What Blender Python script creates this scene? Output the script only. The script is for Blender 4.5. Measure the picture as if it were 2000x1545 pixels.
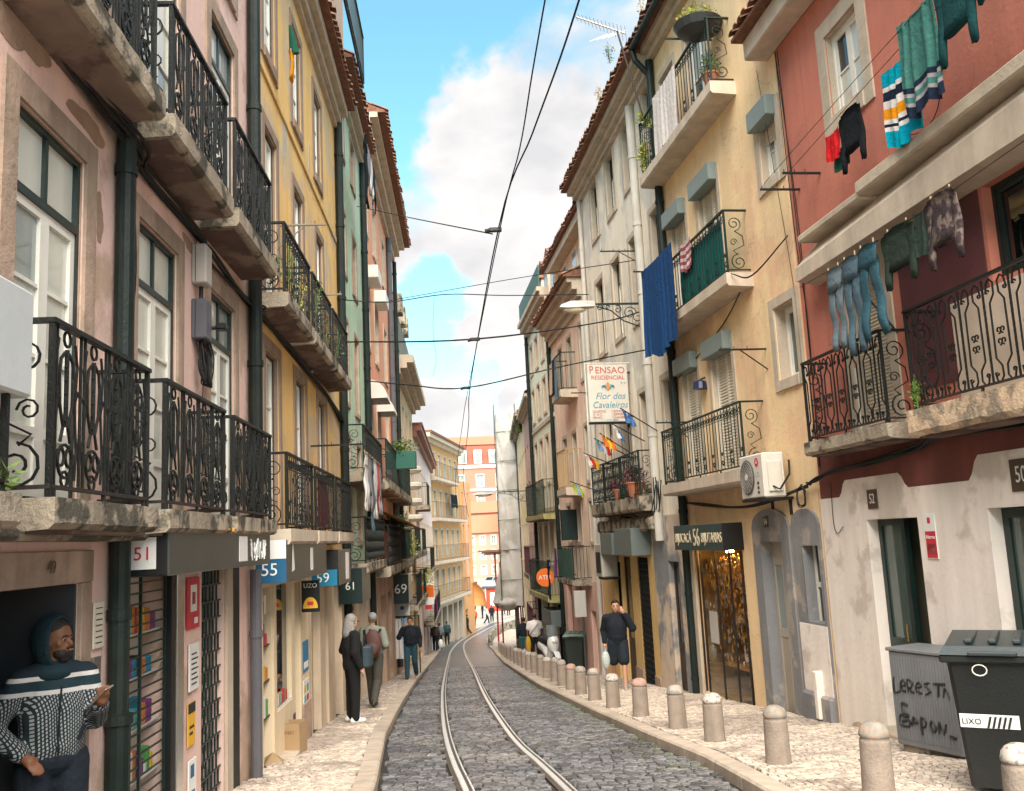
import bpy, math, random
from math import sin, cos, pi, radians
from mathutils import Vector, Matrix
for _o in list(bpy.data.objects): bpy.data.objects.remove(_o)
sc = bpy.context.scene; C = sc.collection
R = random.Random(7)
# ---------------------------------------------------------------- camera
FOC = 1800.0
up = Vector((-570 / FOC, (FOC * FOC / 278) / FOC, -1)).normalized()
fw = Vector((0, 0, -1)); fw = (fw - up * fw.dot(up)).normalized(); rt = fw.cross(up)
cam = bpy.data.objects.new('camera', bpy.data.cameras.new('camera')); C.objects.link(cam)
cam.data.sensor_width = 36; cam.data.lens = FOC / 2000 * 36; cam.data.clip_end = 3000; cam.data.clip_start = .05
cam.matrix_world = Matrix((rt, fw, up)).to_4x4()
sc.camera = cam
# ---------------------------------------------------------------- light
SUN_EL, SUN_AZ = 50, 175            # degrees; azimuth clockwise from +Y
wd = bpy.data.worlds.new('World'); sc.world = wd; wd.use_nodes = True
N = wd.node_tree.nodes; Lk = wd.node_tree.links; N.clear()
def wn(t, **k):
    n = N.new(t)
    for a, b in k.items(): setattr(n, a, b)
    return n
sky = wn('ShaderNodeTexSky', sky_type='NISHITA', sun_disc=False, sun_elevation=radians(SUN_EL), sun_rotation=radians(SUN_AZ), air_density=1.0, dust_density=.6, ozone_density=1.6)
tc = wn('ShaderNodeTexCoord')
mp = wn('ShaderNodeMapping'); mp.inputs['Scale'].default_value = (1, 1, 1.7); mp.inputs['Location'].default_value = (.35, .1, .12)
Lk.new(tc.outputs['Generated'], mp.inputs[0])
n1 = wn('ShaderNodeTexNoise'); n1.inputs['Scale'].default_value = 2.6; n1.inputs['Detail'].default_value = 9; n1.inputs['Roughness'].default_value = .56; n1.inputs['Distortion'].default_value = .25
Lk.new(mp.outputs[0], n1.inputs['Vector'])
n2 = wn('ShaderNodeTexNoise'); n2.inputs['Scale'].default_value = 9; n2.inputs['Detail'].default_value = 6
Lk.new(mp.outputs[0], n2.inputs['Vector'])
def px_dir(px, py):
    return (rt * 0 + Vector((0, 0, 0))) if px is None else (Matrix((rt, fw, up)) @ Vector(((px - 1000) / FOC, -(py - 772.5) / FOC, -1))).normalized()
def math_(op, a, b=None):
    m = wn('ShaderNodeMath', operation=op)
    for i, q in enumerate((a, b)):
        if q is None: continue
        if isinstance(q, (int, float)): m.inputs[i].default_value = q
        else: Lk.new(q, m.inputs[i])
    return m.outputs[0]
nrm = wn('ShaderNodeVectorMath', operation='NORMALIZE'); wv = wn('ShaderNodeVectorMath', operation='MULTIPLY_ADD'); wv.inputs[1].default_value = (.2, .2, .2); n3 = wn('ShaderNodeTexNoise'); n3.inputs['Scale'].default_value = 12; n3.inputs['Detail'].default_value = 7; Lk.new(tc.outputs['Generated'], n3.inputs['Vector']); Lk.new(n3.outputs['Color'], wv.inputs[0]); Lk.new(tc.outputs['Generated'], wv.inputs[2]); nm_ = wn('ShaderNodeVectorMath', operation='SUBTRACT'); Lk.new(wv.outputs[0], nm_.inputs[0]); nm_.inputs[1].default_value = (.1, .1, .1); Lk.new(nm_.outputs[0], nrm.inputs[0])
def blob(el, az, rad, amp):   # a soft cloud bank (or clearing) round one direction of the sky
    d = Vector((sin(radians(az)) * cos(radians(el)), cos(radians(az)) * cos(radians(el)), sin(radians(el))))
    dt = wn('ShaderNodeVectorMath', operation='DISTANCE'); Lk.new(nrm.outputs[0], dt.inputs[0]); dt.inputs[1].default_value = d
    mr = wn('ShaderNodeMapRange', interpolation_type='SMOOTHSTEP'); Lk.new(dt.outputs['Value'], mr.inputs[0])
    mr.inputs[1].default_value = 0; mr.inputs[2].default_value = rad; mr.inputs[3].default_value = amp; mr.inputs[4].default_value = 0
    return mr.outputs[0]
acc = n1.outputs[0]
BLOBS = [(19, 0, .20, .34), (22, 4, .13, .2), (28, -10, .13, -.34), (33, -3, .12, -.30), (35, 3, .16, -.12), (11.5, -4.2, .055, -.42), (14.8, -6, .06, -.3), (5, -4, .12, .3), (8, -6, .07, .3), (15, -9, .1, .25), (13, 0, .08, .2), (13, -2, .05, -.1)]
for b_ in BLOBS: acc = math_('ADD', acc, blob(*b_))
cr = wn('ShaderNodeMapRange', interpolation_type='SMOOTHSTEP'); Lk.new(acc, cr.inputs[0]); cr.inputs[1].default_value = .44; cr.inputs[2].default_value = .60
ccol = wn('ShaderNodeMixRGB'); ccol.inputs[1].default_value = (2.05, 2.03, 2.08, 1); ccol.inputs[2].default_value = (2.7, 2.62, 2.56, 1)
cs = wn('ShaderNodeMapRange'); Lk.new(n2.outputs[0], cs.inputs[0]); cs.inputs[1].default_value = .35; cs.inputs[2].default_value = .6
Lk.new(cs.outputs[0], ccol.inputs[0])
tint = wn('ShaderNodeMixRGB', blend_type='MULTIPLY'); tint.inputs[0].default_value = 1; tint.inputs[2].default_value = (.72, 1.05, .86, 1)
Lk.new(sky.outputs[0], tint.inputs[1])
sm = wn('ShaderNodeMixRGB'); Lk.new(cr.outputs[0], sm.inputs[0]); Lk.new(tint.outputs[0], sm.inputs[1]); Lk.new(ccol.outputs[0], sm.inputs[2])
bg = wn('ShaderNodeBackground'); bg.inputs[1].default_value = .05; Lk.new(sm.outputs[0], bg.inputs[0])
wo = wn('ShaderNodeOutputWorld'); Lk.new(bg.outputs[0], wo.inputs[0])
sun = bpy.data.objects.new('sun', bpy.data.lights.new('sun', 'SUN')); C.objects.link(sun)
sun.data.energy = 1.5; sun.data.angle = radians(62); sun.data.color = (1, .89, .76)
sd = Vector((sin(radians(SUN_AZ)) * cos(radians(SUN_EL)), cos(radians(SUN_AZ)) * cos(radians(SUN_EL)), sin(radians(SUN_EL))))
sun.rotation_euler = (-sd).to_track_quat('-Z', 'Y').to_euler()
sc.view_settings.view_transform = 'Standard'; sc.view_settings.look = 'None'; sc.view_settings.gamma = 1
sc.view_settings.use_curve_mapping = False; sc.view_settings.exposure = 3.0
sc.render.engine = 'CYCLES'; sc.cycles.max_bounces = 7; sc.cycles.diffuse_bounces = 4; sc.cycles.use_denoising = True
# ---------------------------------------------------------------- materials
_m = {}
def mat(name, col, rough=.8, metal=0, var=.12, scale=2.5, streak=0, bump=.15, bscale=None, col2=None, mix2=.5, s2=1.2, island=0, emit=0, spec=.5, coat=0, dirt=None, cells=0, cracks=0):
    if name in _m: return _m[name]
    m = bpy.data.materials.new(name); m.use_nodes = True; nt = m.node_tree; n = nt.nodes; l = nt.links
    p = n['Principled BSDF']; p.inputs['Roughness'].default_value = rough; p.inputs['Metallic'].default_value = metal
    p.inputs['Specular IOR Level'].default_value = spec; p.inputs['Coat Weight'].default_value = coat
    t = n.new('ShaderNodeTexCoord'); co = t.outputs['Object']
    def noise(sc_, det=5, vec=None, ro=.6):
        q = n.new('ShaderNodeTexNoise'); q.inputs['Scale'].default_value = sc_; q.inputs['Detail'].default_value = det; q.inputs['Roughness'].default_value = ro
        l.new(vec or co, q.inputs['Vector']); return q.outputs[0]
    def mr(v, a, b, c, d):
        q = n.new('ShaderNodeMapRange'); l.new(v, q.inputs[0])
        for i, x in enumerate((a, b, c, d)): q.inputs[i + 1].default_value = x
        return q.outputs[0]
    def mul(c, f):
        q = n.new('ShaderNodeVectorMath'); q.operation = 'SCALE'; l.new(c, q.inputs[0]); l.new(f, q.inputs[3]); return q.outputs[0]
    rgb = n.new('ShaderNodeRGB'); rgb.outputs[0].default_value = (*col, 1); cur = rgb.outputs[0]
    if col2:
        mx = n.new('ShaderNodeMixRGB'); l.new(mr(noise(s2, 7), .56 - mix2 * .16, .60 - mix2 * .1, 0, 1), mx.inputs[0]); l.new(cur, mx.inputs[1]); mx.inputs[2].default_value = (*col2, 1); cur = mx.outputs[0]
    if dirt:
        mx = n.new('ShaderNodeMixRGB'); l.new(mr(noise(.9, 9, ro=.7), .5, .72, 0, dirt[3]), mx.inputs[0]); l.new(cur, mx.inputs[1]); mx.inputs[2].default_value = (*dirt[:3], 1); cur = mx.outputs[0]
    if var: cur = mul(cur, mr(noise(scale, 8), .25, .75, 1 - var, 1 + var))
    if streak:
        mpn = n.new('ShaderNodeMapping'); mpn.inputs['Scale'].default_value = (2.2, 2.2, .3); l.new(co, mpn.inputs[0])
        cur = mul(cur, mr(noise(1.6, 6, mpn.outputs[0]), .35, .62, 1 - streak, 1.04))
    if cracks:
        mpc = n.new('ShaderNodeVectorMath'); mpc.operation = 'MULTIPLY_ADD'; nq = n.new('ShaderNodeTexNoise'); nq.inputs['Scale'].default_value = 3; nq.inputs['Detail'].default_value = 6; l.new(co, nq.inputs['Vector']); l.new(nq.outputs['Color'], mpc.inputs[0]); mpc.inputs[1].default_value = (.5, .5, .5); l.new(co, mpc.inputs[2])
        vo = n.new('ShaderNodeTexVoronoi'); vo.feature = 'DISTANCE_TO_EDGE'; vo.inputs['Scale'].default_value = .8; l.new(mpc.outputs[0], vo.inputs['Vector']); ck = mr(vo.outputs['Distance'], .0, .009, 1, 0); mk_ = mr(noise(.9, 3), .48, .58, 0, cracks)
        a_ = n.new('ShaderNodeMath'); a_.operation = 'MULTIPLY'; l.new(ck, a_.inputs[0]); l.new(mk_, a_.inputs[1]); s_ = n.new('ShaderNodeMath'); s_.operation = 'SUBTRACT'; s_.inputs[0].default_value = 1; l.new(a_.outputs[0], s_.inputs[1]); cur = mul(cur, s_.outputs[0])
        mpd = n.new('ShaderNodeMapping'); mpd.inputs['Scale'].default_value = (9, 9, .22); l.new(co, mpd.inputs[0]); cur = mul(cur, mr(noise(1.3, 4, mpd.outputs[0]), .58, .72, 1, .82))
    if cells:
        vo = n.new('ShaderNodeTexVoronoi'); vo.feature = 'DISTANCE_TO_EDGE'; vo.inputs['Scale'].default_value = cells; l.new(co, vo.inputs['Vector']); ce = mr(vo.outputs['Distance'], .02, .16, .35, 1.12); cur = mul(cur, ce)
        v2 = n.new('ShaderNodeTexVoronoi'); v2.inputs['Scale'].default_value = cells; l.new(co, v2.inputs['Vector']); sx_ = n.new('ShaderNodeSeparateColor'); l.new(v2.outputs['Color'], sx_.inputs[0]); cur = mul(cur, mr(sx_.outputs[0], 0, 1, .5, 1.55))
    if island:
        g = n.new('ShaderNodeNewGeometry'); oi = n.new('ShaderNodeObjectInfo')
        a = n.new('ShaderNodeMath'); l.new(g.outputs['Random Per Island'], a.inputs[0]); l.new(oi.outputs['Random'], a.inputs[1])
        f = n.new('ShaderNodeMath'); f.operation = 'FRACT'; l.new(a.outputs[0], f.inputs[0])
        cur = mul(cur, mr(f.outputs[0], 0, 1, 1 - island, 1 + island))
    l.new(cur, p.inputs['Base Color'])
    if bump:
        b = n.new('ShaderNodeBump'); b.inputs['Strength'].default_value = bump; b.inputs['Distance'].default_value = .02
        l.new(noise(bscale or scale * 8, 6), b.inputs['Height']); l.new(b.outputs[0], p.inputs['Normal'])
    if emit: p.inputs['Emission Color'].default_value = (*col, 1); p.inputs['Emission Strength'].default_value = emit
    _m[name] = m; return m
def plaster(name, col, col2=None, mix2=.3, streak=.16, dirt=.5): return mat(name, col, .88, var=.06, scale=1.1, streak=streak, bump=.35, bscale=18, col2=col2, mix2=mix2, s2=.7, spec=.2, dirt=(.30, .25, .21, dirt), cracks=.28)
STONE = mat('stone', (.44, .32, .25), .85, var=.2, scale=3, streak=.25, bump=.5, bscale=25, col2=(.33, .25, .19), spec=.2)
STONE_P = mat('pale_stone', (.52, .44, .35), .85, var=.15, scale=3, streak=.18, bump=.4, bscale=25, spec=.2)
CONC = mat('old_concrete', (.38, .32, .25), .92, var=.3, scale=4, streak=.3, bump=.9, bscale=40, col2=(.11, .10, .08), mix2=.35, s2=3, spec=.15)
SOFF = mat('dark_brown_soffit', (.13, .085, .075), .9, var=.3, scale=3, bump=.3, bscale=12, col2=(.22, .16, .13), mix2=.4, s2=2, spec=.15)  # balcony undersides, coloured darker brown than the slab edges
SLABP = mat('rendered_slab', (.56, .47, .38), .9, var=.14, scale=3, streak=.18, bump=.3, bscale=14, spec=.15)
IRON = mat('painted_iron', (.006, .008, .008), .5, spec=.3, var=.3, scale=20, bump=.4, bscale=60)
IRON_G = mat('green_iron', (.006, .020, .016), .5, spec=.3, var=.3, scale=14, bump=.3, bscale=50)
RUST = mat('rusty_iron', (.022, .013, .010), .75, var=.4, scale=20, bump=.5, bscale=60)
PIPE_G = mat('green_pipe', (.010, .019, .017), .5, spec=.3, var=.3, scale=4, streak=.3, bump=.25, bscale=30, dirt=(.05, .045, .04, .5))
PIPE_GR = mat('grey_pipe', (.10, .10, .115), .5, var=.15, scale=4, bump=.1)
WHITE = mat('white_paint', (.74, .72, .66), .5, var=.07, scale=4, streak=.08, bump=.1)
GREEN_F = mat('dark_green_paint', (.006, .021, .020), .4, var=.2, scale=6, bump=.15)
BLACK = mat('black_metal', (.004, .0045, .005), .5, var=.2, scale=8, bump=.1)
BROWN = mat('brown_wood', (.05, .03, .02), .6, var=.25, scale=8, streak=.2, bump=.3)
TILE = mat('terracotta', (.23, .12, .08), .85, var=.25, scale=6, bump=.5, bscale=20, island=.35, col2=(.16, .11, .075), mix2=.2, s2=5, spec=.2)
def glass(name, col, rough=.04, v=.2): 
    return mat(name, col, rough, var=v, scale=.9, bump=.03, bscale=1.3, spec=.8)
GL_B = glass('glass_pale_sky_curtain', (.56, .57, .51)); GL_M = glass('glass_over_blind', (.25, .29, .285)); GL_D = glass('glass_dark', (.006, .008, .009)); GL_G = glass('glass_greenish', (.07, .10, .09))  # palest pane colour has bright sky reflection painted in, besides curtain
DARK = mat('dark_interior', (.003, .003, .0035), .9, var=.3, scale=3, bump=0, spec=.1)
CABLE = mat('black_cable', (.004, .004, .004), .7, var=0, bump=0)
# ---------------------------------------------------------------- mesh helpers
class MB:
    def __init__(s): s.v = []; s.f = []
    def add(s, vs, fs):
        k = len(s.v); s.v += [tuple(q) for q in vs]; s.f += [tuple(i + k for i in f) for f in fs]; return s
    def box(s, x0, x1, y0, y1, z0, z1):
        return s.add([(x0, y0, z0), (x1, y0, z0), (x1, y1, z0), (x0, y1, z0), (x0, y0, z1), (x1, y0, z1), (x1, y1, z1), (x0, y1, z1)],
                     [(3, 2, 1, 0), (4, 5, 6, 7), (0, 1, 5, 4), (1, 2, 6, 5), (2, 3, 7, 6), (3, 0, 4, 7)])
    def bbox(s, x0, x1, y0, y1, z0, z1, b=.006):       # box with chamfered edges
        if min(x1 - x0, y1 - y0, z1 - z0) <= 2.2 * b: return s.box(x0, x1, y0, y1, z0, z1)
        bm_v = []; idx = {}
        X = (x0, x1); Y = (y0, y1); Z = (z0, z1); sg = (1, -1)
        for i in (0, 1):
            for j in (0, 1):
                for k in (0, 1):
                    for a in range(3):
                        d = [b * sg[i], b * sg[j], b * sg[k]]; d[a] = 0
                        idx[i, j, k, a] = len(bm_v); bm_v.append((X[i] + d[0], Y[j] + d[1], Z[k] + d[2]))
        F = []
        for a in range(3):
            o = [q for q in range(3) if q != a]
            for e in (0, 1):
                loop = []
                for (p, q) in ((0, 0), (1, 0), (1, 1), (0, 1)):
                    c = [0, 0, 0]; c[a] = e; c[o[0]] = p; c[o[1]] = q; loop.append(idx[(*c, a)])
                F.append(loop if (e == 1) == (a != 1) else loop[::-1])
        for a in range(3):
            o = [q for q in range(3) if q != a]
            for p in (0, 1):
                for q in (0, 1):
                    c0 = [0, 0, 0]; c0[o[0]] = p; c0[o[1]] = q; c1 = list(c0); c1[a] = 1
                    F.append([idx[(*c0, o[0])], idx[(*c1, o[0])], idx[(*c1, o[1])], idx[(*c0, o[1])]])
        for i in (0, 1):
            for j in (0, 1):
                for k in (0, 1): F.append([idx[i, j, k, 0], idx[i, j, k, 1], idx[i, j, k, 2]])
        return s.add(bm_v, F)
    def quad(s, a, b, c, d): return s.add([a, b, c, d], [(0, 1, 2, 3)])
    def tube(s, path, r, n=6, closed=False, caps=True):
        P = [Vector(p) for p in path]; m = len(P); rr = r if isinstance(r, (list, tuple)) else [r] * m
        vs = []; ref = None
        for i, p in enumerate(P):
            a = P[i - 1] if (i or closed) else p; b = P[(i + 1) % m] if (i < m - 1 or closed) else p
            t = b - a
            if t.length < 1e-9: t = Vector((0, 0, 1))
            t.normalize()
            if ref is None: ref = Vector((0, 0, 1)) if abs(t.z) < .9 else Vector((1, 0, 0))
            u = t.cross(ref)
            if u.length < 1e-4: u = t.cross(Vector((1, .3, .2)))
            u.normalize(); w = u.cross(t).normalized(); ref = w
            for k in range(n):
                an = 2 * pi * k / n + pi / 4
                vs.append(p + (u * cos(an) + w * sin(an)) * rr[i])
        fs = []
        for i in range(m if closed else m - 1):
            for k in range(n):
                a = i * n + k; b = i * n + (k + 1) % n; c = ((i + 1) % m) * n + (k + 1) % n; d = ((i + 1) % m) * n + k
                fs.append((a, b, c, d))
        if caps and not closed: fs += [tuple(range(n))[::-1], tuple((m - 1) * n + k for k in range(n))]
        return s.add(vs, fs)
    def lathe(s, prof, n=16, c=(0, 0, 0)):
        vs = []; fs = []
        for r, z in prof:
            for k in range(n): a = 2 * pi * k / n; vs.append((c[0] + r * cos(a), c[1] + r * sin(a), c[2] + z))
        for i in range(len(prof) - 1):
            for k in range(n): fs.append((i * n + k, i * n + (k + 1) % n, (i + 1) * n + (k + 1) % n, (i + 1) * n + k))
        fs += [tuple(range(n))[::-1], tuple((len(prof) - 1) * n + k for k in range(n))]
        return s.add(vs, fs)
    def ball(s, c, r, n=12, m=8):
        rx, ry, rz = r if isinstance(r, (tuple, list)) else (r, r, r)
        vs = [(c[0], c[1], c[2] - rz)]; fs = []
        for i in range(1, m):
            th = pi * i / m
            for k in range(n): a = 2 * pi * k / n; vs.append((c[0] + rx * sin(th) * cos(a), c[1] + ry * sin(th) * sin(a), c[2] - rz * cos(th)))
        vs.append((c[0], c[1], c[2] + rz)); T = len(vs) - 1
        for k in range(n): fs.append((0, 1 + (k + 1) % n, 1 + k)); fs.append((T, 1 + (m - 2) * n + k, 1 + (m - 2) * n + (k + 1) % n))
        for i in range(m - 2):
            for k in range(n): a = 1 + i * n; fs.append((a + k, a + (k + 1) % n, a + n + (k + 1) % n, a + n + k))
        return s.add(vs, fs)
    def capsule(s, a, b, ra, rb=None, n=12):
        rb = ra if rb is None else rb; a = Vector(a); b = Vector(b); t = (b - a); L = t.length or 1e-6; t /= L
        ref = Vector((0, 0, 1)) if abs(t.z) < .9 else Vector((1, 0, 0)); u = t.cross(ref).normalized(); w = u.cross(t)
        rings = [(a - t * ra * cos(q), ra * sin(q)) for q in (.15, .6, 1.1, 1.57)] + [(b + t * rb * cos(q), rb * sin(q)) for q in (1.57, 1.1, .6, .15)]
        vs = []; fs = []
        for c, r in rings:
            for k in range(n): an = 2 * pi * k / n; vs.append(c + (u * cos(an) + w * sin(an)) * r)
        for i in range(7):
            for k in range(n): fs.append((i * n + k, i * n + (k + 1) % n, (i + 1) * n + (k + 1) % n, (i + 1) * n + k))
        fs += [tuple(range(n))[::-1], tuple(7 * n + k for k in range(n))]
        return s.add(vs, fs)
    def sheet(s, fn, nu, nv):
        vs = [fn(i / nu, j / nv) for j in range(nv + 1) for i in range(nu + 1)]
        return s.add(vs, [(j * (nu + 1) + i, j * (nu + 1) + i + 1, (j + 1) * (nu + 1) + i + 1, (j + 1) * (nu + 1) + i) for j in range(nv) for i in range(nu)])
    def poly(s, pts, y0, y1):        # outline in x,z extruded along y
        n = len(pts); vs = [(x, y0, z) for x, z in pts] + [(x, y1, z) for x, z in pts]
        return s.add(vs, [tuple(range(n)), tuple(range(n, 2 * n))[::-1]] + [(i, i + n, (i + 1) % n + n, (i + 1) % n) for i in range(n)])
    def mesh(s, name, m=None, smooth=False):
        me = bpy.data.meshes.new(name); me.from_pydata(s.v, [], s.f)
        if m: me.materials.append(m)
        if smooth: me.polygons.foreach_set('use_smooth', [True] * len(me.polygons))
        me.update(); return me
def obj(name, data, m=None, parent=None, loc=(0, 0, 0), rz=0, smooth=False, **tags):
    if isinstance(data, MB): data = data.mesh(name, m, smooth)
    o = bpy.data.objects.new(name, data); C.objects.link(o); o.location = loc
    if isinstance(rz, (tuple, list)): o.rotation_euler = rz
    elif rz: o.rotation_euler = (0, 0, rz)
    if parent: o.parent = parent
    for k, v in tags.items():
        if v: o[k] = v
    return o
def thing(name, label, cat, loc=(0, 0, 0), rz=0, group=None):
    return obj(name, None, loc=loc, rz=rz, label=label, category=cat, group=group)
def gz(y):
    if y < 62: return -1.51 - .09 * y
    t = min(y, 95) - 62
    return -7.09 - .09 * t + .08 * t * t / 66
def lerp_line(L_, y):
    for (x0, y0), (x1, y1) in zip(L_, L_[1:]):
        if y <= y1: return x0 + (x1 - x0) * (y - y0) / (y1 - y0)
    return L_[-1][0]
def smooth_line(pts, step=1.0):       # Catmull-Rom through plan points
    P = [Vector(p) for p in pts]; P = [P[0] * 2 - P[1]] + P + [P[-1] * 2 - P[-2]]; out = []
    for i in range(1, len(P) - 2):
        n = max(2, int((P[i + 1] - P[i]).length / step))
        for k in range(n):
            t = k / n; a, b, c, d = P[i - 1:i + 3]
            out.append(.5 * ((2 * b) + (c - a) * t + (2 * a - 5 * b + 4 * c - d) * t * t + (3 * b - a - 3 * c + d) * t ** 3))
    out.append(P[-2]); return out
PEND = []         # text and body surfaces, turned into meshes in one go at the end
def finish():
    dg = bpy.context.evaluated_depsgraph_get()
    for tmp, me, m, mt in PEND:
        q = bpy.data.meshes.new_from_object(tmp.evaluated_get(dg)); q.name = me.name; q.materials.clear(); q.materials.append(m)
        if mt: q.transform(mt)
        else: q.polygons.foreach_set('use_smooth', [True] * len(q.polygons))
        me.user_remap(q)
    for tmp, *_ in PEND: bpy.data.objects.remove(tmp)
def text(s_, size, m, parent, loc, rot, ext=.003, align='CENTER', sx=1, label=None, shear=0):
    cu = bpy.data.curves.new('lettering', 'FONT'); cu.body = s_; cu.size = size; cu.extrude = ext; cu.align_x = align; cu.align_y = 'CENTER'; cu.shear = shear; cu.resolution_u = 3
    tmp = bpy.data.objects.new('tmp', cu); C.objects.link(tmp); me = bpy.data.meshes.new('lettering')
    PEND.append((tmp, me, m, Matrix.Diagonal((sx, 1, 1, 1)))); o = bpy.data.objects.new('lettering', me); C.objects.link(o); o.location = loc; o.rotation_euler = rot
    if parent: o.parent = parent
    return o
# ---------------------------------------------------------------- building kit
class Bld:
    def __init__(s, name, label, P0, P1, ua, ub, zb, cat='building', group=None):
        d = Vector((P1[0] - P0[0], P1[1] - P0[1])).normalized(); s.d = d; s.P0 = Vector(P0); s.ua = ua; s.ub = ub; s.zb = zb; s.ops = []
        b = s.P0 + d * ua
        s.root = thing(name, label, cat, (b.x, b.y, zb), math.atan2(d.y, d.x), group)
    def part(s, name, mb, m, parent=None, at=None, smooth=False, **k):
        # meshes are written in facade coordinates: x along the wall, -y towards the street, z height
        base = Vector((-s.ua, 0, -s.zb)) + Vector(at or (0, 0, 0))
        if parent is not None and parent is not s.root: base = Vector(at or (0, 0, 0)) if at is not None else Vector((0, 0, 0))
        return obj(name, mb, m, parent or s.root, base, 0, smooth, **k)
    def world(s, u, y, z):
        q = s.P0 + s.d * u; nn = Vector((-s.d.y, s.d.x)); q = q + nn * y
        return Vector((q.x, q.y, z))
    @property
    def rz(s): return math.atan2(s.d.y, s.d.x)
    def wall(s, m, z0, z1, depth=6, reveal=.2, name='wall', bands=()):
        mb = MB(); ops = s.ops
        us = sorted({s.ua, s.ub, *[round(q, 4) for o in ops for q in o[:2] if s.ua < q < s.ub]}); zs = sorted({z0, z1, *[round(q, 4) for o in ops for q in o[2:4] if z0 < q < z1]})
        for a, b in zip(us, us[1:]):
            for c, d in zip(zs, zs[1:]):
                uc, zc = (a + b) / 2, (c + d) / 2
                if any(o[0] < uc < o[1] and o[2] < zc < o[3] for o in ops): continue
                mb.quad((a, 0, c), (b, 0, c), (b, 0, d), (a, 0, d))
        for (a, b, c, d, rv) in ops:
            mb.quad((a, 0, c), (a, 0, d), (a, rv, d), (a, rv, c)); mb.quad((b, 0, c), (b, rv, c), (b, rv, d), (b, 0, d))
            mb.quad((a, 0, d), (b, 0, d), (b, rv, d), (a, rv, d)); mb.quad((a, 0, c), (a, rv, c), (b, rv, c), (b, 0, c))
        mb.quad((s.ua, 0, z0), (s.ua, 0, z1), (s.ua, depth, z1), (s.ua, depth, z0)); mb.quad((s.ub, 0, z0), (s.ub, depth, z0), (s.ub, depth, z1), (s.ub, 0, z1))
        mb.quad((s.ua, depth, z0), (s.ua, depth, z1), (s.ub, depth, z1), (s.ub, depth, z0)); mb.quad((s.ua, 0, z1), (s.ub, 0, z1), (s.ub, depth, z1), (s.ua, depth, z1))
        return s.part(name, mb, m)
    def window(s, u0, u1, z0, z1, of=GREEN_F, sm_=WHITE, gl=GL_B, leaves=2, rows=3, transom=0, panel=0, surround=STONE, sw=.12, rv=.16, fw=.05, panes=True, gls=None, name='window', sill=True):
        s.ops.append((u0, u1, z0, z1, rv + .05)); w, h = u1 - u0, z1 - z0
        f = MB(); t = .045
        f.box(0, t, rv - .04, rv + .04, 0, h); f.box(w - t, w, rv - .04, rv + .04, 0, h); f.box(t, w - t, rv - .04, rv + .04, h - t, h); f.box(t, w - t, rv - .04, rv + .04, 0, t)
        zt = h - t
        if transom:
            zt = h - transom; f.box(t, w - t, rv - .045, rv + .035, zt - .05, zt); f.box(w / 2 - .02, w / 2 + .02, rv - .03, rv + .03, zt, h - t)
        W = s.part(name, f, of, at=(u0, 0, z0))
        P = []
        if transom: P += [(t, w / 2 - .02, zt, h - t), (w / 2 + .02, w - t, zt, h - t)]; zt -= .05
        a = MB(); lw = (w - 2 * t) / leaves; y0, y1 = rv - .03, rv + .015
        for k in range(leaves):
            x0 = t + k * lw; x1 = x0 + lw; pz = t + panel * (zt - t)
            a.box(x0, x0 + fw, y0, y1, t, zt); a.box(x1 - fw, x1, y0, y1, t, zt); a.box(x0 + fw, x1 - fw, y0, y1, zt - fw, zt); a.box(x0 + fw, x1 - fw, y0, y1, t, t + fw)
            if panel: a.box(x0 + fw, x1 - fw, y0 + .015, y1, t + fw, pz); a.box(x0 + fw, x1 - fw, y0, y1, pz, pz + fw)
            zb_ = pz + fw if panel else t + fw; hh = (zt - fw - zb_) / rows
            for r in range(rows):
                if r: a.box(x0 + fw, x1 - fw, y0 + .005, y1, zb_ + r * hh - .012, zb_ + r * hh + .012)
                P.append((x0 + fw, x1 - fw, zb_ + r * hh + (.012 if r else 0), zb_ + (r + 1) * hh - (.012 if r < rows - 1 else 0)))
        s.part('sash', a, sm_, W)
        if panes:
            for (p, q, c, d) in P: s.part('pane', MB().box(p, q, rv - .008, rv + .008, c, d), R.choice(gls or [gl]), W)
        else:
            g = MB()
            for (p, q, c, d) in P: g.box(p, q, rv - .008, rv + .008, c, d)
            s.part('pane', g, R.choice(gls or [gl]), W)
        back = MB().box(.001, w - .001, rv + .045, rv + .05, .001, h - .001); s.part('dark_backing', back, DARK, W)  # near-black sheet behind the panes stands in for the unlit room
        if surround:
            q = MB(); e = -.022
            q.box(-sw, -.001, e, .01, -.0 if not sill else -sw, h + sw); q.box(w + .001, w + sw, e, .01, -.0 if not sill else -sw, h + sw); q.box(-.001, w + .001, e, .01, h + .001, h + sw)
            q.box(.0005, .01, .0101, rv - .041, 0, h - .011); q.box(w - .01, w - .0005, .0101, rv - .041, 0, h - .011); q.box(.0005, w - .0005, .0101, rv - .041, h - .0105, h - .0005)
            if sill: q.box(-.001, w + .001, e - .02, .01, -sw, -.001)
            s.part('surround', q, surround, W)
        return W
    def roller(s, W, u0, u1, z0, z1, frac=1, box=True, m=None, bm_=None):
        w, h = u1 - u0, z1 - z0; q = MB(); n = int(h * frac / .05)
        for k in range(n): z = h - k * .05; q.add([(.03, .10, z), (w - .03, .10, z), (w - .03, .085, z - .025), (.03, .085, z - .025), (w - .03, .10, z - .048), (.03, .10, z - .048)], [(0, 3, 2, 1), (3, 5, 4, 2)])
        s.part('roller_shutter', q, m or SHUT, W)
        if box: s.part('shutter_box', MB().bbox(-.04, w + .04, -.16, .05, h - .12, h + .18, .01), bm_ or BOXG, W)
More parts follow.
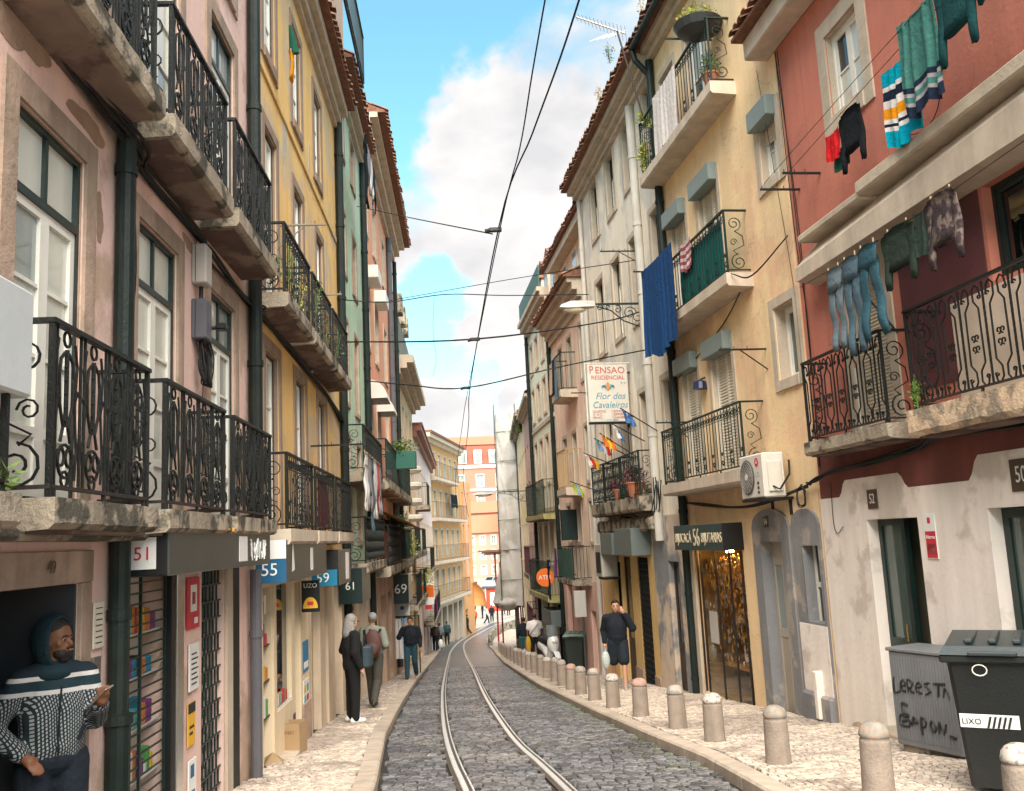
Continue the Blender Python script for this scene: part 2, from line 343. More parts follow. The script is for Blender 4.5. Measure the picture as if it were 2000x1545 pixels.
    def balcony(s, u0, u1, z, dep=.32, th=.14, H=.85, style='bars', m=None, rm=None, name='balcony', inset=.04, rough_=.0, p=.11, over=.06):
        mb = MB(); nseg = max(4, int((u1 - u0) / .12)); jit = lambda: R.uniform(-1, 1) * rough_
        ring = []
        for k in range(nseg + 1):
            u = u0 - over + (u1 - u0 + 2 * over) * k / nseg; a, b_, c = jit() * .3, jit() * .3, jit() * .3
            ring.append([(u, .02, z), (u, -dep - over + a, z), (u, -dep - over + a * .6, z - th * .82 + b_), (u, -dep - over + .03 + c, z - th + c), (u, .02, z - th - .02 + b_)])
        k0 = 0
        for q in ring: mb.v += q
        for k in range(nseg):
            for j in range(5): a = k * 5 + j; b_ = k * 5 + (j + 1) % 5; mb.f.append((a, b_, b_ + 5, a + 5))
        mb.f += [(4, 3, 2, 1, 0), tuple(nseg * 5 + j for j in range(5))]
        S = s.part(name, mb, m or CONC)
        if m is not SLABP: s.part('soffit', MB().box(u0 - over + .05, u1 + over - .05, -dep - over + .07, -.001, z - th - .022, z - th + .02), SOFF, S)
        rail(s, S, u0, u1, z, dep, H, style, rm or IRON, p)
        return S
def spiral(cx, cz, r, a0, turns, n=14, shrink=.75):
    return [(cx + r * (1 - shrink * k / n) * cos(a0 + turns * 2 * pi * k / n), cz + r * (1 - shrink * k / n) * sin(a0 + turns * 2 * pi * k / n)) for k in range(n + 1)]
def scurve(x0, z0, x1, z1, bulge, n=8):
    return [(x0 + (x1 - x0) * t + bulge * sin(2 * pi * t), z0 + (z1 - z0) * t) for t in [k / n for k in range(n + 1)]]
def motif(style, L_, H, p):
    out = []; A = lambda pts, r=.006, tag='scroll': out.append((pts, r, tag))
    if style == 'lyre':
        n = max(1, round(L_ / .37)); q = L_ / n
        for i in range(n):
            c = (i + .5) * q; x0 = i * q
            for dx in (0, .052):
                if x0 + dx > 0.001: A([(x0 + dx, .05), (x0 + dx, H)], .0085, 'baluster')
            for sg in (-1, 1):
                A([(c + sg * w_, z_) for w_, z_ in ((.02, H - .12), (.07, H - .16), (.085, H - .24), (.075, H * .55), (.03, H * .42), (.06, H * .33))], .009)
                A(spiral(c + sg * .055, H * .24, .05, pi / 2, sg * 1.0, 12, .2), .009)
                A([(c + sg * .12, .1), (c + sg * .135, H * .3), (c + sg * .105, H * .55), (c + sg * .13, H * .8), (c + sg * .1, H - .06)], .008)
                A(spiral(c + sg * .11, H * .62, .035, 0, sg * 1.2, 10), .008)
            A([(c, H * .42), (c, H * .88)], .011, 'baluster')
            A(spiral(c, H - .05, .04, -pi / 2, 1, 10, 0), .008); A(spiral(c, .1, .04, -pi / 2, 1, 10, 0), .008)
            A(spiral(c, H * .22, .085, -pi / 2, 1, 14, 0), .009)
            for k in range(5): z = H * (.45 + .08 * k); A([(c - .012, z), (c + .012, z + .03)], .009)
    elif style == 'arc':
        n = max(1, round(L_ / .34)); q = L_ / n
        for i in range(n):
            c = (i + .5) * q; A([(c, .06), (c, H - .02)], .009, 'baluster')
            for k in range(10): z = .2 + k * (H - .4) / 10; A([(c - .008, z), (c + .008, z + .02)], .0095)
            for sg in (-1, 1):
                b = sg * q / 2
                A([(c + sg * .035, H - .15), (c + sg * .06, H - .06), (c + sg * .1, H - .03), (c + sg * .145, H - .07), (c + sg * .14, H - .17), (c + sg * .08, H - .24), (c + sg * .075, .26), (c + sg * .14, .19), (c + sg * .145, .1), (c + sg * .1, .05), (c + sg * .06, .07), (c + sg * .04, .14)], .0085)
                A(spiral(c + sg * .06, H - .14, .025, 0, sg * .8, 8), .008); A(spiral(c + sg * .06, .13, .025, 0, -sg * .8, 8), .008)
                if 0 < i * q + q / 2 + b < L_:
                    for z in (.40, .50): A(spiral(c + b - sg * .027, H * z + .0, .033, -pi / 2, sg * .95, 10, .6), .0075)
    elif style in ('bars', 'scrollbars'):
        n = max(2, round(L_ / p))
        for i in range(1, n): A([(i * L_ / n, .06), (i * L_ / n, H - .01)], .008, 'baluster')
        if style == 'scrollbars':
            for i in range(n):
                c = (i + .5) * L_ / n
                A(spiral(c, H - .1, .04, pi / 2, (1 if i % 2 else -1) * 1.0, 8, .3), .007)
                if i % 3 == 1: A(spiral(c, .16, .045, -pi / 2, 1.1, 8, .4), .008); A(spiral(c, .3, .03, -pi / 2, -1.1, 8, .4), .008)
            A([(0, H - .16), (L_, H - .16)], .007)
    elif style == 'panel':
        n = max(2, round(L_ / .16))
        for i in range(n):
            c = (i + .5) * L_ / n; A([(c, .05), (c, H)], .009, 'baluster')
            A([(c - .05, .1), (c + .05, H * .35), (c - .05, H * .6), (c + .05, H * .9)], .008); A([(c + .05, .1), (c - .05, H * .35), (c + .05, H * .6), (c - .05, H * .9)], .008)
    elif style == 'side':
        A(spiral(L_ * .42, H * .80, min(L_ * .36, .12), -pi / 2, 1.6, 18, .8), .008); A(spiral(L_ * .52, H * .18, min(L_ * .4, .13), pi / 2, 1.6, 18, .8), .009); A([(L_ * .42, H * .68), (L_ * .75, H * .6), (L_ * .8, H * .45), (L_ * .3, H * .36), (L_ * .5, H * .3)], .008); A(spiral(L_ * .35, H * .5, .06, 0, 1.3, 12, .7), .007)
    return out
def rail(s, S, u0, u1, z, dep, H, style, m, p):
    near = (style in ('lyre', 'arc'))
    parts = {}
    def emit(pts, r, tag, fn):
        path = [fn(a, b) for a, b in pts]
        if tag == 'baluster' and near: s.part('baluster', MB().tube(path, r * 1.15, 4), m, S)
        else: parts.setdefault('scrollwork' if near else 'railing', MB()).tube(path, r, 4)
    fr = lambda a, b: (u0 + a, -dep, z + b)
    for pts, r, t in motif(style, u1 - u0, H, p): emit(pts, r, t, fr)
    for u in (u0, u1):
        fs_ = lambda a, b, u=u: (u, -dep + a, z + b)
        for pts, r, t in motif('side' if style != 'bars' else 'bars', dep, H, p): emit(pts, r, 'x', fs_)
    hr = MB(); hr.box(u0 - .02, u1 + .02, -dep - .022, -dep + .022, z + H, z + H + .025)
    for u in (u0, u1): hr.box(u - .02, u + .02, -dep + .023, 0, z + H, z + H + .025); hr.box(u - .014, u + .014, -dep - .014, -dep + .014, z - .01, z + H)
    s.part('handrail', hr, m, S)
    br = MB(); br.box(u0 - .015, u1 + .015, -dep - .012, -dep + .012, z + .045, z + .065)
    for u in (u0, u1): br.box(u - .01, u + .01, -dep + .013, 0, z + .045, z + .065)
    for k in range(max(2, int((u1 - u0) / .8)) + 1):
        u = u0 + .05 + (u1 - u0 - .1) * k / max(2, int((u1 - u0) / .8)); br.box(u - .01, u + .01, -dep - .01, -dep + .01, z - .02, z + .045)
    s.part('bottom_rail', br, RUST if near else m, S)
    for n_, mb in parts.items(): s.part(n_, mb, m, S)
SHUT = mat('cream_shutter_slats', (.62, .55, .44), .6, var=.05, bump=0); BOXG = mat('grey_green_box', (.20, .25, .245), .5, var=.1, bump=.1)
def pipe(s, u, z0, z1, r=.07, m=PIPE_G, y=-.09, segs=True, name='drainpipe'):
    mb = MB().tube([(u, y, z0), (u, y, z1)], r, 12)
    z = z0 + .6
    while z < z1: mb.tube([(u, y, z), (u, y, z + .07)], r * 1.16, 12); z += 1.5
    return s.part(name, mb, m, smooth=False)
def tiles(s, u0, u1, z, y, m=TILE, pitch=.19, n_rows=2, slope=.42, length=.42):
    me = MB()
    prof = [(cos(pi * k / 6) * .085, sin(pi * k / 6) * .06) for k in range(7)]
    inn = [(x * .8, zz * .75) for x, zz in prof]
    for yy in (0, length):
        for (x, zz) in prof + inn[::-1]: me.v.append((x, yy, zz + yy * slope))
    n = 14
    me.f += [tuple(range(n)), tuple(range(n, 2 * n))[::-1]] + [(i, i + n, (i + 1) % n + n, (i + 1) % n) for i in range(n)]
    me = me.mesh('roof_tile', m); k = 0
    rf = s.part('roof', MB().add([(u0, y, z - .02), (u1, y, z - .02), (u1, 3.2, z + (3.2 - y) * slope), (u0, 3.2, z + (3.2 - y) * slope), (u0, y, z - .07), (u1, y, z - .07), (u1, 3.2, z - .07), (u0, 3.2, z - .07)], [(0, 1, 2, 3), (7, 6, 5, 4), (0, 4, 5, 1), (1, 5, 6, 2), (2, 6, 7, 3), (3, 7, 4, 0)]), TILE2)
    for r in range(n_rows):
        u = u0 + .1
        while u < u1 and k < 290:
            o = bpy.data.objects.new('roof_tile', me); C.objects.link(o); o.parent = rf
            o.location = (u + R.uniform(-.012, .012), y - .06 + r * .3 + R.uniform(-.03, .03), z + r * (.3 * slope) + .005 * r + R.uniform(0, .01)); o.rotation_euler = (0, 0, R.uniform(-.06, .06)); u += pitch; k += 1
    return rf
TILE2 = mat('roof_tiles_beyond', (.19, .095, .065), .9, var=.4, scale=9, bump=.8, bscale=12, spec=.1)
def cornice(s, u0, u1, z, steps=((0, .1, .12), (.1, .17, .22), (.17, .3, .32)), m=STONE_P, name='cornice'):
    mb = MB()
    for a, b, d in steps: mb.box(u0, u1, -d, .02, z + a + (.0005 if a else 0), z + b)
    return s.part(name, mb, m)

def patch(bld, u, z, w, h, m, name='bare_patch', seed=0, y=-.004):
    r_ = random.Random(seed + int(u * 31)); n = 40; pts = []
    for k in range(n):
        a = 2 * pi * k / n; f = 1 + .2 * sin(2 * a + seed) + .14 * sin(3 * a + seed * 2) + .06 * sin(7 * a + seed) + r_.uniform(-.04, .04); pts.append((u + w / 2 * cos(a) * f, z + h / 2 * sin(a) * f))
    return bld.part(name, MB().add([(p, y, q) for p, q in pts] + [(p, .001, q) for p, q in pts], [tuple(range(n))[::-1] if 0 else tuple(range(n))] + [(k, (k + 1) % n, n + (k + 1) % n, n + k) for k in range(n)]), m)
# ================================================================ ground, road, pavements, rails
LCURB = [(-.95, 3), (-1.22, 6.5), (-1.5, 9.43), (-1.71, 11.1), (-2.03, 13.7), (-2.29, 16.6), (-2.6, 20.3), (-3.15, 27.6), (-4.05, 41.2), (-4.8, 52), (-5.75, 65), (-6.1, 77), (-5.9, 84), (-5.3, 90), (-4.5, 93.5), (-3.4, 98.5), (-2, 107)]
RCURB = [(2.05, 3), (1.97, 6.5), (1.88, 8.5), (1.79, 10), (1.5, 12.07), (1.08, 15.5), (.64, 19.6), (.32, 22.4), (-.18, 28.7), (-.81, 36.8), (-1.4, 47), (-1.9, 57), (-2.8, 72), (-3.1, 79), (-2.6, 86), (-1.7, 94)]
LWALL = [(-2.4, 2), (-4.4, 35), (-5.0, 45), (-6.5, 70), (-7.5, 80), (-8, 95)]
RWALL = [(5.1, 3), (3.93, 12), (3.14, 17.3), (2.17, 24.6), (1.4, 30.6), (.78, 36.5), (.48, 44), (.1, 57), (.4, 95)]
LRAIL = [(-.3, 6.5), (-.62, 9.2), (-.8, 10.5), (-1.07, 12.7), (-1.36, 15.5), (-1.75, 19.8), (-2.27, 26.2), (-3.42, 42), (-4.8, 62), (-5.3, 74), (-5.15, 83), (-4.6, 90.2), (-3.8, 96.8), (-2.3, 104), (0, 112)]
RRAIL = [(.62, 6.5), (.32, 9), (.11, 10.6), (-.21, 13.0), (-.66, 17.9), (-1.07, 23), (-1.87, 34), (-3.1, 50), (-4.5, 70.5), (-4.75, 78.4), (-4.42, 85), (-3.4, 94), (-2.2, 99), (.8, 107.5)]
GROUND = mat('plaza_ground', (.36, .32, .27), .9, var=.15, scale=.6, bump=.2, s2=.1, col2=(.30, .27, .23))
ROADM = mat('setts_beyond', (.135, .13, .13), .35, var=.35, scale=1.2, bump=.6, bscale=14, col2=(.10, .10, .105), mix2=.6, s2=.5, cells=9)
PAVEM = mat('limestone_mosaic', (.50, .41, .34), .85, var=.15, scale=8, bump=.6, bscale=30, cells=13)
GROUT = mat('sandy_joints', (.02, .018, .016), .95, var=.35, scale=5, bump=.5, bscale=40, col2=(.05, .046, .022), mix2=.2)
GROUTP = mat('mosaic_joints', (.045, .034, .026), .95, var=.3, scale=5, bump=.5, bscale=40)
COB = mat('basalt_sett', (.13, .128, .136), .22, var=.35, scale=14, bump=.7, bscale=50, island=.55, col2=(.09, .088, .095), mix2=.5, s2=.7, spec=.55, dirt=(.28, .25, .21, .5))
PAV = mat('limestone_cube', (.57, .475, .395), .75, var=.2, scale=20, bump=.5, bscale=70, island=.3, col2=(.38, .31, .26), mix2=.2, s2=.5, spec=.3)
KERB = mat('kerb_stone', (.44, .36, .29), .85, var=.2, scale=6, bump=.5, bscale=35, island=.12, streak=.1)
ys = [2 + .5 * k for k in range(190)]
def strip(fx0, fx1, dz, y0, y1, nx=4, step=.5, name='', m=None, **k):
    mb = MB(); n = int((y1 - y0) / step)
    mb.sheet(lambda a, b: ((lambda y: (fx0(y) + (fx1(y) - fx0(y)) * a, y, gz(y) + dz))(y0 + (y1 - y0) * b)), nx, n)
    return obj(name, mb, m, **k)
gm = MB(); gy = [-30, 0, 20, 40, 60, 65, 70, 75, 80, 85, 90, 95, 140, 300, 1500]
for a, b in zip(gy, gy[1:]): gm.quad((-400, a, gz(a) - .06), (400, a, gz(a) - .06), (400, b, gz(b) - .06), (-400, b, gz(b) - .06))
obj('ground', gm, GROUND, kind='structure')
lc = lambda y: lerp_line(LCURB, y); rc = lambda y: lerp_line(RCURB, y); lw = lambda y: lerp_line(LWALL, y); rw = lambda y: lerp_line(RWALL, y)
lr = lambda y: lerp_line(LRAIL, y); rr = lambda y: lerp_line(RRAIL, y)
Y1 = 36
road = strip(lc, rc, -.022, 3, Y1, name='road', m=GROUT, kind='structure')
strip(lc, lambda y: rc(min(y, 86)) if y < 92 else 6, 0, Y1, 100, name='road', m=ROADM, kind='structure')
pl = strip(lambda y: lw(y) - .4, lambda y: lc(y) - .02, .085, 2.5, 18, name='pavement', m=GROUTP, kind='structure')
strip(lambda y: lw(y) - .4, lambda y: lc(y) - .02, .1, 18, 96, name='pavement', m=PAVEM, kind='structure')
pr = strip(lambda y: rc(y) + .02, lambda y: rw(y) + .4, .085, 2.5, 21, name='pavement', m=GROUTP, kind='structure')
strip(lambda y: rc(y) + .02, lambda y: rw(y) + .4, .1, 21, 90, name='pavement', m=PAVEM, kind='structure')
# kerb stones laid end to end
def kerb(line, y0, y1, side, name_label):
    root = obj('kerb', None, loc=(0, 0, 0), kind='structure'); y = y0
    while y < y1:
        L_ = R.uniform(.85, 1.25); ya, yb = y + .006, min(y + L_ - .006, y1); n = 3; w = .2; mb = MB(); ring = []
        for k in range(n + 1):
            yy = ya + (yb - ya) * k / n; x = lerp_line(line, yy); g = gz(yy)
            ring.append([(x, yy, g - .06), (x, yy, g + .085), (x + side * .02, yy, g + .107), (x + side * w, yy, g + .109), (x + side * w, yy, g - .06)])
        for q in ring: mb.v += q
        for k in range(n):
            for j in range(4): a = k * 5 + j; mb.f.append((a, a + 1, a + 6, a + 5) if side > 0 else (a, a + 5, a + 6, a + 1))
        mb.f += [(0, 1, 2, 3, 4), tuple(n * 5 + j for j in range(5))]
        obj('kerb_stone', mb, KERB, root); y += L_
    return root
kerb(LCURB, 4, 96, -1, ''); kerb(RCURB, 4, 90, 1, '')
# tram track
STEEL = mat('worn_steel', (.72, .70, .68), .3, metal=.35, var=.2, scale=12, bump=.1); RSTEEL = mat('rail_side_steel', (.10, .075, .06), .7, metal=.3, var=.3, scale=20)
track = thing('tram_track', 'curving single tram track of grooved steel rails set into the cobbled road', 'tram track', (0, 8, gz(8)))
def sweep(line, offs, y0=5.5, m=None, name='rail', parent=None):
    P = smooth_line(line, .5); mb = MB(); rings = []
    for i, p in enumerate(P):
        t = (P[min(i + 1, len(P) - 1)] - P[max(i - 1, 0)]).normalized(); nn = Vector((t.y, -t.x))
        rings.append([(p.x + nn.x * o, p.y + nn.y * o - 8, gz(p.y) + h - gz(8)) for o, h in offs])
    k = len(offs)
    for q in rings: mb.v += q
    for i in range(len(rings) - 1):
        for j in range(k - 1): a = i * k + j; mb.f.append((a, a + k, a + k + 1, a + 1))
    return obj(name, mb, m, parent)
for L_ in (LRAIL, RRAIL):
    r_ = sweep(L_, [(-.033, -.03), (-.033, .008), (-.027, .014), (.022, .014), (.026, .008), (.026, -.03)], m=STEEL, name='rail', parent=track)
    s1 = 1
    g_ = sweep(L_, [(.026, -.012), (.062, -.012)], m=RSTEEL, name='groove', parent=r_)
    g_ = sweep(L_, [(.062, -.03), (.062, .006), (.08, .006), (.082, -.03)], m=STEEL, name='guard_lip', parent=r_)
    g_ = sweep(L_, [(-.075, -.004), (-.034, .003)], m=RSTEEL, name='web', parent=r_)
# setts
def stone_variants(w, l, h, nvar, jit):
    out = []
    for _ in range(nvar):
        j = lambda s=1: R.uniform(-jit, jit) * s
        c = [(-w / 2 + j(), -l / 2 + j()), (w / 2 + j(), -l / 2 + j()), (w / 2 + j(), l / 2 + j()), (-w / 2 + j(), l / 2 + j())]
        tilt = (j(.5), j(.5)); vs = []
        for f, z in ((1, -.03), (.98, h * .55), (.78, h)):
            for x, y in c: vs.append((x * f, y * f, z + (tilt[0] * x / w + tilt[1] * y / l if z > 0 else 0)))
        fs = [(a + b, a + (b + 1) % 4, a + 4 + (b + 1) % 4, a + 4 + b) for a in (0, 4) for b in range(4)] + [(8, 9, 10, 11)]
        out.append((vs, fs))
    return out
def lay(spots, variants, parent, pname, m, nsingle=300):
    spots.sort(key=lambda q: q[1] if 8.3 < q[1] else q[1] + 100)
    meshes = []
    for vs, fs in variants: meshes.append(MB().add(vs, fs).mesh(pname, m))
    rest = MB(); V = rest.v; F_ = rest.f
    for i, (x, y, a, sx) in enumerate(spots):
        z = gz(y)
        if i < nsingle:
            o = bpy.data.objects.new(pname, R.choice(meshes)); C.objects.link(o); o.parent = parent; o.location = (x, y, z + parent['dz']); o.rotation_euler = (-.09, 0, a); o.scale = (sx, 1, 1)
        else:
            vs, fs = R.choice(variants); k = len(V); c, s_ = cos(a), sin(a)
            V += [(x + vx * sx * c - vy * s_, y + vx * sx * s_ + vy * c, z + parent['dz'] + vz - .09 * (vx * sx * s_ + vy * c)) for vx, vy, vz in vs]
            F_ += [tuple(q + k for q in f) for f in fs]
    obj(pname + 's', rest, m, parent, kind='stuff')
road['dz'] = 0.; pl['dz'] = .1; pr['dz'] = .1
sp = []; y = 6.8
while y < Y1 - .1:
    a0, a1 = lc(y) + .03, rc(y) - .03; row = .088 + .014 * (y > 17); ang = .03 * sin(y * .7)
    x = a0 + R.uniform(0, .1)
    while x < a1 - .05:
        w = R.uniform(.075, .13); xc = x + w / 2; yy = y + .05 * sin(xc * 1.7 + y * .15) + R.uniform(-.008, .008) + (.12 * (xc - rr(y)) ** 2 * .4 if xc > rr(y) else 0)
        if all(abs(xc - q(yy) - .012) > .055 + w / 2 for q in (lr, rr)) and lc(yy) + w / 2 < xc < rc(yy) - w / 2: sp.append((xc, yy, ang + R.uniform(-.05, .05) + (.1 * (xc - rr(y)) if xc > rr(y) else 0), w / .112))
        x += w + .014
    y += row
lay(sp, stone_variants(.112, .078, .013, 12, .009), road, 'cobble', COB)
def mosaic(fa, fb, y0, y1, parent):
    sp = []; y = y0
    while y < y1:
        s_ = .064 + .002 * (y > 14); x = fa(y) + R.uniform(0, .05)
        while x < fb(y) - .02:
            xc = x + .03; sp.append((xc, y + .035 * sin(xc * 4 + y) + R.uniform(-.006, .006), R.uniform(-.25, .25) + .5 * cos(xc * 4 + y), R.uniform(.85, 1.15))); x += s_ + R.uniform(0, .006)
        y += s_
    lay(sp, stone_variants(.057, .057, .005, 10, .006), parent, 'paving_stone', PAV)
mosaic(lambda y: lw(y) - .02, lambda y: lc(y) - .22, 7.2, 17.9, pl)
mosaic(lambda y: rc(y) + .22, lambda y: rw(y) + .04, 6.6, 20.9, pr)
# weeds in the joints by the kerb
LEAF = mat('leaf_green', (.10, .17, .03), .6, var=.35, scale=9, bump=0, island=.4); LEAF_D = mat('leaf_dark_green', (.03, .07, .02), .6, var=.3, scale=9, bump=0, island=.4); LEAF_Y = mat('leaf_yellow_green', (.28, .30, .05), .6, var=.3, scale=9, bump=0, island=.4); LEAF_R = mat('leaf_dark_red', (.10, .015, .03), .6, var=.3, scale=9, bump=0, island=.5)
def leaves(mb, c, rad, n, sz=.03, ln=2.2, seed=None):
    for _ in range(n):
        d = Vector((R.gauss(0, 1), R.gauss(0, 1), R.gauss(0, 1))).normalized() * (R.random() ** .45); p = Vector((c[0] + d.x * rad[0], c[1] + d.y * rad[1], c[2] + d.z * rad[2]))
        t = Vector((R.gauss(0, 1), R.gauss(0, 1), R.gauss(.3, .8))).normalized(); q = t.cross(Vector((R.gauss(0, 1), R.gauss(0, 1), R.gauss(0, 1)))).normalized(); s_ = sz * R.uniform(.6, 1.3)
        mb.add([p, p + t * s_ * ln * .5 + q * s_ * .4, p + t * s_ * ln, p + t * s_ * ln * .5 - q * s_ * .4], [(0, 1, 2, 3)])
    return mb
wm = MB()
for _ in range(260):
    y = R.uniform(9.5, 26); x = rc(y) - abs(R.gauss(0, .18)) - .02; leaves(wm, (x, y, gz(y) + .012), (.03, .03, .006), 5, .011)
obj('weeds', wm, LEAF, kind='stuff', label='thin weeds in the joints along the right kerb', )
# ================================================================ left side of the street
LP0, LP1 = (-2.6, 5), (-4.4, 35)
PINK = plaster('pink_plaster', (.74, .52, .46), (.50, .36, .28), .2, .08, .2)
L1 = Bld('pink_townhouse', 'pink plastered townhouse with ornate iron balconies beside the hooded man', LP0, LP1, -6, 5.08, gz(4), 'town house')
wins = [(-.38, .52), (1.47, 2.42), (3.42, 4.35)]
for k, (a, b) in enumerate(wins):
    for z0, z1 in ((.30, 2.47), (3.16, 5.33), (6.0, 8.0)):
        L1.window(a, b, z0, z1, transom=.44, panel=.2, rows=3, gls=[GL_B, GL_B, GL_M] if k else [GL_B, GL_B, GL_M], panes=z0 < 6, sw=.16, surround=STONE, rv=.06, fw=.055)
for a in (-2.4, -4.4):
    for z0, z1 in ((.30, 2.47), (3.16, 5.33)): L1.window(a, a + .92, z0, z1, transom=.62, panel=.24, panes=False, rv=.06)
# ground floor openings
L1.ops += [(-.42, .56, -2.0, -.14, .5), (1.26, 2.2, -2.6, -.13, .2), (3.2, 3.95, -2.8, -.13, .2)]
L1.wall(PINK, -3.3, 9.1)
cornice(L1, -6, 5.08, 8.8)
L1.part('lintel', MB().bbox(-.62, .72, -.035, .02, -.139, .05), STONE)
text('49', .1, mat('brown_lettering', (.10, .06, .04), .8, bump=0), L1.root, (.1 + 6, -.05, -.04 - L1.zb), (pi / 2, 0, 0), .002)
for u in (-.62, .565): L1.part('door_jamb', MB().bbox(u, u + .15, -.03, .02, -3, -.14), STONE)
L1.part('dark_passage', MB().box(-.42, .56, .5, .53, -2.0, -.141), DARK)
L1.part('inner_door', MB().bbox(.545, .5595, .0, .49, -2, -.145), mat('grey_door', (.035, .036, .042), .6))
for (u0, u1) in ((-.55, .84), (1.2, 2.76), (3.08, 4.66)):
    L1.balcony(u0, u1, .30, .3, .15, .87, 'lyre', m=CONC, rough_=.012)
    L1.balcony(u0, u1, 3.1, .32, .17, .87, 'lyre', m=CONC, rough_=.015)
L1.balcony(-2.6, -1.0, .30, .3, .15, .87, 'lyre', m=CONC, rough_=.012)
L1.part('ledge', MB().bbox(-4, 4.9, -.2, .0, .1, .17, .02), CONC)
pipe(L1, 1.04, -1.0, 8.8, .066, y=-.075); pipe(L1, 1.04, -2.4, -1.0, .075, y=-.08, name='standpipe')
L1.part('pipe_collar', MB().tube([(1.04, -.08, -1.04), (1.04, -.08, -.98)], .09, 14), PIPE_G)
pipe(L1, 4.98, -.1, 9.2, .075)
pipe(L1, 4.92, -3, -.2, .06, PIPE_GR, name='grey_drainpipe')
BARE = mat('bare_brown_plaster', (.32, .22, .165), .95, var=.2, scale=5, bump=.6, bscale=20, spec=.1)
for u, z, w, h, sd in ((-.35, 2.86, .55, .30, 1), (.55, 2.75, .5, .16, 2), (2.75, 2.68, .3, .12, 3), (.78, 2.2, .12, .3, 4), (-1.2, 2.8, .5, .35, 5), (1.35, 2.9, .2, .14, 6)): patch(L1, u, z, w, h, BARE, seed=sd)
# shop 51
G = L1
gr = MB()
for k in range(34): z = -2.6 + k * .073; gr.box(1.3, 2.16, -.012, .0, z, z + .012)
for u in (1.27, 1.62, 2.16): gr.box(u, u + .022, -.02, .0, -2.6, -.14)
G.part('security_grille', gr, GREEN_F)
gr = MB()
for k in range(17): z = -2.7 + k * .15; gr.box(3.22, 3.93, .02, .035, z, z + .014)
for k in range(7): u = 3.22 + k * .115; [gr.box(u + (.05 if j % 2 else 0), u + .014 + (.05 if j % 2 else 0), .036, .05, -2.7 + j * .15, -2.55 + j * .15) for j in range(17)]
G.part('window_grille', gr, GREEN_F); G.part('shop_glass', MB().box(3.2, 3.95, .1, .12, -2.8, -.14), GL_G)
G.part('metal_door_strip', MB().bbox(2.32, 2.5, -.06, .0, -2.7, -.14), mat('brushed_aluminium', (.6, .6, .58), .25, metal=.9, bump=.05))
G.part('door_frame', MB().bbox(2.21, 2.31, -.05, .0, -2.7, -.14), BLACK)
G.part('pilaster', MB().bbox(3.98, 4.2, -.03, .0, -2.7, -.14), STONE_P); G.part('door_leaf', MB().bbox(4.24, 4.5, -.02, .01, -2.8, -.16), BLACK)
G.part('plinth', MB().bbox(2.52, 3.18, -.03, 0, -2.75, -2.15), mat('ochre_skirting', (.45, .2, .07), .8, col2=(.5, .4, .36), mix2=.4))
shf = MB()
for z in (-.55, -.85, -1.2, -1.55, -1.9, -2.2): shf.box(1.28, 2.18, .03, .17, z, z + .012)
sh = G.part('shelf', shf, WHITE)
gc = [mat('goods_' + n_, c, .5, bump=0) for n_, c in (('red', (.5, .03, .04)), ('blue', (.02, .22, .35)), ('yellow', (.65, .45, .03)), ('white', (.7, .7, .68)), ('teal', (.1, .4, .4)), ('black', (.03, .03, .04)), ('orange', (.6, .2, .03)), ('purple', (.2, .04, .2)), ('green', (.08, .3, .08)))]
def goods(parent, u0, u1, y0, y1, levels, s_=(.06, .14), name='packet', bld=None):
    for z in levels:
        u = u0
        while u < u1 - s_[1]:
            w, h = R.uniform(*s_), R.uniform(s_[0] * 1.3, s_[1] * 1.5)
            bld.part(name, MB().bbox(u, u + w * .92, y0, y1, z + .013, z + .013 + h, .008), R.choice(gc), parent); u += w
goods(sh, 1.3, 2.15, .03, .1, (-.55, -.85, -1.2, -1.55, -1.9, -2.2), bld=G)
G.part('shop_back', MB().box(1.26, 2.2, .175, .18, -2.6, -.14), mat('shop_back_wall', (.62, .58, .5), .8))
# sign box above shop 51
def on(bld, u, y, z): return bld.world(u, y, z)
def signbox(bld, name, label, u0, u1, dep, z0, z1, face_m, end_m, cat='shop sign', tilt=0):
    t = thing(name, label, cat, on(bld, u0, 0, z0), bld.rz); w, h = u1 - u0, z1 - z0
    obj('box', MB().bbox(0, w, -dep, -.002, 0, h, .006), face_m, t)
    return t
GREYM = mat('grey_sign_metal', (.085, .095, .095), .35, metal=.5, var=.15, scale=2, bump=.15, bscale=4)
PAPER = mat('paper', (.72, .70, .68), .8, var=.06, bump=.1); RED_P = mat('red_print', (.55, .03, .05), .6, var=0, bump=0); WH_P = mat('white_print', (.8, .8, .78), .6, var=0, bump=0); BLK_P = mat('black_print', (.015, .015, .018), .6, var=0, bump=0); BLUE_P = mat('blue_print', (.01, .10, .22), .5, var=0, bump=0); YEL_P = mat('yellow_print', (.75, .42, .03), .6, var=.05, bump=0)
s = signbox(L1, 'shop_sign', 'grey metal sign box with a paper reading 51 on its dark end', 1.22, 4.5, .33, -.14, .16, GREYM, BLACK)
e = obj('end_panel', MB().bbox(-.012, -.001, -.32, -.01, .01, .29, .002), BLACK, s)
obj('paper', MB().box(-.018, -.013, -.25, -.075, .05, .26), PAPER, e)
text('51', .125, RED_P, e, (-.02, -.163, .15), (pi / 2, 0, -pi / 2), .002)
obj('poster', MB().box(1.95, 2.25, -.337, -.332, .05, .27), PAPER, s)
gp = MB()
rr_ = random.Random(3)
for k in range(7):
    x = 2.45 + k * .09; pts = [(x + rr_.uniform(-.04, .05), -.334, .04 + .2 * rr_.random()) for _ in range(5)]; gp.tube(pts, .006, 4)
gp.tube([(2.4, -.334, .24), (2.55, -.334, .1), (2.7, -.334, .25), (2.85, -.334, .06), (3.05, -.334, .2)], .007, 4)
obj('graffiti', gp, WH_P, s)
fo = MB(); 
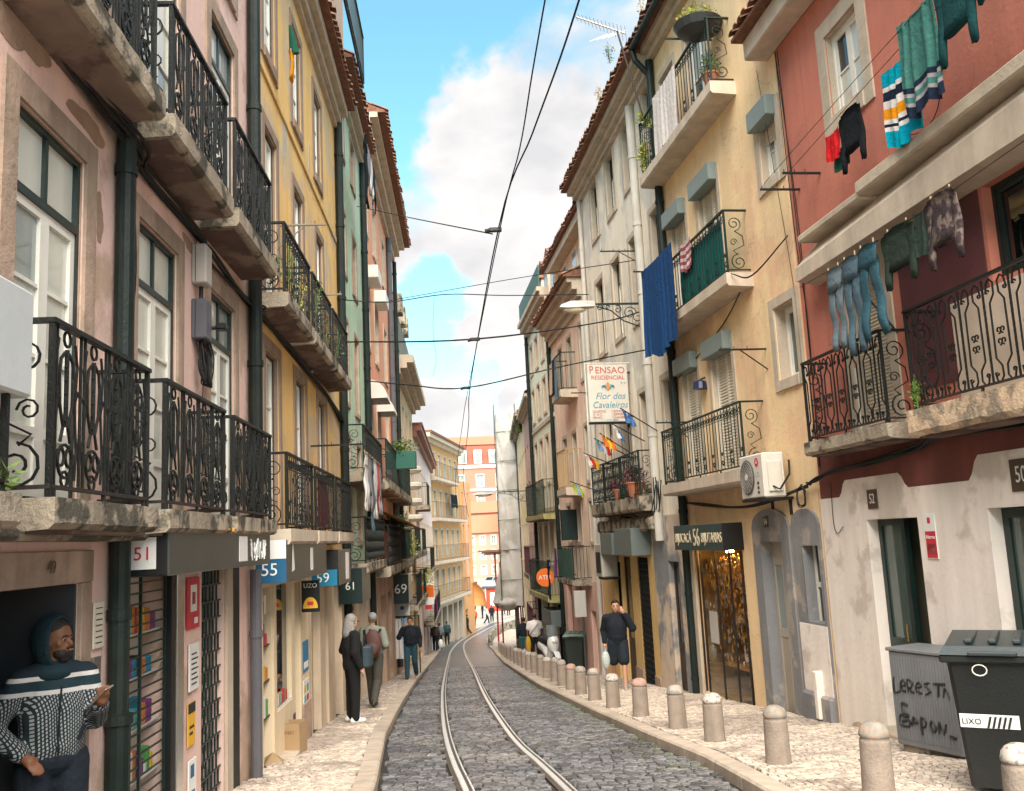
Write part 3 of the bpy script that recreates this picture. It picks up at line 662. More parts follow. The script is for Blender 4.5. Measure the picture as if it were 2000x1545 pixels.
for k in range(60): u = 1.0 + k * .036; fo.ball((u, -.31 + R.uniform(-.03, .03), .32 + R.uniform(-.01, .012)), (.03, .03, .016), 6, 4)
obj('filler_foam', fo, mat('orange_foam', (.55, .27, .04), .9, var=.3, scale=12), s)
# notices on the pink wall
def notice(bld, name, label, u, z, w, h, m, y=-.008, cat='notice', extra=None):
    t = thing(name, label, cat, on(bld, u, y, z), bld.rz); obj('board', MB().bbox(0, w, -.01, 0, 0, h, .002), m, t)
    for (a, b, c, d, mm) in extra or []: obj('print', MB().box(a, b, -.0125, -.0102, c, d), mm, t)
    return t
notice(L1, 'red_advert', 'red vertical advert panel with a white oval on the pink wall', 2.72, -.62, .36, .42, RED_P, extra=[(.09, .27, .14, .36, WH_P), (.13, .23, .2, .3, RED_P), (.2, .3, .04, .09, WH_P)])
o_ = thing('price_card', 'white menu card in a frame below the red advert', 'notice', on(L1, 2.78, -.008, -1.12), L1.rz); obj('board', MB().bbox(0, .28, -.014, 0, 0, .38, .004), PAPER, o_)
for k in range(7): obj('print', MB().box(.05, .2 + .04 * (k % 2), -.0165, -.0142, .05 + k * .04, .062 + k * .04), BLK_P, o_)
notice(L1, 'yellow_notice', 'yellow notice with a black top under the menu card', 2.76, -1.55, .2, .34, YEL_P, extra=[(.0, .2, .26, .34, BLK_P), (.04, .16, .14, .16, BLK_P), (.04, .13, .09, .11, BLK_P)])
notice(L1, 'intercom_plate', 'white and blue plate lowest on the pink wall', 2.78, -2.0, .22, .34, WH_P, extra=[(.05, .15, .2, .3, BLUE_P), (.05, .17, .06, .1, BLUE_P)])
o_ = notice(L1, 'paper_notice', 'cream paper notice with typed lines beside the dark doorway', .78, -.55, .16, .28, mat('cream_paper', (.66, .60, .5), .8), extra=[(.03, .13, .03 + k * .035, .036 + k * .035, BLK_P) for k in range(7)])
o_ = thing('door_intercom', 'narrow metal intercom with five buttons below the cream paper notice', 'intercom', on(L1, .77, -.004, -1.0), L1.rz)
obj('plate', MB().bbox(0, .12, -.02, 0, 0, .4, .003), mat('dull_steel', (.35, .34, .32), .4, metal=.8), o_)
for k in range(5): obj('button', MB().tube([(.06, -.021, .09 + k * .055), (.06, -.027, .09 + k * .055)], .011, 8), BLACK, o_)
# meter boxes and cable tangle
MET = mat('grey_plastic', (.42, .38, .35), .5, var=.08, bump=.1)
for (z, m_, lb) in ((2.35, MET, 'pale grey junction box high on the pink wall'), (1.85, mat('dark_plastic', (.09, .09, .11), .5), 'dark junction box just below the pale one')):
    t = thing('junction_box', lb, 'junction box', on(L1, 2.84, 0, z), L1.rz); obj('body', MB().bbox(0, .2, -.13, 0, 0, .36, .012), m_, t); obj('cover_seam', MB().box(-.003, .203, -.04, -.035, .01, .35), BLACK, t); obj('conduit', MB().tube([(.14, -.05, -.12), (.14, -.05, 0)], .02, 8), BLACK, t)
def cable(label, pts, r=.012, m=CABLE, bld=None, strands=1, spread=.03, name='cable', cat='cable', n=10, sag=0, smooth_=True):
    P = [Vector(bld.world(*p)) if bld else Vector(p) for p in pts]; mb = MB(); o = P[0]
    for k in range(strands):
        off = [Vector((R.uniform(-1, 1), R.uniform(-1, 1), R.uniform(-1, 1))) * spread * (k > 0) for _ in P]; Q = [p + d - o for p, d in zip(P, off)]
        path = []
        if len(Q) == 2:
            for i in range(n + 1): t_ = i / n; path.append(Q[0].lerp(Q[1], t_) - Vector((0, 0, sag * 4 * t_ * (1 - t_))))
        else:
            E_ = [Q[0] * 2 - Q[1]] + Q + [Q[-1] * 2 - Q[-2]]
            for i in range(1, len(E_) - 2):
                a, b, c, d = E_[i - 1:i + 3]
                for j in range(6): t_ = j / 6; path.append(.5 * ((2 * b) + (c - a) * t_ + (2 * a - 5 * b + 4 * c - d) * t_ * t_ + (3 * b - a - 3 * c + d) * t_ ** 3))
            path.append(Q[-1])
        mb.tube(path, r, 5)
    return obj(name, mb, m, loc=o, label=label, category=cat)
cable('thick bundle of black cables under the upper balconies of the pink house', [(-3, -.05, 3.35), (-.5, -.05, 3.0), (1.1, -.12, 2.85), (1.5, -.04, 2.82), (2.9, -.04, 2.78), (3.2, -.08, 2.72), (4.9, -.05, 2.7), (5.05, -.16, 2.65), (5.3, -.04, 2.7), (6.9, -.04, 2.72), (9, -.05, 2.62), (11, -.05, 2.6), (12.7, -.05, 2.4)], .014, bld=L1, strands=6, spread=.045)
cable('tangle of thin black wires hanging below the dark junction box', [(2.95, -.06, 1.85), (2.86, -.09, 1.6), (2.9, -.1, 1.45), (3.05, -.1, 1.5), (3.12, -.08, 1.75), (3.0, -.06, 1.95), (3.18, -.05, 1.8), (3.1, -.08, 1.55), (2.98, -.1, 1.48), (2.9, -.08, 1.75)], .006, bld=L1, strands=7, spread=.04)
cable('loose wire dropping down the pink wall from the junction boxes', [(3.05, -.05, 1.5), (3.08, -.03, 1.1), (3.05, -.02, .8), (2.95, -.03, .45)], .005, bld=L1)
cable('thin wires running down beside the first green drainpipe', [(1.3, -.03, 2.8), (1.36, -.02, 2.0), (1.3, -.02, 1.2), (1.34, -.02, .4)], .005, bld=L1, strands=3, spread=.03)
o_ = thing('camera_bracket', 'short black camera bracket jutting beside the junction boxes', 'bracket', on(L1, 3.15, 0, 2.0), L1.rz); obj('arm', MB().tube([(0, 0, 0), (.05, -.16, .03)], .02, 8), BLACK, o_); obj('head', MB().bbox(.0, .12, -.22, -.13, .0, .06, .01), BLACK, o_)
# white sign board at the very left edge
o_ = thing('projecting_sign', 'blank grey-white metal sign box projecting in front of the nearest balcony', 'sign', on(L1, -.98, -.12, .74), L1.rz); obj('panel', MB().bbox(-.45, .14, -.22, .0, .0, .5, .015), mat('blank_sign_white', (.50, .53, .55), .45, var=.06, bump=.1), o_); obj('bracket', MB().box(-.3, -.27, .0, .3, .2, .23), BLACK, o_)
# ---------------------------------------------------------------- yellow townhouse
YEL = plaster('ochre_plaster', (.79, .51, .20), (.62, .46, .28), .25, .08, .25)
L2 = Bld('ochre_townhouse', 'ochre yellow townhouse with wooden windows and drying racks, left of the street', LP0, LP1, 5.10, 12.78, gz(17), 'town house')
for k, c in enumerate((6.28, 8.32, 10.4)):
    for j, (z0, z1, w) in enumerate(((.24, 2.42, .84), (2.95, 5.3, .76), (6.35, 7.9, .78))):
        L2.window(c - w / 2, c + w / 2, z0, z1, of=BROWN, transom=0, panel=.15 if j < 2 else 0, rows=3, gls=[GL_B, GL_M] if k else [GL_B], sw=.14, surround=mat('brown_stone', (.30, .21, .155), .85, var=.2, scale=4, streak=.2), rv=.08 if j else .1, panes=True)
    L2.ops[-1] = L2.ops[-1]
GF = [(5.55, 6.15, -2.9, -.42, .5), (6.3, 7.25, -1.9, -.42, .4), (7.5, 7.95, -3.1, -.45, .25), (8.9, 9.7, -3.2, -.5, .2), (10.2, 10.55, -3.2, -.55, .2), (11.3, 12.3, -3.4, -.6, .25)]
L2.ops += GF; L2.wall(YEL, -3.6, 8.75)
fac = MB(); cr_m = mat('cream_shopfront', (.74, .60, .42), .8, var=.06, scale=2, streak=.1, dirt=(.4, .32, .24, .35))
def skin(bld, u0, u1, z0, z1, m, d, name, ops):
    mb = MB(); us = sorted({u0, u1, *[q for o in ops for q in o[:2] if u0 < q < u1]}); zs = sorted({z0, z1, *[q for o in ops for q in o[2:4] if z0 < q < z1]})
    for a, b in zip(us, us[1:]):
        for c, e_ in zip(zs, zs[1:]):
            if not any(o[0] < (a + b) / 2 < o[1] and o[2] < (c + e_) / 2 < o[3] for o in ops): mb.box(a, b, -d, .0, c, e_)
    for a, b, c, e_, rv in ops:
        if u0 <= a and b <= u1 and z0 <= e_ <= z1: c = max(c, z0); mb.box(a + .001, a + .012, .001, rv - .11, c, e_ - .013); mb.box(b - .012, b - .001, .001, rv - .11, c, e_ - .013); mb.box(a + .001, b - .001, .001, rv - .11, e_ - .012, e_ - .001)
    return bld.part(name, mb, m)
skin(L2, 5.12, 8.6, -3.5, -.05, cr_m, .03, 'shopfront_render', GF)
skin(L2, 8.602, 12.77, -3.5, -.05, mat('beige_shopfront', (.66, .52, .38), .85, var=.1, scale=2, streak=.15, dirt=(.3, .24, .18, .4)), .025, 'ground_floor_render', GF)
L2.part('shop_window', MB().box(6.32, 7.23, .03, .05, -1.88, -.44), GL_D)
sh = L2.part('shelf', MB().box(5.57, 6.13, .02, .22, -1.5, -1.485).box(5.57, 6.13, .02, .22, -1.1, -1.085).box(5.57, 6.13, .02, .22, -1.9, -1.885), BROWN)
goods(sh, 5.58, 6.1, .02, .12, (-.75, -1.1, -1.5, -1.9), (.1, .19), bld=L2)
sh = L2.part('display_ledge', MB().box(6.3, 7.25, -.02, .03, -1.9, -1.87), WHITE); goods(sh, 6.34, 7.2, -.018, .02, (-1.87,), (.06, .12), bld=L2)
L2.part('stone_plinth', MB().bbox(7.97, 8.6, -.06, -.031, -3.4, -2.1), STONE)
for (a, b, c, d, rv) in GF[2:]:
    f = MB(); f.box(a, a + .05, rv - .1, rv - .02, c, d); f.box(b - .05, b, rv - .1, rv - .02, c, d); f.box(a + .05, b - .05, rv - .1, rv - .02, d - .06, d); w_ = L2.part('door', f, GREEN_F if a != 10.2 else BROWN); L2.part('pane', MB().box(a + .05, b - .05, rv - .06, rv - .05, c + .9, d - .06), R.choice([GL_D, GL_G]), w_); L2.part('panel', MB().bbox(a + .05, b - .05, rv - .08, rv - .04, c, c + .9), GREEN_F, w_)
L2.part('door_step', MB().bbox(5.5, 7.0, -.22, .4, -3.0, -2.42, .01), STONE_P)
L2.part('dark_shop_back', MB().box(5.5, 7.3, .42, .43, -2.9, -.42), DARK)
for (u0, u1) in ((5.35, 7.15), (7.4, 9.2), (9.45, 11.3)):
    L2.balcony(u0, u1, .22, .34, .17, .84, 'scrollbars', m=SLABP, rough_=.01, p=.12)
    L2.balcony(u0, u1, 2.93, .34, .17, .84, 'scrollbars', m=CONC, rough_=.015, p=.12)
cornice(L2, 5.10, 12.78, 8.4, ((0, .1, .08), (.1, .26, .16), (.26, .5, .28)))
tiles(L2, 5.10, 12.9, 8.93, -.42)
pipe(L2, 12.72, -3.3, 8.7, .08)
for z in (5.95,): L2.part('string_course', MB().bbox(5.12, 12.6, -.03, 0, z, z + .1), YEL)
for k, (u, z, m_) in enumerate(((5.42, 3.95, 0),)): pass
GREYP = mat('grey_wall_stain', (.52, .45, .36), .95, var=.15, scale=4, bump=.4, spec=.1)
for u, z, w, h, sd in ((7.3, 5.75, .3, .9, 1), (9.4, 3.1, .25, .7, 2), (11.3, 5.0, .3, 1.1, 3), (5.6, 2.65, .4, .2, 4), (9.5, 6.2, .2, .7, 5)): patch(L2, u, z, w, h, GREYP, 'stain_patch', seed=sd)
# roof terrace with railing and pink gabled attic above
T2 = Bld('roof_attic', 'pink gabled attic with red tiled verge behind a roof terrace railing above the ochre house', (-2.35, 5), (-4.15, 35), 9.4, 12.6, 8.9, 'attic')
T2.wall(plaster('attic_pink', (.58, .42, .33)), 8.9, 12.4, depth=3); tiles(T2, 9.3, 12.7, 12.5, -.3)
o_ = Bld('terrace_railing', 'iron roof terrace railing with plants in front of the pink attic', (-2.0, 5), (-3.8, 35), 8.4, 12.9, 9.5, 'railing')
rail(o_, o_.part('base_bar', MB().box(8.4, 12.9, -.02, .02, 9.42, 9.46), IRON), 8.4, 12.9, 9.46, .02, 1.0, 'bars', IRON_G, .14)
# numbered boxes of the ochre house
def endsign(bld, label, u, dep, z0, z1, L_, end_m, face_m, num, num_m, nsz, tab=None, y_in=0):
    t = thing('shop_sign', label, 'shop sign', on(bld, u, -y_in, z0), bld.rz); h = z1 - z0
    obj('box', MB().bbox(0, L_, -dep, -.003, 0, h, .005), face_m, t); e_ = obj('end_panel', MB().bbox(-.014, -.001, -dep, -.004, 0, h, .002), end_m, t)
    if num: text(num, nsz, num_m, e_, (-.017, -dep / 2, h * (.3 if tab else .5)), (pi / 2, 0, -pi / 2), .002)
    if tab: obj('white_band', MB().box(-.018, -.0145, -dep, -.006, h * .56, h), tab, e_)
    return t
s = endsign(L2, 'grey sign box ending in a blue and white panel reading 55', 5.2, .36, -.36, .1, 3.0, BLUE_P, GREYM, '55', WH_P, .19, WH_P)
obj('torn_paper', MB().add([(.3, -.363, .1), (.5, -.363, .12), (.42, -.363, .4), (.36, -.363, .42)], [(0, 1, 2, 3)]), PAPER, s); obj('torn_paper', MB().box(1.6, 1.8, -.365, -.362, .08, .36), PAPER, s)
s = endsign(L2, 'small black sign box with blue number plate 59', 9.0, .42, -.58, -.05, 1.5, BLACK, GREYM, '', WH_P, .2)
pl_ = obj('number_plate', MB().bbox(-.03, -.016, -.40, .02, .0, .24, .004), mat('blue_plate', (.01, .17, .30), .4, bump=0), s); text('59', .2, WH_P, pl_, (-.032, -.19, .12), (pi / 2, 0, -pi / 2), .002)
for k in range(2): obj('poster', MB().box(.25 + k * .6, .65 + k * .6, -.424, -.4215, .06, .48), PAPER if k else GREYM, s)
s = endsign(L2, 'dark green sign box with pale number 61', 12.2, .42, -1.05, -.42, 1.5, GREEN_F, GREYM, '61', WH_P, .2)
# black projecting UZO sign
o_ = thing('bar_sign', 'black hanging sign with yellow half-disc and the letters UZO', 'sign', on(L2, 7.75, -.03, -.86), L2.rz); obj('panel', MB().bbox(0, .05, -.29, -.05, 0, .42, .004), BLACK, o_); text('UZO', .085, WH_P, o_, (-.004, -.17, .35), (pi / 2, 0, -pi / 2), .002)
obj('yellow_disc', MB().add([(-.006, -.17 + .1 * cos(pi * k / 12), .05 + .15 * sin(pi * k / 12)) for k in range(13)], [tuple(range(13))]), YEL_P, o_); obj('red_mark', MB().box(-.01, -.007, -.21, -.13, .09, .14), RED_P, o_)
notice(L2, 'round_purple_sticker', 'purple oval sticker on the cream shopfront', 7.3, -2.5, .14, .4, mat('purple_print', (.12, .04, .14), .6, bump=0), y=-.032)
notice(L2, 'blue_poster', 'blue and white poster high on the pillar beside the bar sign', 8.05, -1.7, .45, .42, mat('blue_poster', (.05, .2, .38), .6, bump=0), y=-.032, extra=[(.05, .4, .05, .14, WH_P)])
notice(L2, 'menu_poster', 'white photo menu below the blue poster', 8.05, -2.3, .45, .5, PAPER, y=-.032, extra=[(.05 + .2 * (k % 2), .2 + .2 * (k % 2), .05 + .14 * (k // 2), .15 + .14 * (k // 2), gc[(k * 2) % 6]) for k in range(6)])
# drying racks and arms
def arm(label, bld, u, z, L_, m=IRON, y0=0, brace=True, along=0, name='drying_arm', group=None):
    t = thing(name, label, 'bracket', on(bld, u, 0, z), bld.rz, group); obj('bar', MB().box(-.015, .015, -L_, 0, -.012, .012), m, t)
    if brace: obj('brace', MB().tube([(0, -L_ * .55, -.01), (0, -.0, -.3)], .01, 5), m, t)
    for k in range(3): obj('hook', MB().tube([(0, -L_ * (.4 + .28 * k), .0), (0, -L_ * (.4 + .28 * k), .05)], .006, 4), m, t)
    return t
WOODB = mat('weathered_batten', (.25, .21, .16), .8)
arm('weathered timber drying arm at the first ochre upper window', L2, 6.9, 4.3, .62, WOODB); arm('timber drying arm lower down at the second ochre window', L2, 9.0, 3.9, .55, WOODB)
arm('dark drying arm with wire brace above the ochre first-floor rail', L2, 9.2, 1.55, .8, IRON, brace=False)
# ---------------------------------------------------------------- mint, salmon and on
MINT = plaster('mint_plaster', (.46, .62, .46), (.48, .54, .43), .3, .14, .3)
SALM = plaster('salmon_plaster', (.78, .36, .22), (.66, .38, .27), .2, .12, .3)
L3 = Bld('mint_townhouse', 'narrow mint green townhouse between the ochre and salmon ones', LP0, LP1, 12.8, 17.68, gz(22), 'town house')
for c in (13.9, 15.9):
    for z0, z1 in ((.1, 2.2), (2.95, 4.7), (5.75, 7.1), (8.4, 9.5)): L3.window(c - .42, c + .42, z0, z1, of=BROWN, rows=2, panes=False, gls=[GL_B, GL_M, GL_G], sw=.1)
L3.ops += [(13.3, 14.3, -3.6, -.9, .3), (15.2, 16.6, -3.6, -.9, .3)]
L3.wall(MINT, -4.2, 9.9); cornice(L3, 12.8, 17.68, 9.7, ((0, .15, .1), (.15, .35, .25))); tiles(L3, 12.8, 17.7, 10.08, -.4); pipe(L3, 17.55, -3.8, 9.7, .08)
skin(L3, 12.81, 17.67, -4, -.5, mat('worn_beige_render', (.58, .46, .35), .85, var=.12, scale=2, streak=.2, dirt=(.25, .2, .16, .5)), .02, 'ground_floor_render', L3.ops)
for a, b, c, d, rv in L3.ops[-2:]: L3.part('door', MB().box(a, b, rv - .06, rv - .02, c, d), BROWN)
L3.balcony(13.1, 17.3, 1.45, .4, .2, .9, 'scrollbars', m=CONC, rough_=.02, p=.14); L3.balcony(13.1, 17.4, -.35, .4, .2, .88, 'panel', m=CONC, rough_=.03)
L4 = Bld('salmon_townhouse', 'tall salmon townhouse with white awning boxes and deep tiled eaves', LP0, LP1, 17.7, 29, gz(33), 'town house')
for i, c in enumerate((18.9, 21.4, 24.6, 27.4)):
    for z0, z1 in ((-.1, 1.5), (2.3, 4.2), (5.2, 6.9), (8.4, 9.9)): L4.window(c - .5, c + .5, z0, z1, of=WHITE, rows=2, panes=False, gls=[GL_B, GL_M], sw=.12, surround=STONE_P)
for a in (18.2, 20.4, 22.8, 25.4): L4.ops.append((a, a + 1.3, -4.6, -1.4, .3)); 
L4.wall(SALM, -5.2, 11.0)
skin(L4, 17.71, 28.9, -5, -.9, mat('brown_ground_render', (.55, .38, .28), .85, var=.25, scale=1.5, streak=.25, dirt=(.12, .1, .08, .6)), .02, 'ground_floor_render', L4.ops)
for a, b, c, d, rv in L4.ops[-4:]: L4.part('door', MB().box(a, b, rv - .06, rv - .02, c, d), R.choice([BROWN, GREEN_F, DARK]))
cornice(L4, 17.7, 29.0, 10.6, ((0, .2, .12), (.2, .45, .3), (.45, .6, .5))); tiles(L4, 17.7, 29.1, 11.25, -.7, pitch=.22)
pipe(L4, 26.2, -4, 10.6, .1, PIPE_GR); pipe(L4, 29, -4, 10.6, .08)
for u in (18.9, 21.4): L4.part('awning_box', MB().bbox(u - .55, u + .55, -.35, 0, 6.9, 7.25, .02), WHITE)
for u in (18.9, 21.4, 24.6):
    aw = MB()
    for j in range(7):
        t0, t1 = pi / 2 * j / 7, pi / 2 * (j + 1) / 7
        for (a0, a1) in ((t0, t1),): aw.quad((u - .6, -.5 * sin(a0), 3.7 + .5 * cos(a0)), (u + .6, -.5 * sin(a0), 3.7 + .5 * cos(a0)), (u + .6, -.5 * sin(a1), 3.7 + .5 * cos(a1)), (u - .6, -.5 * sin(a1), 3.7 + .5 * cos(a1)))
    for uu in (u - .6, u + .6): aw.add([(uu, 0, 3.7)] + [(uu, -.5 * sin(pi / 2 * j / 7), 3.7 + .5 * cos(pi / 2 * j / 7)) for j in range(8)], [tuple(range(9))])
    if u < 24: L4.part('hood_awning', aw, mat('white_canvas', (.68, .64, .60), .8, var=.1))
for a, b in ((18.0, 22.2), (22.8, 28.6)):
    L4.balcony(a, b, 1.6, .45, .25, 1.0, 'scrollbars', m=CONC, rm=IRON_G, rough_=.03, p=.2); L4.balcony(a, b, -.55, .45, .25, 1.0, 'panel' if a < 20 else 'bars', m=CONC, rm=IRON_G if a > 20 else IRON, p=.16)
cw = MB(); cw.quad((18.2, -.9, .55), (24.5, -1.1, .35), (24.5, -.05, .75), (18.2, -.05, .95)); L4.part('canopy', cw, mat('orange_wood', (.4, .22, .09), .7))
endsign(L4, 'dark green sign box with white number 69', 25.0, .5, -1.9, -1.0, 1.6, GREEN_F, mat('cream_sign_side', (.45, .42, .33), .5), '69', WH_P, .42)
YE2 = plaster('pale_yellow_plaster', (.78, .58, .32), (.62, .5, .34), .3, .12, .3)
L5 = Bld('curved_yellow_house', 'deep yellow house with rounded white balconies beyond the salmon one', LP0, LP1, 29.02, 40.5, gz(45), 'town house')
for c in (30.6, 33, 35.5, 38.4):
    for z0, z1 in ((-1.6, .4), (1.3, 3.2), (4.0, 5.6)): L5.window(c - .5, c + .5, z0, z1, rows=2, panes=False, gls=[GL_M, GL_D], sw=.12, surround=STONE_P)
L5.ops += [(30, 31.5, -5.4, -2.4, .3), (33, 34.5, -5.4, -2.4, .3), (36.5, 38.5, -5.4, -2.4, .3)]
L5.wall(YE2, -6.2, 6.6); cornice(L5, 29.02, 40.5, 6.3, ((0, .2, .2), (.2, .4, .45), (.4, .7, .7)))
for a, b, c, d, rv in L5.ops[-3:]: L5.part('door', MB().box(a, b, rv - .06, rv - .02, c, d), DARK)
for z in (3.0, 2.3, 1.6, .9):
    mb = MB(); mb.lathe([(.5, 0), (.62, .12), (.62, .25), (.5, .3)], 16, (35.5, .0, z)); L5.part('rounded_balcony', mb, mat('white_stucco', (.66, .60, .52), .7))
for a, b in ((30, 34), (36.3, 40)): L5.balcony(a, b, -.4, .5, .2, 1, 'bars', m=CONC, rm=IRON_G, p=.2); L5.balcony(a, b, -2.3, .5, .2, 1.1, 'bars', m=CONC, rm=IRON, p=.2)
L5b = Bld('mossy_attic', 'dark mossy attic storey with small chimneys above the yellow house', (-2.55, 5), (-4.35, 35), 30, 39, 6.9, 'attic')
L5b.wall(mat('mossy_render', (.16, .17, .14), .95, var=.4, scale=2, streak=.3), 6.9, 9.0, depth=3)
for u in (30.5, 32.5, 34.5): L5b.part('chimney', MB().bbox(u, u + .7, -.2, .5, 9.0, 9.8, .02), CONC)
LILAC = plaster('lilac_plaster', (.76, .64, .62), (.66, .58, .55), .3, .1, .2)
L6 = Bld('lilac_townhouse', 'long pale lilac townhouse with brown eaves and many narrow windows', LP0, LP1, 40.55, 66, gz(68), 'town house')
for k in range(11):
    c = 42 + k * 2.25
    for z0, z1 in ((-3.1, -1.2), (-.6, 1.0), (2.2, 3.9)): L6.window(c - .45, c + .45, z0, z1, panes=False, rows=2, gls=[GL_M, GL_D], sw=.12, surround=STONE_P)
    if k % 2 == 0: L6.ops.append((c - .8, c + .9, -7.8, -4.6, .4)); L6.part('shop_opening', MB().box(c - .8, c + .9, .3, .34, -7.8, -4.6), DARK)
L6.wall(LILAC, -8.8, 5.6); cornice(L6, 40.55, 66, 5.2, ((0, .3, .2), (.3, .55, .45)), m=mat('brown_eaves', (.25, .10, .07), .7)); L6.part('roof', MB().box(40.55, 66, -.5, 3, 5.76, 5.9), TILE2)
for a, b, z, m_ in ((43, 49, -1.4, IRON), (46, 58, -4.3, IRON), (41, 44, 1.8, IRON_G)): L6.balcony(a, b, z, .6, .2, 1.1, 'bars', rm=m_, p=.22)
ORG = plaster('orange_plaster', (.56, .33, .15), (.54, .36, .2), .2, .08, .2)
L7 = Bld('orange_corner_house', 'orange yellow apartment house with long green balconies facing the bend', (-6.95, 69.5), (-5.25, 84.5), 0, 15.1, gz(84), 'apartment house')
for k in range(6):
    c = 1.4 + k * 2.4
    for j, (z0, z1) in enumerate(((-4.2, -2.2), (-1.2, .9), (2.0, 4.0), (5.2, 7.0))): L7.window(c - .55, c + .55, z0, z1, panes=False, rows=2, gls=[GL_B, GL_M], sw=.14, surround=STONE_P, sm_=WHITE)
    L7.ops.append((c - .9, c + .9, -8.7, -5.2, .4)); L7.part('shop_opening', MB().box(c - .9, c + .9, .3, .34, -8.7, -5.2), R.choice([DARK, BROWN]))
L7.wall(ORG, -9.6, 8.0); cornice(L7, 0, 15.1, 7.6, ((0, .3, .3), (.3, .6, .6))); L7.part('roof', MB().box(0, 15.1, -.7, 4, 8.21, 8.4), TILE2)
skin(L7, 0.01, 15.05, -9.4, -4.9, STONE_P, .03, 'ground_floor_facing', L7.ops)
for z, a, b in ((-4.5, .5, 14.8), (-1.5, .5, 14.8), (1.8, 1, 14.5), (4.9, 1, 11)): L7.balcony(a, b, z, .7, .25, 1.2, 'bars', m=SLABP, rm=IRON_G, p=.25)
L8 = Bld('slender_orange_tower', 'slender orange and pink house end with a dome-shaped canopy over its corner', (-5.22, 84.6), (-4.35, 90), 0, 4.6, gz(90), 'apartment house')
for k in range(2):
    for z0 in (-3.8, -.6, 2.4): L8.window(.8 + k * 2, 1.5 + k * 2, z0, z0 + 2, panes=False, rows=2, gls=[GL_M], surround=None)
L8.ops.append((.6, 1.6, -9.2, -6.2, .3)); L8.wall(mat('orange_house', (.58, .30, .12), .85, var=.06), -9.8, 5.4, depth=8); L8.part('pink_pilaster', MB().bbox(1.7, 2.6, -.08, 0, -5, 5.4), mat('peach_house', (.60, .34, .25), .85)); L8.part('door', MB().box(.6, 1.6, .2, .25, -9.2, -6.2), DARK)
dm = MB(); 
for k in range(10):
    for j in range(5):
        f_ = lambda i, jj: (3.9 + .9 * sin(pi / 2 * jj / 5) * sin(pi * i / 10), .2 - 1.2 * cos(pi * i / 10) * sin(pi / 2 * jj / 5) - .3, -4.0 - 2.2 * (1 - cos(pi / 2 * jj / 5)))
        dm.quad(f_(k, j), f_(k + 1, j), f_(k + 1, j + 1), f_(k, j + 1))
L8.part('dome_canopy', dm, mat('orange_canvas', (.85, .50, .20), .7))
# ================================================================ right side of the street
REDP = plaster('brick_red_plaster', (.54, .195, .14), (.48, .175, .13), .4, .08, .15)
R1 = Bld('red_townhouse', 'brick red townhouse with white ground floor and laundry lines, nearest on the right', (3.92, 12.1), (4.85, 5), .07, 11, gz(12), 'town house')
W1 = R1.window(1.42, 2.2, 4.88, 5.95, of=WHITE, rows=2, gls=[GL_B, GL_M, GL_D], sw=.2, surround=STONE_P, rv=.12)
R1.window(4.6, 5.5, 4.88, 5.95, of=WHITE, rows=2, sw=.2, surround=STONE_P)
R1.window(1.28, 2.12, 1.02, 2.95, of=WHITE, rows=1, sw=.16, surround=STONE_P, rv=.16); W2 = R1.root
rs = MB()
for k in range(46): z = 1.04 + k * .042; rs.add([(1.32, .11, z), (2.08, .11, z), (2.08, .095, z + .02), (1.32, .095, z + .02), (2.08, .11, z + .041), (1.32, .11, z + .041)], [(0, 1, 2, 3), (3, 2, 4, 5)])
R1.part('roller_shutter', rs, SHUT)
R1.part('cream_parapet_panel', MB().bbox(3.3, 7.6, -.02, 0, 1.07, 2.05, .004), mat('cream_panel', (.62, .50, .40), .8, var=.1, streak=.12))
for a in (3.95, 5.1, 6.6): R1.window(a, a + .95, 2.1, 3.0, of=GREEN_F, sm_=GREEN_F, rows=1, gls=[GL_D], sw=.0, surround=None, rv=.14)
R1.part('dark_tile_panel', MB().box(2.45, 3.9, -.01, .005, 1.3, 3.0), mat('maroon_wall', (.11, .032, .035), .7, var=.2))
R1.ops += [(1.2, 2.3, -2.42, .02, .35), (3.46, 4.6, -2.1, .07, .3), (5.4, 6.6, -2.3, .07, .3)]
R1.wall(REDP, -3.0, 6.9)
WHP = mat('white_render', (.82, .74, .68), .88, var=.05, scale=1.5, streak=.1, bump=.3, bscale=16, col2=(.62, .55, .49), mix2=.2, s2=.9, dirt=(.50, .44, .38, .25), spec=.2)
# white lower render with a stepped, rounded upper edge
def lower(u):
    if u < .09 or .9 > u > .5: pass
    for a, b, z in ((0, .72, .3), (.72, 2.1, .5), (2.1, 3.32, .33), (3.32, 20, .56)):
        if a <= u < b: return z
zs_ = lambda u: sum(w_ * lower(max(.07, min(11, u + d_))) for d_, w_ in ((-.06, .25), (0, .5), (.06, .25)))
mb = MB(); us = sorted(set([.07 + .06 * k for k in range(182)] + [q for o in R1.ops[-3:] for q in o[:2]]))
for a, b in zip(us, us[1:]):
    tops = [o for o in R1.ops[-3:] if o[0] < (a + b) / 2 < o[1]]
    zb0 = tops[0][3] if tops else -3
    za, zb_ = zs_(a), zs_(b); mb.add([(a, -.015, zb0), (b, -.015, zb0), (b, -.015, zb_), (a, -.015, za), (a, 0, zb0), (b, 0, zb0), (b, 0, zb_), (a, 0, za)], [(0, 1, 2, 3), (3, 2, 6, 7), (0, 4, 5, 1)])
    if tops:
        zl = tops[0][2]; mb.add([(a, -.015, -3), (b, -.015, -3), (b, -.015, zl), (a, -.015, zl)], [(0, 1, 2, 3)])
R1.part('white_lower_render', mb, WHP)
for o in R1.ops[-3:]:
    a, b, c, d, rv = o; q = MB(); q.box(a - .001, a + .012, -.014, rv, c, d); q.box(b - .012, b + .001, -.014, rv, c, d); q.box(a, b, -.014, rv, d - .012, d + .001); R1.part('white_reveal', q, WHP)
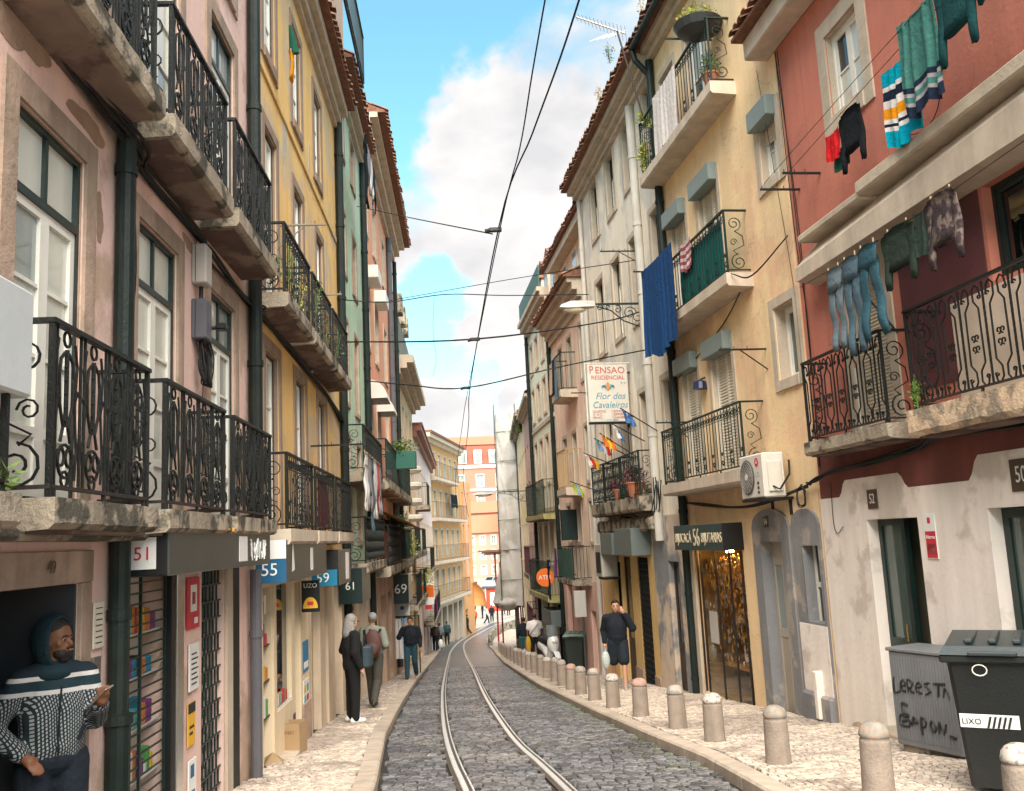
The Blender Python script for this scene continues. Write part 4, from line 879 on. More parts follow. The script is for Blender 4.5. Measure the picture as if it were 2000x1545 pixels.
R1.part('maroon_band', MB().box(.09, 11, -.006, 0, .2, .95), mat('maroon_band', (.16, .045, .035), .85, var=.2, scale=2, streak=.2, bump=.3))
GRIME = mat('brown_grime', (.50, .40, .31), .95, var=.2, scale=5, bump=.2, spec=.1)
for u, z, w, h, sd in ((.62, -2.62, .9, .5, 1), (2.75, -1.35, .1, .25, 3)): patch(R1, u, z, w, h, GRIME, 'grime_patch', seed=sd, y=-.0175)
# doors 52 and 50
def door(bld, a, b, c, d, y, m, glass=GL_D, split=.38, frame=.07, name='door'):
    f = MB(); f.box(a, a + frame, y - .03, y + .03, c, d); f.box(b - frame, b, y - .03, y + .03, c, d); f.box(a + frame, b - frame, y - .03, y + .03, d - frame, d); h = d - c
    f.box(a + frame, b - frame, y - .03, y + .03, c, c + .12); f.box(a + frame, b - frame, y - .03, y + .03, c + h * split, c + h * split + .1)
    D = bld.part(name, f, m); bld.part('pane', MB().box(a + frame, b - frame, y - .008, y + .008, c + h * split + .1, d - frame), glass, D); bld.part('panel', MB().bbox(a + frame, b - frame, y - .015, y + .015, c + .12, c + h * split, .005), m, D)
    bld.part('handle', MB().tube([(b - .11, y - .06, c + h * .42), (b - .11, y - .06, c + h * .5)], .012, 6), mat('brass', (.4, .25, .08), .4, metal=.9), D); return D
door(R1, 1.22, 1.78, -2.3, .0, .15, GREEN_F, GL_G); R1.part('dark_passage', MB().box(1.2, 2.3, .34, .36, -2.42, .02), mat('dim_hallway', (.10, .095, .06), .9)); R1.part('inner_wall_box', MB().bbox(2.0, 2.15, .28, .33, -1.5, -.9), BLACK)
door(R1, 3.48, 4.58, -2.1, .05, .15, GREEN_F, GL_G, .0, .09, 'shop_window'); door(R1, 5.42, 6.58, -2.3, .05, .15, GREEN_F, GL_D)
R1.part('door_step', MB().bbox(1.1, 2.5, -.2, .3, -2.75, -2.3, .012), STONE_P)
for i in range(6): R1.part('tile', MB().bbox(1.12 + i * .23, 1.33 + i * .23, -.212, -.2, -2.6, -2.4, .003), R.choice([STONE, CONC, BROWN]))
for s_, u, z, sz in (('52', 1.42, .24, .2), ('50', 4.02, .33, .26)):
    o_ = thing('house_number', ('dark tile with house number 52 above the half-open green door' if s_ == '52' else 'larger dark tile with house number 50 at the right edge'), 'house number', on(R1, u, -.017, z), R1.rz); obj('tile', MB().bbox(-sz * .55, sz * .55, -.012, 0, -sz * .55, sz * .55, .003), mat('brown_tile', (.07, .045, .03), .5), o_); text(s_, sz * .8, PAPER, o_, (0, -.014, 0), (pi / 2, 0, 0), .001, sx=.75)
o_ = notice(R1, 'alarm_sign', 'red and white alarm notice reading Alarme beside door 52', 2.42, -.42, .2, .46, WH_P, y=-.018, extra=[(.01, .19, .01, .28, RED_P), (.03, .17, .05, .15, WH_P), (.07, .12, .36, .42, RED_P)])
text('Alarme', .055, WH_P, o_, (.1, -.0135, .22), (pi / 2, 0, 0), .001)
# ledge above the first floor and eaves
lg = MB(); lg.add([(.75, 0, 3.52), (.75, -.04, 3.52), (.62, -.3, 3.22), (.62, -.3, 3.05), (.62, 0, 3.0)] + [(9, 0, 3.62), (9, -.1, 3.62), (9, -.3, 3.5), (9, -.3, 3.05), (9, 0, 3.0)], [(0, 1, 2, 3, 4), (9, 8, 7, 6, 5)] + [(j, j + 5, (j + 1) % 5 + 5, (j + 1) % 5) for j in range(5)])
R1.part('rendered_ledge', lg, SLABP)
st = MB(); st.bbox(2.37, 9, -.36, .0, 3.53, 3.68, .02); st.bbox(.8, 2.36, -.32, .0, 3.5, 3.6, .02); R1.part('stone_ledge', st, STONE_P)
R1.part('cornice', MB().bbox(-.25, 9, -.35, 0, 6.55, 6.85, .02), SLABP); tiles(R1, -.3, 6, 6.92, -.5)
R1.balcony(.62, 2.5, .99, .33, .16, .98, 'arc', m=CONC, rough_=.02, rm=IRON); R1.balcony(3.05, 6.2, 1.05, .35, .26, .98, 'arc', m=mat('crumbling_slab', (.60, .44, .30), .95, var=.25, scale=5, bump=.9, bscale=22, col2=(.3, .24, .18), s2=4), rough_=.035, rm=IRON)
R1.part('white_board', MB().bbox(.9, 1.3, .0, .01, 1.05, 1.8), WHITE); 
cable('heavy black cable bundle sagging along the red house below its balconies', [(5, -.05, .72), (3.0, -.05, .8), (2.5, -.05, .72), (1.5, -.04, .66), (.6, -.05, .62), (.1, -.05, .55), (-.1, -.08, .5)], .013, bld=R1, strands=5, spread=.03)
cable('wires running up the joint between the red and cream houses', [(.2, -.03, .7), (.25, -.03, 2.5), (.22, -.03, 4), (.15, -.03, 6.5)], .006, bld=R1, strands=3, spread=.04)
cable('thin wire dropping to a hook beside the number 52 tile', [(.45, -.03, .5), (.42, -.03, .0), (.5, -.03, -.14), (.66, -.03, -.06)], .005, bld=R1)
cable('slack wire looping on the red wall below the window', [(2.6, -.02, 4.3), (3.0, -.02, 3.95), (3.5, -.02, 4.0), (3.8, -.02, 4.9)], .005, bld=R1)
# ---------------------------------------------------------------- cream house
CREAM = plaster('cream_plaster', (.84, .62, .37), (.79, .53, .33), .35, .08, .2)
R2 = Bld('cream_townhouse', 'cream yellow townhouse with three stacked balconies over the jewellery shop', (2.95, 18.6), (3.92, 12.1), 1.3, 6.56, gz(17), 'town house')
doors = [(1.62, 2.5), (3.15, 4.1)]
for z0, z1 in ((.9, 2.95), (3.85, 5.8), (6.95, 8.7)):
    for (a, b) in doors:
        w_ = R2.window(a, b, z0, z1, of=BROWN if z0 > 6 else WHITE, rows=2, gls=[GL_M, GL_D], sw=.11, surround=STONE_P, rv=.12)
        if z0 < 6: R2.roller(w_, a, b, z0, z1, 1 if z0 < 2 else .35)
w_ = R2.window(5.82, 6.42, 4.88, 5.82, of=WHITE, rows=2, gls=[GL_M, GL_B], sw=.14, surround=STONE_P, rv=.14); R2.roller(w_, 5.82, 6.42, 4.88, 5.82, .42)
R2.window(5.78, 6.42, 2.0, 3.05, of=WHITE, rows=1, gls=[GL_G, GL_D], sw=.14, surround=STONE_P, rv=.2)
R2.ops += [(1.62, 3.85, -2.85, -.36, .06), (4.62, 5.42, -2.75, -.22, .22), (6.02, 6.5, -1.3, -.28, .22)]
R2.wall(CREAM, -3.6, 9.6)
cornice(R2, 1.3, 6.56, 9.3, ((0, .15, .12), (.15, .3, .25))); tiles(R2, 1.2, 6.6, 9.65, -.45)
for z, d_ in ((.83, .36), (3.78, .36), (6.86, .36)): R2.balcony(1.3, 5.12, z, .36, .2, .98 if z < 6 else 1.08, 'scrollbars', m=SLABP, rm=IRON_G, rough_=.006, p=.13)
pipe(R2, 1.36, -3.3, 9.3, .075); R2.part('gutter', MB().tube([(1.2, -.42, 9.55), (6.5, -.42, 9.55)], .07, 10), PIPE_G); R2.part('gutter_outlet', MB().tube([(1.36, -.42, 9.5), (1.36, -.38, 9.3), (1.36, -.12, 9.0), (1.36, -.09, 8.8)], .06, 10), PIPE_G)
# ground floor of the cream house: grey arched door and window surrounds
GREYR = mat('grey_render', (.21, .21, .22), .85, var=.12, scale=2.5, streak=.15, bump=.4, bscale=20, col2=(.34, .30, .27), mix2=.12, s2=1.6)
def arch_skin(u0, u1, zt, peak, op, d_):
    mb = MB(); n = 24
    for k in range(n):
        a, b = u0 + (u1 - u0) * k / n, u0 + (u1 - u0) * (k + 1) / n; f = lambda u: zt + peak * (sin(pi * (u - u0) / (u1 - u0)) ** .45)
        m_ = (a + b) / 2
        if op[0] < m_ < op[1]: mb.add([(a, -d_, op[3]), (b, -d_, op[3]), (b, -d_, f(b)), (a, -d_, f(a)), (a, 0, f(a)), (b, 0, f(b))], [(0, 1, 2, 3), (3, 2, 5, 4)]); mb.add([(a, -d_, -3.6), (b, -d_, -3.6), (b, -d_, op[2]), (a, -d_, op[2])], [(0, 1, 2, 3)])
        else: mb.add([(a, -d_, -3.6), (b, -d_, -3.6), (b, -d_, f(b)), (a, -d_, f(a)), (a, 0, f(a)), (b, 0, f(b))], [(0, 1, 2, 3), (3, 2, 5, 4)])
    mb.quad((u0, -d_, -3.6), (u0, -d_, zt), (u0, 0, zt), (u0, 0, -3.6)); mb.quad((u1, -d_, -3.6), (u1, 0, -3.6), (u1, 0, zt), (u1, -d_, zt))
    return mb
R2.part('grey_arched_surround', arch_skin(4.38, 5.66, -.02, .26, (4.62, 5.42, -2.75, -.22), .04), GREYR); R2.part('grey_arched_surround', arch_skin(5.74, 6.555, -.02, .22, (6.02, 6.5, -1.3, -.28), .035), GREYR)
q = MB(); q.box(4.62, 4.635, -.039, .22, -2.75, -.22); q.box(5.405, 5.42, -.039, .22, -2.75, -.22); q.box(4.62, 5.42, -.039, .22, -.235, -.22); q.box(6.02, 6.032, -.034, .12, -1.3, -.28); q.box(6.488, 6.5, -.034, .12, -1.3, -.28); q.box(6.032, 6.488, -.034, .12, -.292, -.28); q.box(6.032, 6.488, -.034, .12, -1.3, -1.288); R2.part('grey_reveal', q, GREYR)
ALU = mat('beige_aluminium', (.42, .38, .32), .5, var=.06, bump=.05)
for a in (4.64, 5.03):
    D_ = R2.part('door_leaf', MB().box(a, a + .06, .14, .18, -2.7, -.5).box(a + .3, a + .36, .14, .18, -2.7, -.5).box(a + .06, a + .3, .14, .18, -1.62, -1.5).box(a + .06, a + .3, .14, .18, -.58, -.5), ALU); R2.part('pane', MB().box(a + .06, a + .3, .155, .165, -1.5, -.58), GL_M, D_); R2.part('panel', MB().bbox(a + .06, a + .3, .15, .17, -2.7, -1.62), mat('beige_panel', (.36, .31, .25), .7), D_)
R2.part('transom_panel', MB().box(4.635, 5.405, .14, .18, -.5, -.236), ALU)
f_ = R2.part('small_window_frame', MB().box(6.02, 6.07, .12, .16, -1.3, -.28).box(6.45, 6.5, .12, .16, -1.3, -.28).box(6.07, 6.45, .12, .16, -.85, -.78), WHITE); R2.part('pane', MB().box(6.07, 6.45, .14, .15, -1.3, -.28), GL_D, f_)
R2.part('door_step', MB().bbox(4.2, 5.75, -.5, .3, -3.2, -2.75, .015), STONE_P); R2.part('door_step', MB().bbox(1.3, 4.18, -.34, .3, -3.3, -2.92, .015), STONE_P)
R2.part('rough_plinth', MB().bbox(5.75, 6.56, -.1, 0, -3.6, -2.2, .03), GREYR); R2.part('broken_pilaster', MB().bbox(6.2, 6.3, -.14, -.0, -2.5, -1.9, .01), WHP); R2.part('worn_patch', MB().bbox(5.76, 6.555, -.045, -.036, -2.2, -1.32, .003), WHP)
R2.part('pilaster', MB().bbox(1.3, 1.6, -.05, 0, -3.5, .05), STONE_P)
o_ = thing('house_number', 'small dark tile with house number 54 at the top of the grey arch', 'house number', on(R2, 4.95, -.042, .05), R2.rz); obj('tile', MB().bbox(-.08, .08, -.01, 0, -.08, .08, .003), mat('brown_tile', (.1, .08, .07)), o_); text('54', .12, PAPER, o_, (0, -.012, 0), (pi / 2, 0, 0), .001)
# the jewellery shop: a real little room behind glass
rm = MB(); rm.quad((1.6, .8, -2.85), (3.9, .8, -2.85), (3.9, .8, -.36), (1.6, .8, -.36)); rm.quad((1.6, .05, -2.85), (1.6, 1.1, -2.85), (1.6, 1.1, -.36), (1.6, .05, -.36)); rm.quad((3.9, .05, -2.85), (3.9, .05, -.36), (3.9, 1.1, -.36), (3.9, 1.1, -2.85)); rm.quad((1.6, .05, -2.85), (3.9, .05, -2.85), (3.9, 1.1, -2.85), (1.6, 1.1, -2.85)); rm.quad((1.6, .05, -.36), (1.6, 1.1, -.36), (3.9, 1.1, -.36), (3.9, .05, -.36))
RM = R2.part('shop_room', rm, mat('shop_room_wall', (.20, .12, .04), .8, var=.5, scale=5)); R2.part('shelf', MB().box(1.7, 3.8, .35, .78, -2.4, -2.36).box(1.9, 3.7, .5, .78, -1.9, -1.87), mat('honey_wood', (.4, .2, .05), .5), RM)
GOLD = mat('gold_trinket', (.75, .42, .08), .25, metal=1, var=.2, bump=0, island=.5); SILV = mat('silver_trinket', (.55, .52, .48), .3, metal=.9, island=.4)
jw = MB(); j2 = MB()
for _ in range(700):
    u, y, z = R.uniform(1.75, 3.8), R.uniform(.12, .5), -.5 - abs(R.gauss(0, .8)); z = max(z, -2.3)
    (jw if R.random() < .6 else j2).ball((u, y, z), (R.uniform(.012, .035), .015, R.uniform(.02, .07)), 6, 4)
R2.part('hanging_jewellery', jw, GOLD, RM, kind='stuff'); R2.part('hanging_trinkets', j2, SILV, RM, kind='stuff')
for u, z in ((3.3, -2.36), (2.6, -2.36), (2.1, -1.87)): R2.part('vase', MB().lathe([(.06, 0), (.15, .1), (.17, .22), (.09, .34), (.11, .4)], 12, (u, .55, z)), SILV, RM)
R2.part('newspaper', MB().box(1.75, 2.15, .12, .125, -2.0, -1.45), PAPER, RM)
LMP = mat('warm_lamp', (1, .62, .2), .5, emit=12, var=0, bump=0)
for u in (2.4, 3.3): R2.part('ceiling_spot', MB().tube([(u, .35, -.43), (u, .35, -.37)], .07, 10), LMP, RM)
fr = MB()
for u in (1.62, 1.8, 2.55, 3.2, 3.72): fr.box(u, u + .03, -.0, .03, -2.85, -.38)
R2.part('shopfront_frame', fr, mat('dark_bronze_metal', (.05, .04, .035), .4, metal=.6)); 
gm_ = bpy.data.materials.new('clear_shop_glass'); gm_.use_nodes = True; nt = gm_.node_tree; nt.nodes.clear(); o1 = nt.nodes.new('ShaderNodeOutputMaterial'); mx = nt.nodes.new('ShaderNodeMixShader'); tr = nt.nodes.new('ShaderNodeBsdfTransparent'); gs = nt.nodes.new('ShaderNodeBsdfGlossy'); gs.inputs['Roughness'].default_value = .03; fr_ = nt.nodes.new('ShaderNodeFresnel'); fr_.inputs[0].default_value = 1.45
ge_ = nt.nodes.new('ShaderNodeNewGeometry'); m1_ = nt.nodes.new('ShaderNodeMath'); m1_.operation = 'SUBTRACT'; m1_.inputs[0].default_value = 1; nt.links.new(ge_.outputs['Backfacing'], m1_.inputs[1]); m2_ = nt.nodes.new('ShaderNodeMath'); m2_.operation = 'MULTIPLY'; nt.links.new(fr_.outputs[0], m2_.inputs[0]); nt.links.new(m1_.outputs[0], m2_.inputs[1]); nt.links.new(m2_.outputs[0], mx.inputs[0]); nt.links.new(tr.outputs[0], mx.inputs[1]); nt.links.new(gs.outputs[0], mx.inputs[2]); nt.links.new(mx.outputs[0], o1.inputs[0])
for a, b in ((1.83, 2.55), (2.58, 3.2), (3.23, 3.72)): R2.part('pane', MB().box(a, b, .012, .018, -2.85, -.38), gm_)
s = signbox(R2, 'shop_sign', 'green-grey shop sign box reading BIJUCACÁ 56 BIJUTARIAS', 1.5, 3.92, .34, -.36, .07, mat('sea_green_sign', (.035, .06, .058), .45, var=.15, bump=.1), BLACK)
obj('end_panel', MB().bbox(2.42, 2.435, -.339, -.004, 0.001, .429, .003), BLACK, s)
CRM = mat('cream_letters', (.62, .52, .36), .6, var=0, bump=0)
text('BIJUCACÁ', .23, CRM, s, (.5, -.345, .2), (pi / 2, 0, 0), .004, sx=.85); text('56', .42, CRM, s, (1.2, -.345, .2), (pi / 2, 0, 0), .004, sx=.8); text('BIJUTARIAS', .23, CRM, s, (1.92, -.345, .2), (pi / 2, 0, 0), .004, sx=.82)
# ac unit
AC = mat('ac_white', (.62, .58, .52), .5, var=.06, scale=3, streak=.12, bump=.05)
t = thing('air_conditioner', 'white outdoor air conditioner with round fan and red round badge on the cream wall', 'air conditioner', on(R2, 5.05, 0, .38), R2.rz)
obj('body', MB().bbox(0, .82, -.42, -.1, 0, .62, .02), AC, t)
fg = MB(); fg.lathe([(.24, 0), (.25, .012), (.22, .02)], 24); f0 = obj('fan_grille', fg, mat('fan_grey', (.10, .095, .09), .5), t, (.28, -.421, .31), (pi / 2, 0, 0))
gq = MB(); [gq.tube([(r_ * cos(a_ * .2618), r_ * sin(a_ * .2618), .024) for a_ in range(24)], .004, 4, closed=True) for r_ in (.06, .1, .14, .18, .22)]; [gq.tube([(.05 * cos(a_), .05 * sin(a_), .024), (.23 * cos(a_), .23 * sin(a_), .024)], .003, 4) for a_ in [k * pi / 8 for k in range(16)]]
obj('grille_wires', gq, mat('grille_wire', (.3, .28, .26), .4), f0); obj('hub', MB().lathe([(.045, .02), (.045, .03)], 12), AC, f0)
obj('badge', MB().lathe([(.062, 0), (.062, .004)], 20), RED_P, t, (.63, -.4225, .5), (pi / 2, 0, 0)); text('G', .07, WH_P, t, (.63, -.4285, .5), (pi / 2, 0, 0), .001)
text('LG', .09, mat('grey_print', (.3, .32, .38), .6, var=0, bump=0), t, (.63, -.4225, .33), (pi / 2, 0, 0), .001)
for k in range(3): obj('label', MB().box(.6, .66, -.4235, -.4205, .06 + k * .065, .1 + k * .065), GREYM, t)
obj('side_cover', MB().bbox(.821, .85, -.36, -.16, .08, .5, .008), AC, t); obj('mounting_bracket', MB().box(.05, .8, -.44, 0, -.04, -.002).box(.1, .14, -.03, 0, -.25, -.04).box(.7, .74, -.03, 0, -.25, -.04), BLACK, t); obj('hose', MB().tube([(.84, -.3, .15), (.95, -.25, .1), (.95, -.1, .3), (.8, -.02, .5)], .015, 6), BLACK, t)
cable('coil of black cable hanging below the junction at the cream and red corner', [(6.3, -.08, .52)] + [(6.3 + .12 * sin(k * .9), -.1, .36 + .13 * cos(k * .9)) for k in range(16)], .008, bld=R2, strands=2, spread=.02)
cable('cable running under the lowest cream balcony', [(1.2, -.06, .5), (2.5, -.06, .42), (4.0, -.08, .3), (5.0, -.06, .33), (6.4, -.05, .5)], .016, bld=R2, strands=3, spread=.03)
cable('sagging wire between the middle cream balcony and the red house', [(5.2, -.35, 3.75), (5.6, -.2, 3.6), (6.5, -.03, 3.9)], .008, bld=R2, strands=2, spread=.01)
cable('black cable under the middle cream balcony', [(1.5, -.1, 2.75), (2.6, -.03, 3.0), (4.0, -.03, 3.3), (5.1, -.1, 3.65)], .01, bld=R2)
cable('thin wire down the cream wall beside the windows', [(6.0, -.02, 6.6), (6.25, -.02, 5), (6.5, -.02, 3.2), (6.52, -.02, 2)], .004, bld=R2)
arm('black drying arm with brace beside the lowest cream balcony', R2, 5.4, 2.55, .72, IRON); 
arm('black drying arm crossing the street flags at the cream house', R2, 1.75, 1.95, .6, IRON_G); arm('black drying arm in front of the white house beside the blue cloth', R2, 1.3, 4.95, .7, IRON_G, brace=False); arm('drying arm at the top cream balcony corner', R2, 4.4, 8.0, .8, IRON_G, brace=False)
o_ = thing('roof_lantern', 'small dark blue wall lamp between the closed shutters', 'wall lamp', on(R2, 2.82, -.1, 2.55), R2.rz); obj('shade', MB().lathe([(.03, .0), (.11, -.04), (.13, -.16), (.07, -.17)], 12), mat('navy_enamel', (.01, .02, .08), .3), o_); obj('stem', MB().tube([(0, 0, 0), (0, .1, .04)], .015, 6), BLACK, o_)
# ---------------------------------------------------------------- white-grey house
WHG = plaster('grey_white_plaster', (.82, .74, .62), (.62, .59, .54), .36, .1, .25)
R3 = Bld('grey_white_townhouse', 'grey-white townhouse with a tiled, weedy eave and a hotel sign on its wall', (2.0, 25.9), (2.95, 18.6), 1.2, 8.66, gz(24), 'town house')
for c in (2.95, 4.75, 6.45, 8.2):
    for z0, z1 in ((1.0, 2.95) if c > 3.5 else (1.3, 3.0), (4.55, 6.4), (7.6, 9.05)):
        w_ = R3.window(c - .4, c + .4, z0, z1, of=GREEN_F, transom=.5, rows=2, panes=c > 5, gls=[GL_B, GL_M, GL_G], sw=.12, surround=STONE_P, rv=.16)
R3.ops += [(2.6, 3.3, -4.2, -.7, .2), (3.35, 4.3, -4.0, -.55, .2), (4.95, 5.85, -3.9, -.55, .15), (7.4, 8.1, -3.4, -.6, .2)]
R3.wall(WHG, -4.6, 9.3)
skin(R3, 1.21, 6.35, -4.3, -.3, mat('yellow_pilaster', (.66, .44, .18), .85, var=.08, streak=.1), .02, 'yellow_shopfront_render', R3.ops)
skin(R3, 6.36, 8.6, -4.3, .3, mat('patched_grey_render', (.60, .48, .38), .85, var=.2, col2=(.22, .23, .24), mix2=.5, s2=.8), .03, 'pale_ground_render', R3.ops)
door(R3, 2.6, 3.3, -4.0, -.7, .1, DARK, GL_D); door(R3, 3.35, 4.3, -3.8, -.55, .1, BROWN, GL_D); door(R3, 7.4, 8.1, -3.3, -.6, .1, BROWN, GL_D)
gr = MB()
for k in range(26): z = -3.9 + k * .128; gr.box(4.95, 5.85, -.01, .01, z, z + .02)
for k in range(14): u = 4.95 + k * .068; gr.tube([(u, -.0, -3.9), (u, 0, -.56)], .01, 4)
R3.part('folding_grille', gr, IRON); R3.part('dark_interior', MB().box(4.95, 5.85, .13, .14, -3.9, -.55), DARK)
for a, b in ((4.31, 4.93), (5.88, 6.3)): R3.part('stone_plinth', MB().bbox(a, b, -.05, -.021, -4.3, -3.0), STONE)
for a, b in ((2.3, 3.6), (3.7, 5.25), (5.35, 6.95)): R3.balcony(a, b, .72, .36, .3, .92, 'panel' if a < 6 else 'scrollbars', m=CONC, rm=IRON_G, rough_=.03, p=.14)
R3.part('broken_cornice', MB().bbox(2.0, 7.1, -.25, 0, -.0, .3, .05), CONC)
cornice(R3, 1.2, 8.66, 9.1, ((0, .12, .1), (.12, .25, .2), (.25, .4, .35))); tiles(R3, 1.1, 8.7, 9.56, -.5)
pipe(R3, 7.15, -.2, 9.1, .09, mat('white_pipe', (.55, .52, .47), .6, streak=.2)); pipe(R3, 1.5, -.4, 9.1, .06, mat('white_pipe'  , (.55, .52, .47)))
s = signbox(R3, 'shop_sign', 'pair of plain grey-green sign boxes over the yellow shopfront', 3.2, 4.4, .45, -.5, .0, mat('dull_green_metal', (.12, .145, .14), .45), BLACK)
s = signbox(R3, 'shop_sign', 'wider grey-green sign box with a pale patch over the folding grille', 4.7, 6.2, .45, -.5, .08, mat('dull_green_metal', (.1, .15, .15)), BLACK)
t = thing('air_conditioner', 'small weathered air conditioner beneath the broken cornice of the grey-white house', 'air conditioner', on(R3, 2.5, 0, -1.05), R3.rz); obj('body', MB().bbox(0, .7, -.45, -.05, 0, .8, .02), mat('old_ac', (.40, .38, .33), .6), t); obj('vent', MB().bbox(.1, .6, -.458, -.451, .1, .6), BLACK, t); obj('bracket', MB().box(0, .7, -.4, 0, -.06, -.001), BLACK, t)
cable('frayed cables sagging under the hotel balconies', [(1.4, -.06, .2), (3, -.1, .0), (4.5, -.15, .35), (6, -.1, .1), (7.2, -.15, .4), (7.4, -.15, 1.0)], .012, bld=R3, strands=6, spread=.09)
# hotel sign, perpendicular to the wall
hs = thing('hotel_sign', 'white projecting hotel sign reading PENSAO RESIDENCIAL Flor dos Cavaleiros', 'hotel sign', on(R3, 5.3, -.0, 2.45), R3.rz + radians(5)); SIGN = mat('sign_cream_white', (.60, .56, .50), .6, var=.08, scale=3, streak=.1, bump=.1)
obj('panel', MB().bbox(0, .1, -1.02, -.08, 0, 1.3, .01), SIGN, hs); obj('bottom_bar', MB().bbox(-.03, .13, -1.05, -.05, -.04, -.001), BLACK, hs); obj('bracket', MB().box(.03, .07, -.08, .0, 1.1, 1.14).box(.03, .07, -.08, 0, .1, .14), BLACK, hs)
obj('thin_frame', MB().tube([(.05, .05, 1.34), (.05, -1.06, 1.34), (.05, -1.06, -.06)], .012, 5), WHITE, hs)
RT = mat('faded_red_paint', (.50, .10, .07), .6, var=.1, bump=0); BT = mat('faded_blue_paint', (.10, .32, .42), .6, var=.1, bump=0); OT = mat('faded_orange_paint', (.6, .24, .06), .6, var=0, bump=0)
rot = (pi / 2, 0, pi / 2)
def ht(s_, sz, y, z, m, sx=1, sh_=0, al='CENTER'): return text(s_, sz, m, hs, (.104, y, z), rot, .0015, al, sx, shear=sh_)
ht('P', .26, -.93, 1.17, RT, .8); ht('ENSAO', .21, -.49, 1.165, RT, 1.05); ht('RESIDENCIAL', .13, -.55, 1.0, RT, 1.02)
obj('fleur_centre', MB().ball((.106, -.56, .8), (.004, .045, .105), 12, 8), OT, hs)
for sg in (-1, 1): obj('fleur_petal', MB().tube([(.106, -.56 + sg * .03, .74), (.106, -.56 + sg * .08, .83), (.106, -.56 + sg * .13, .81), (.106, -.56 + sg * .14, .76)], [.012, .03, .026, .008], 8), BT, hs)
ht('* *', .11, -.2, .86, BT); ht('Flor dos', .21, -.52, .58, BT, 1, .3); ht('Cavaleiros', .21, -.54, .38, BT, .93, .3)
for k, (a, b) in enumerate((('QUARTOS', 'ROOMS'), ('C/ W.C.', 'ZIMMER'), ('PRIVAT.', 'CHAMBRES'))): ht(a, .068, -.95, .235 - k * .07, RT, .95, 0, 'LEFT'); ht(b, .068, -.47, .235 - k * .07, RT, .95, 0, 'LEFT')
obj('divider', MB().box(.103, .106, -.505, -.5, .08, .27), RT, hs); ht('O 21 8880', .05, -.5, .04, BT, 1.3)
# flags on slanting poles
FL = {n_: mat('flag_' + n_, c, .8, var=.1, bump=.1) for n_, c in (('red', (.62, .03, .02)), ('yellow', (.7, .45, .02)), ('white', (.68, .66, .64)), ('blue', (.05, .13, .32)), ('lightblue', (.25, .42, .62)), ('green', (.05, .16, .08)), ('lime', (.42, .45, .04)), ('orange', (.65, .16, .02)))}
def flag(label, bld, u, z, cols, L_=.85, wv=.3, up_=.45):
    wv *= .7
    t = thing('flag', label, 'flag', on(bld, u, -.02, z), bld.rz, 'small flags on poles along the hotel wall'); obj('pole', MB().tube([(0, 0, 0), (0, -L_, up_)], .012, 5), IRON, t)
    n = len(cols)
    for k, c in enumerate(cols):
        mb = MB(); a0, a1 = k / n, (k + 1) / n
        mb.sheet(lambda a, b: (.03 * sin(b * 5 + k + a * 4), -L_ + .02 + (a0 + (a1 - a0) * a) * wv + .1 * b, up_ - .02 - (a0 + (a1 - a0) * a) * .15 - b * .3 * (1 - .25 * a)), 3, 6); obj('stripe', mb, FL[c], t)
flag('blue flag hanging limp from the nearest pole by the white house', R3, 7.3, 2.0, ['blue', 'blue'], .75, .3, .5)
flag('white and navy flag on the pole just below the sign', R3, 6.3, 1.9, ['white', 'blue'], .7, .22, .4)
flag('light blue and white flag under the hotel sign', R3, 4.9, 1.7, ['lightblue', 'white', 'red'], .8, .4, .45)
flag('orange and yellow flag under the hotel sign', R3, 5.5, 1.65, ['orange', 'yellow', 'orange'], .8, .38, .55)
flag('white and red flag further along the wall', R3, 4.1, 1.5, ['white', 'red', 'yellow'], .9, .4, .4)
flag('lime green flag with pale disc, last of the row', R3, 2.2, 1.0, ['lime', 'lightblue', 'lime'], .9, .36, .35)
# iron lamp bracket with grey street light
def lamp(label, bld, u, z, L_, hd=1.0, m=IRON_G):
    t = thing('street_lamp', label, 'street lamp', on(bld, u, 0, z), bld.rz); b = MB(); b.box(-.02, .02, -L_, 0, -.02, .02); b.box(-.02, .02, -.03, 0, -.55, .1)
    for (cy, cz, r_, a0, tn) in ((-.35, -.2, .15, 0, 1.4), (-.6, -.12, .09, 2, -1.2), (-.18, -.3, .12, 1, 1.2), (-L_ + .12, -.08, .07, 0, 1.3), (-.82, -.07, .05, 0, 1)): b.tube([(0, y, z_) for y, z_ in spiral(cy * L_ / 1.1, cz, r_, a0, tn, 14)], .012, 4)
    b.tube([(0, -.02, -.5), (0, -.2, -.48), (0, -.5, -.36), (0, -.75, -.14), (0, -L_ + .05, -.05)], .014, 5); obj('bracket', b, m, t)
    h = MB(); h.add([(-.1, -L_ + .0, -.06), (.1, -L_, -.06), (.1, -L_, .06), (-.1, -L_, .06), (-.13, -L_ - .55 * hd, -.09), (.13, -L_ - .55 * hd, -.09), (.1, -L_ - .5 * hd, .06), (-.1, -L_ - .5 * hd, .06), (-.07, -L_ - .75 * hd, -.06), (.07, -L_ - .75 * hd, -.06), (.05, -L_ - .7 * hd, .0), (-.05, -L_ - .7 * hd, .0)], [(0, 1, 2, 3), (0, 4, 5, 1), (1, 5, 6, 2), (2, 6, 7, 3), (3, 7, 4, 0), (4, 8, 9, 5), (5, 9, 10, 6), (6, 10, 11, 7), (7, 11, 8, 4), (8, 11, 10, 9)])
    obj('housing', h, mat('lamp_grey', (.42, .41, .38), .5), t); obj('diffuser', MB().ball((0, -L_ - .42 * hd, -.1), (.1, .25 * hd, .09), 12, 8), mat('lamp_bowl', (.6, .5, .35), .3), t); return t
lamp('grey street lamp on an ornate iron bracket above the hotel sign', R3, 7.0, 4.75, 1.1)
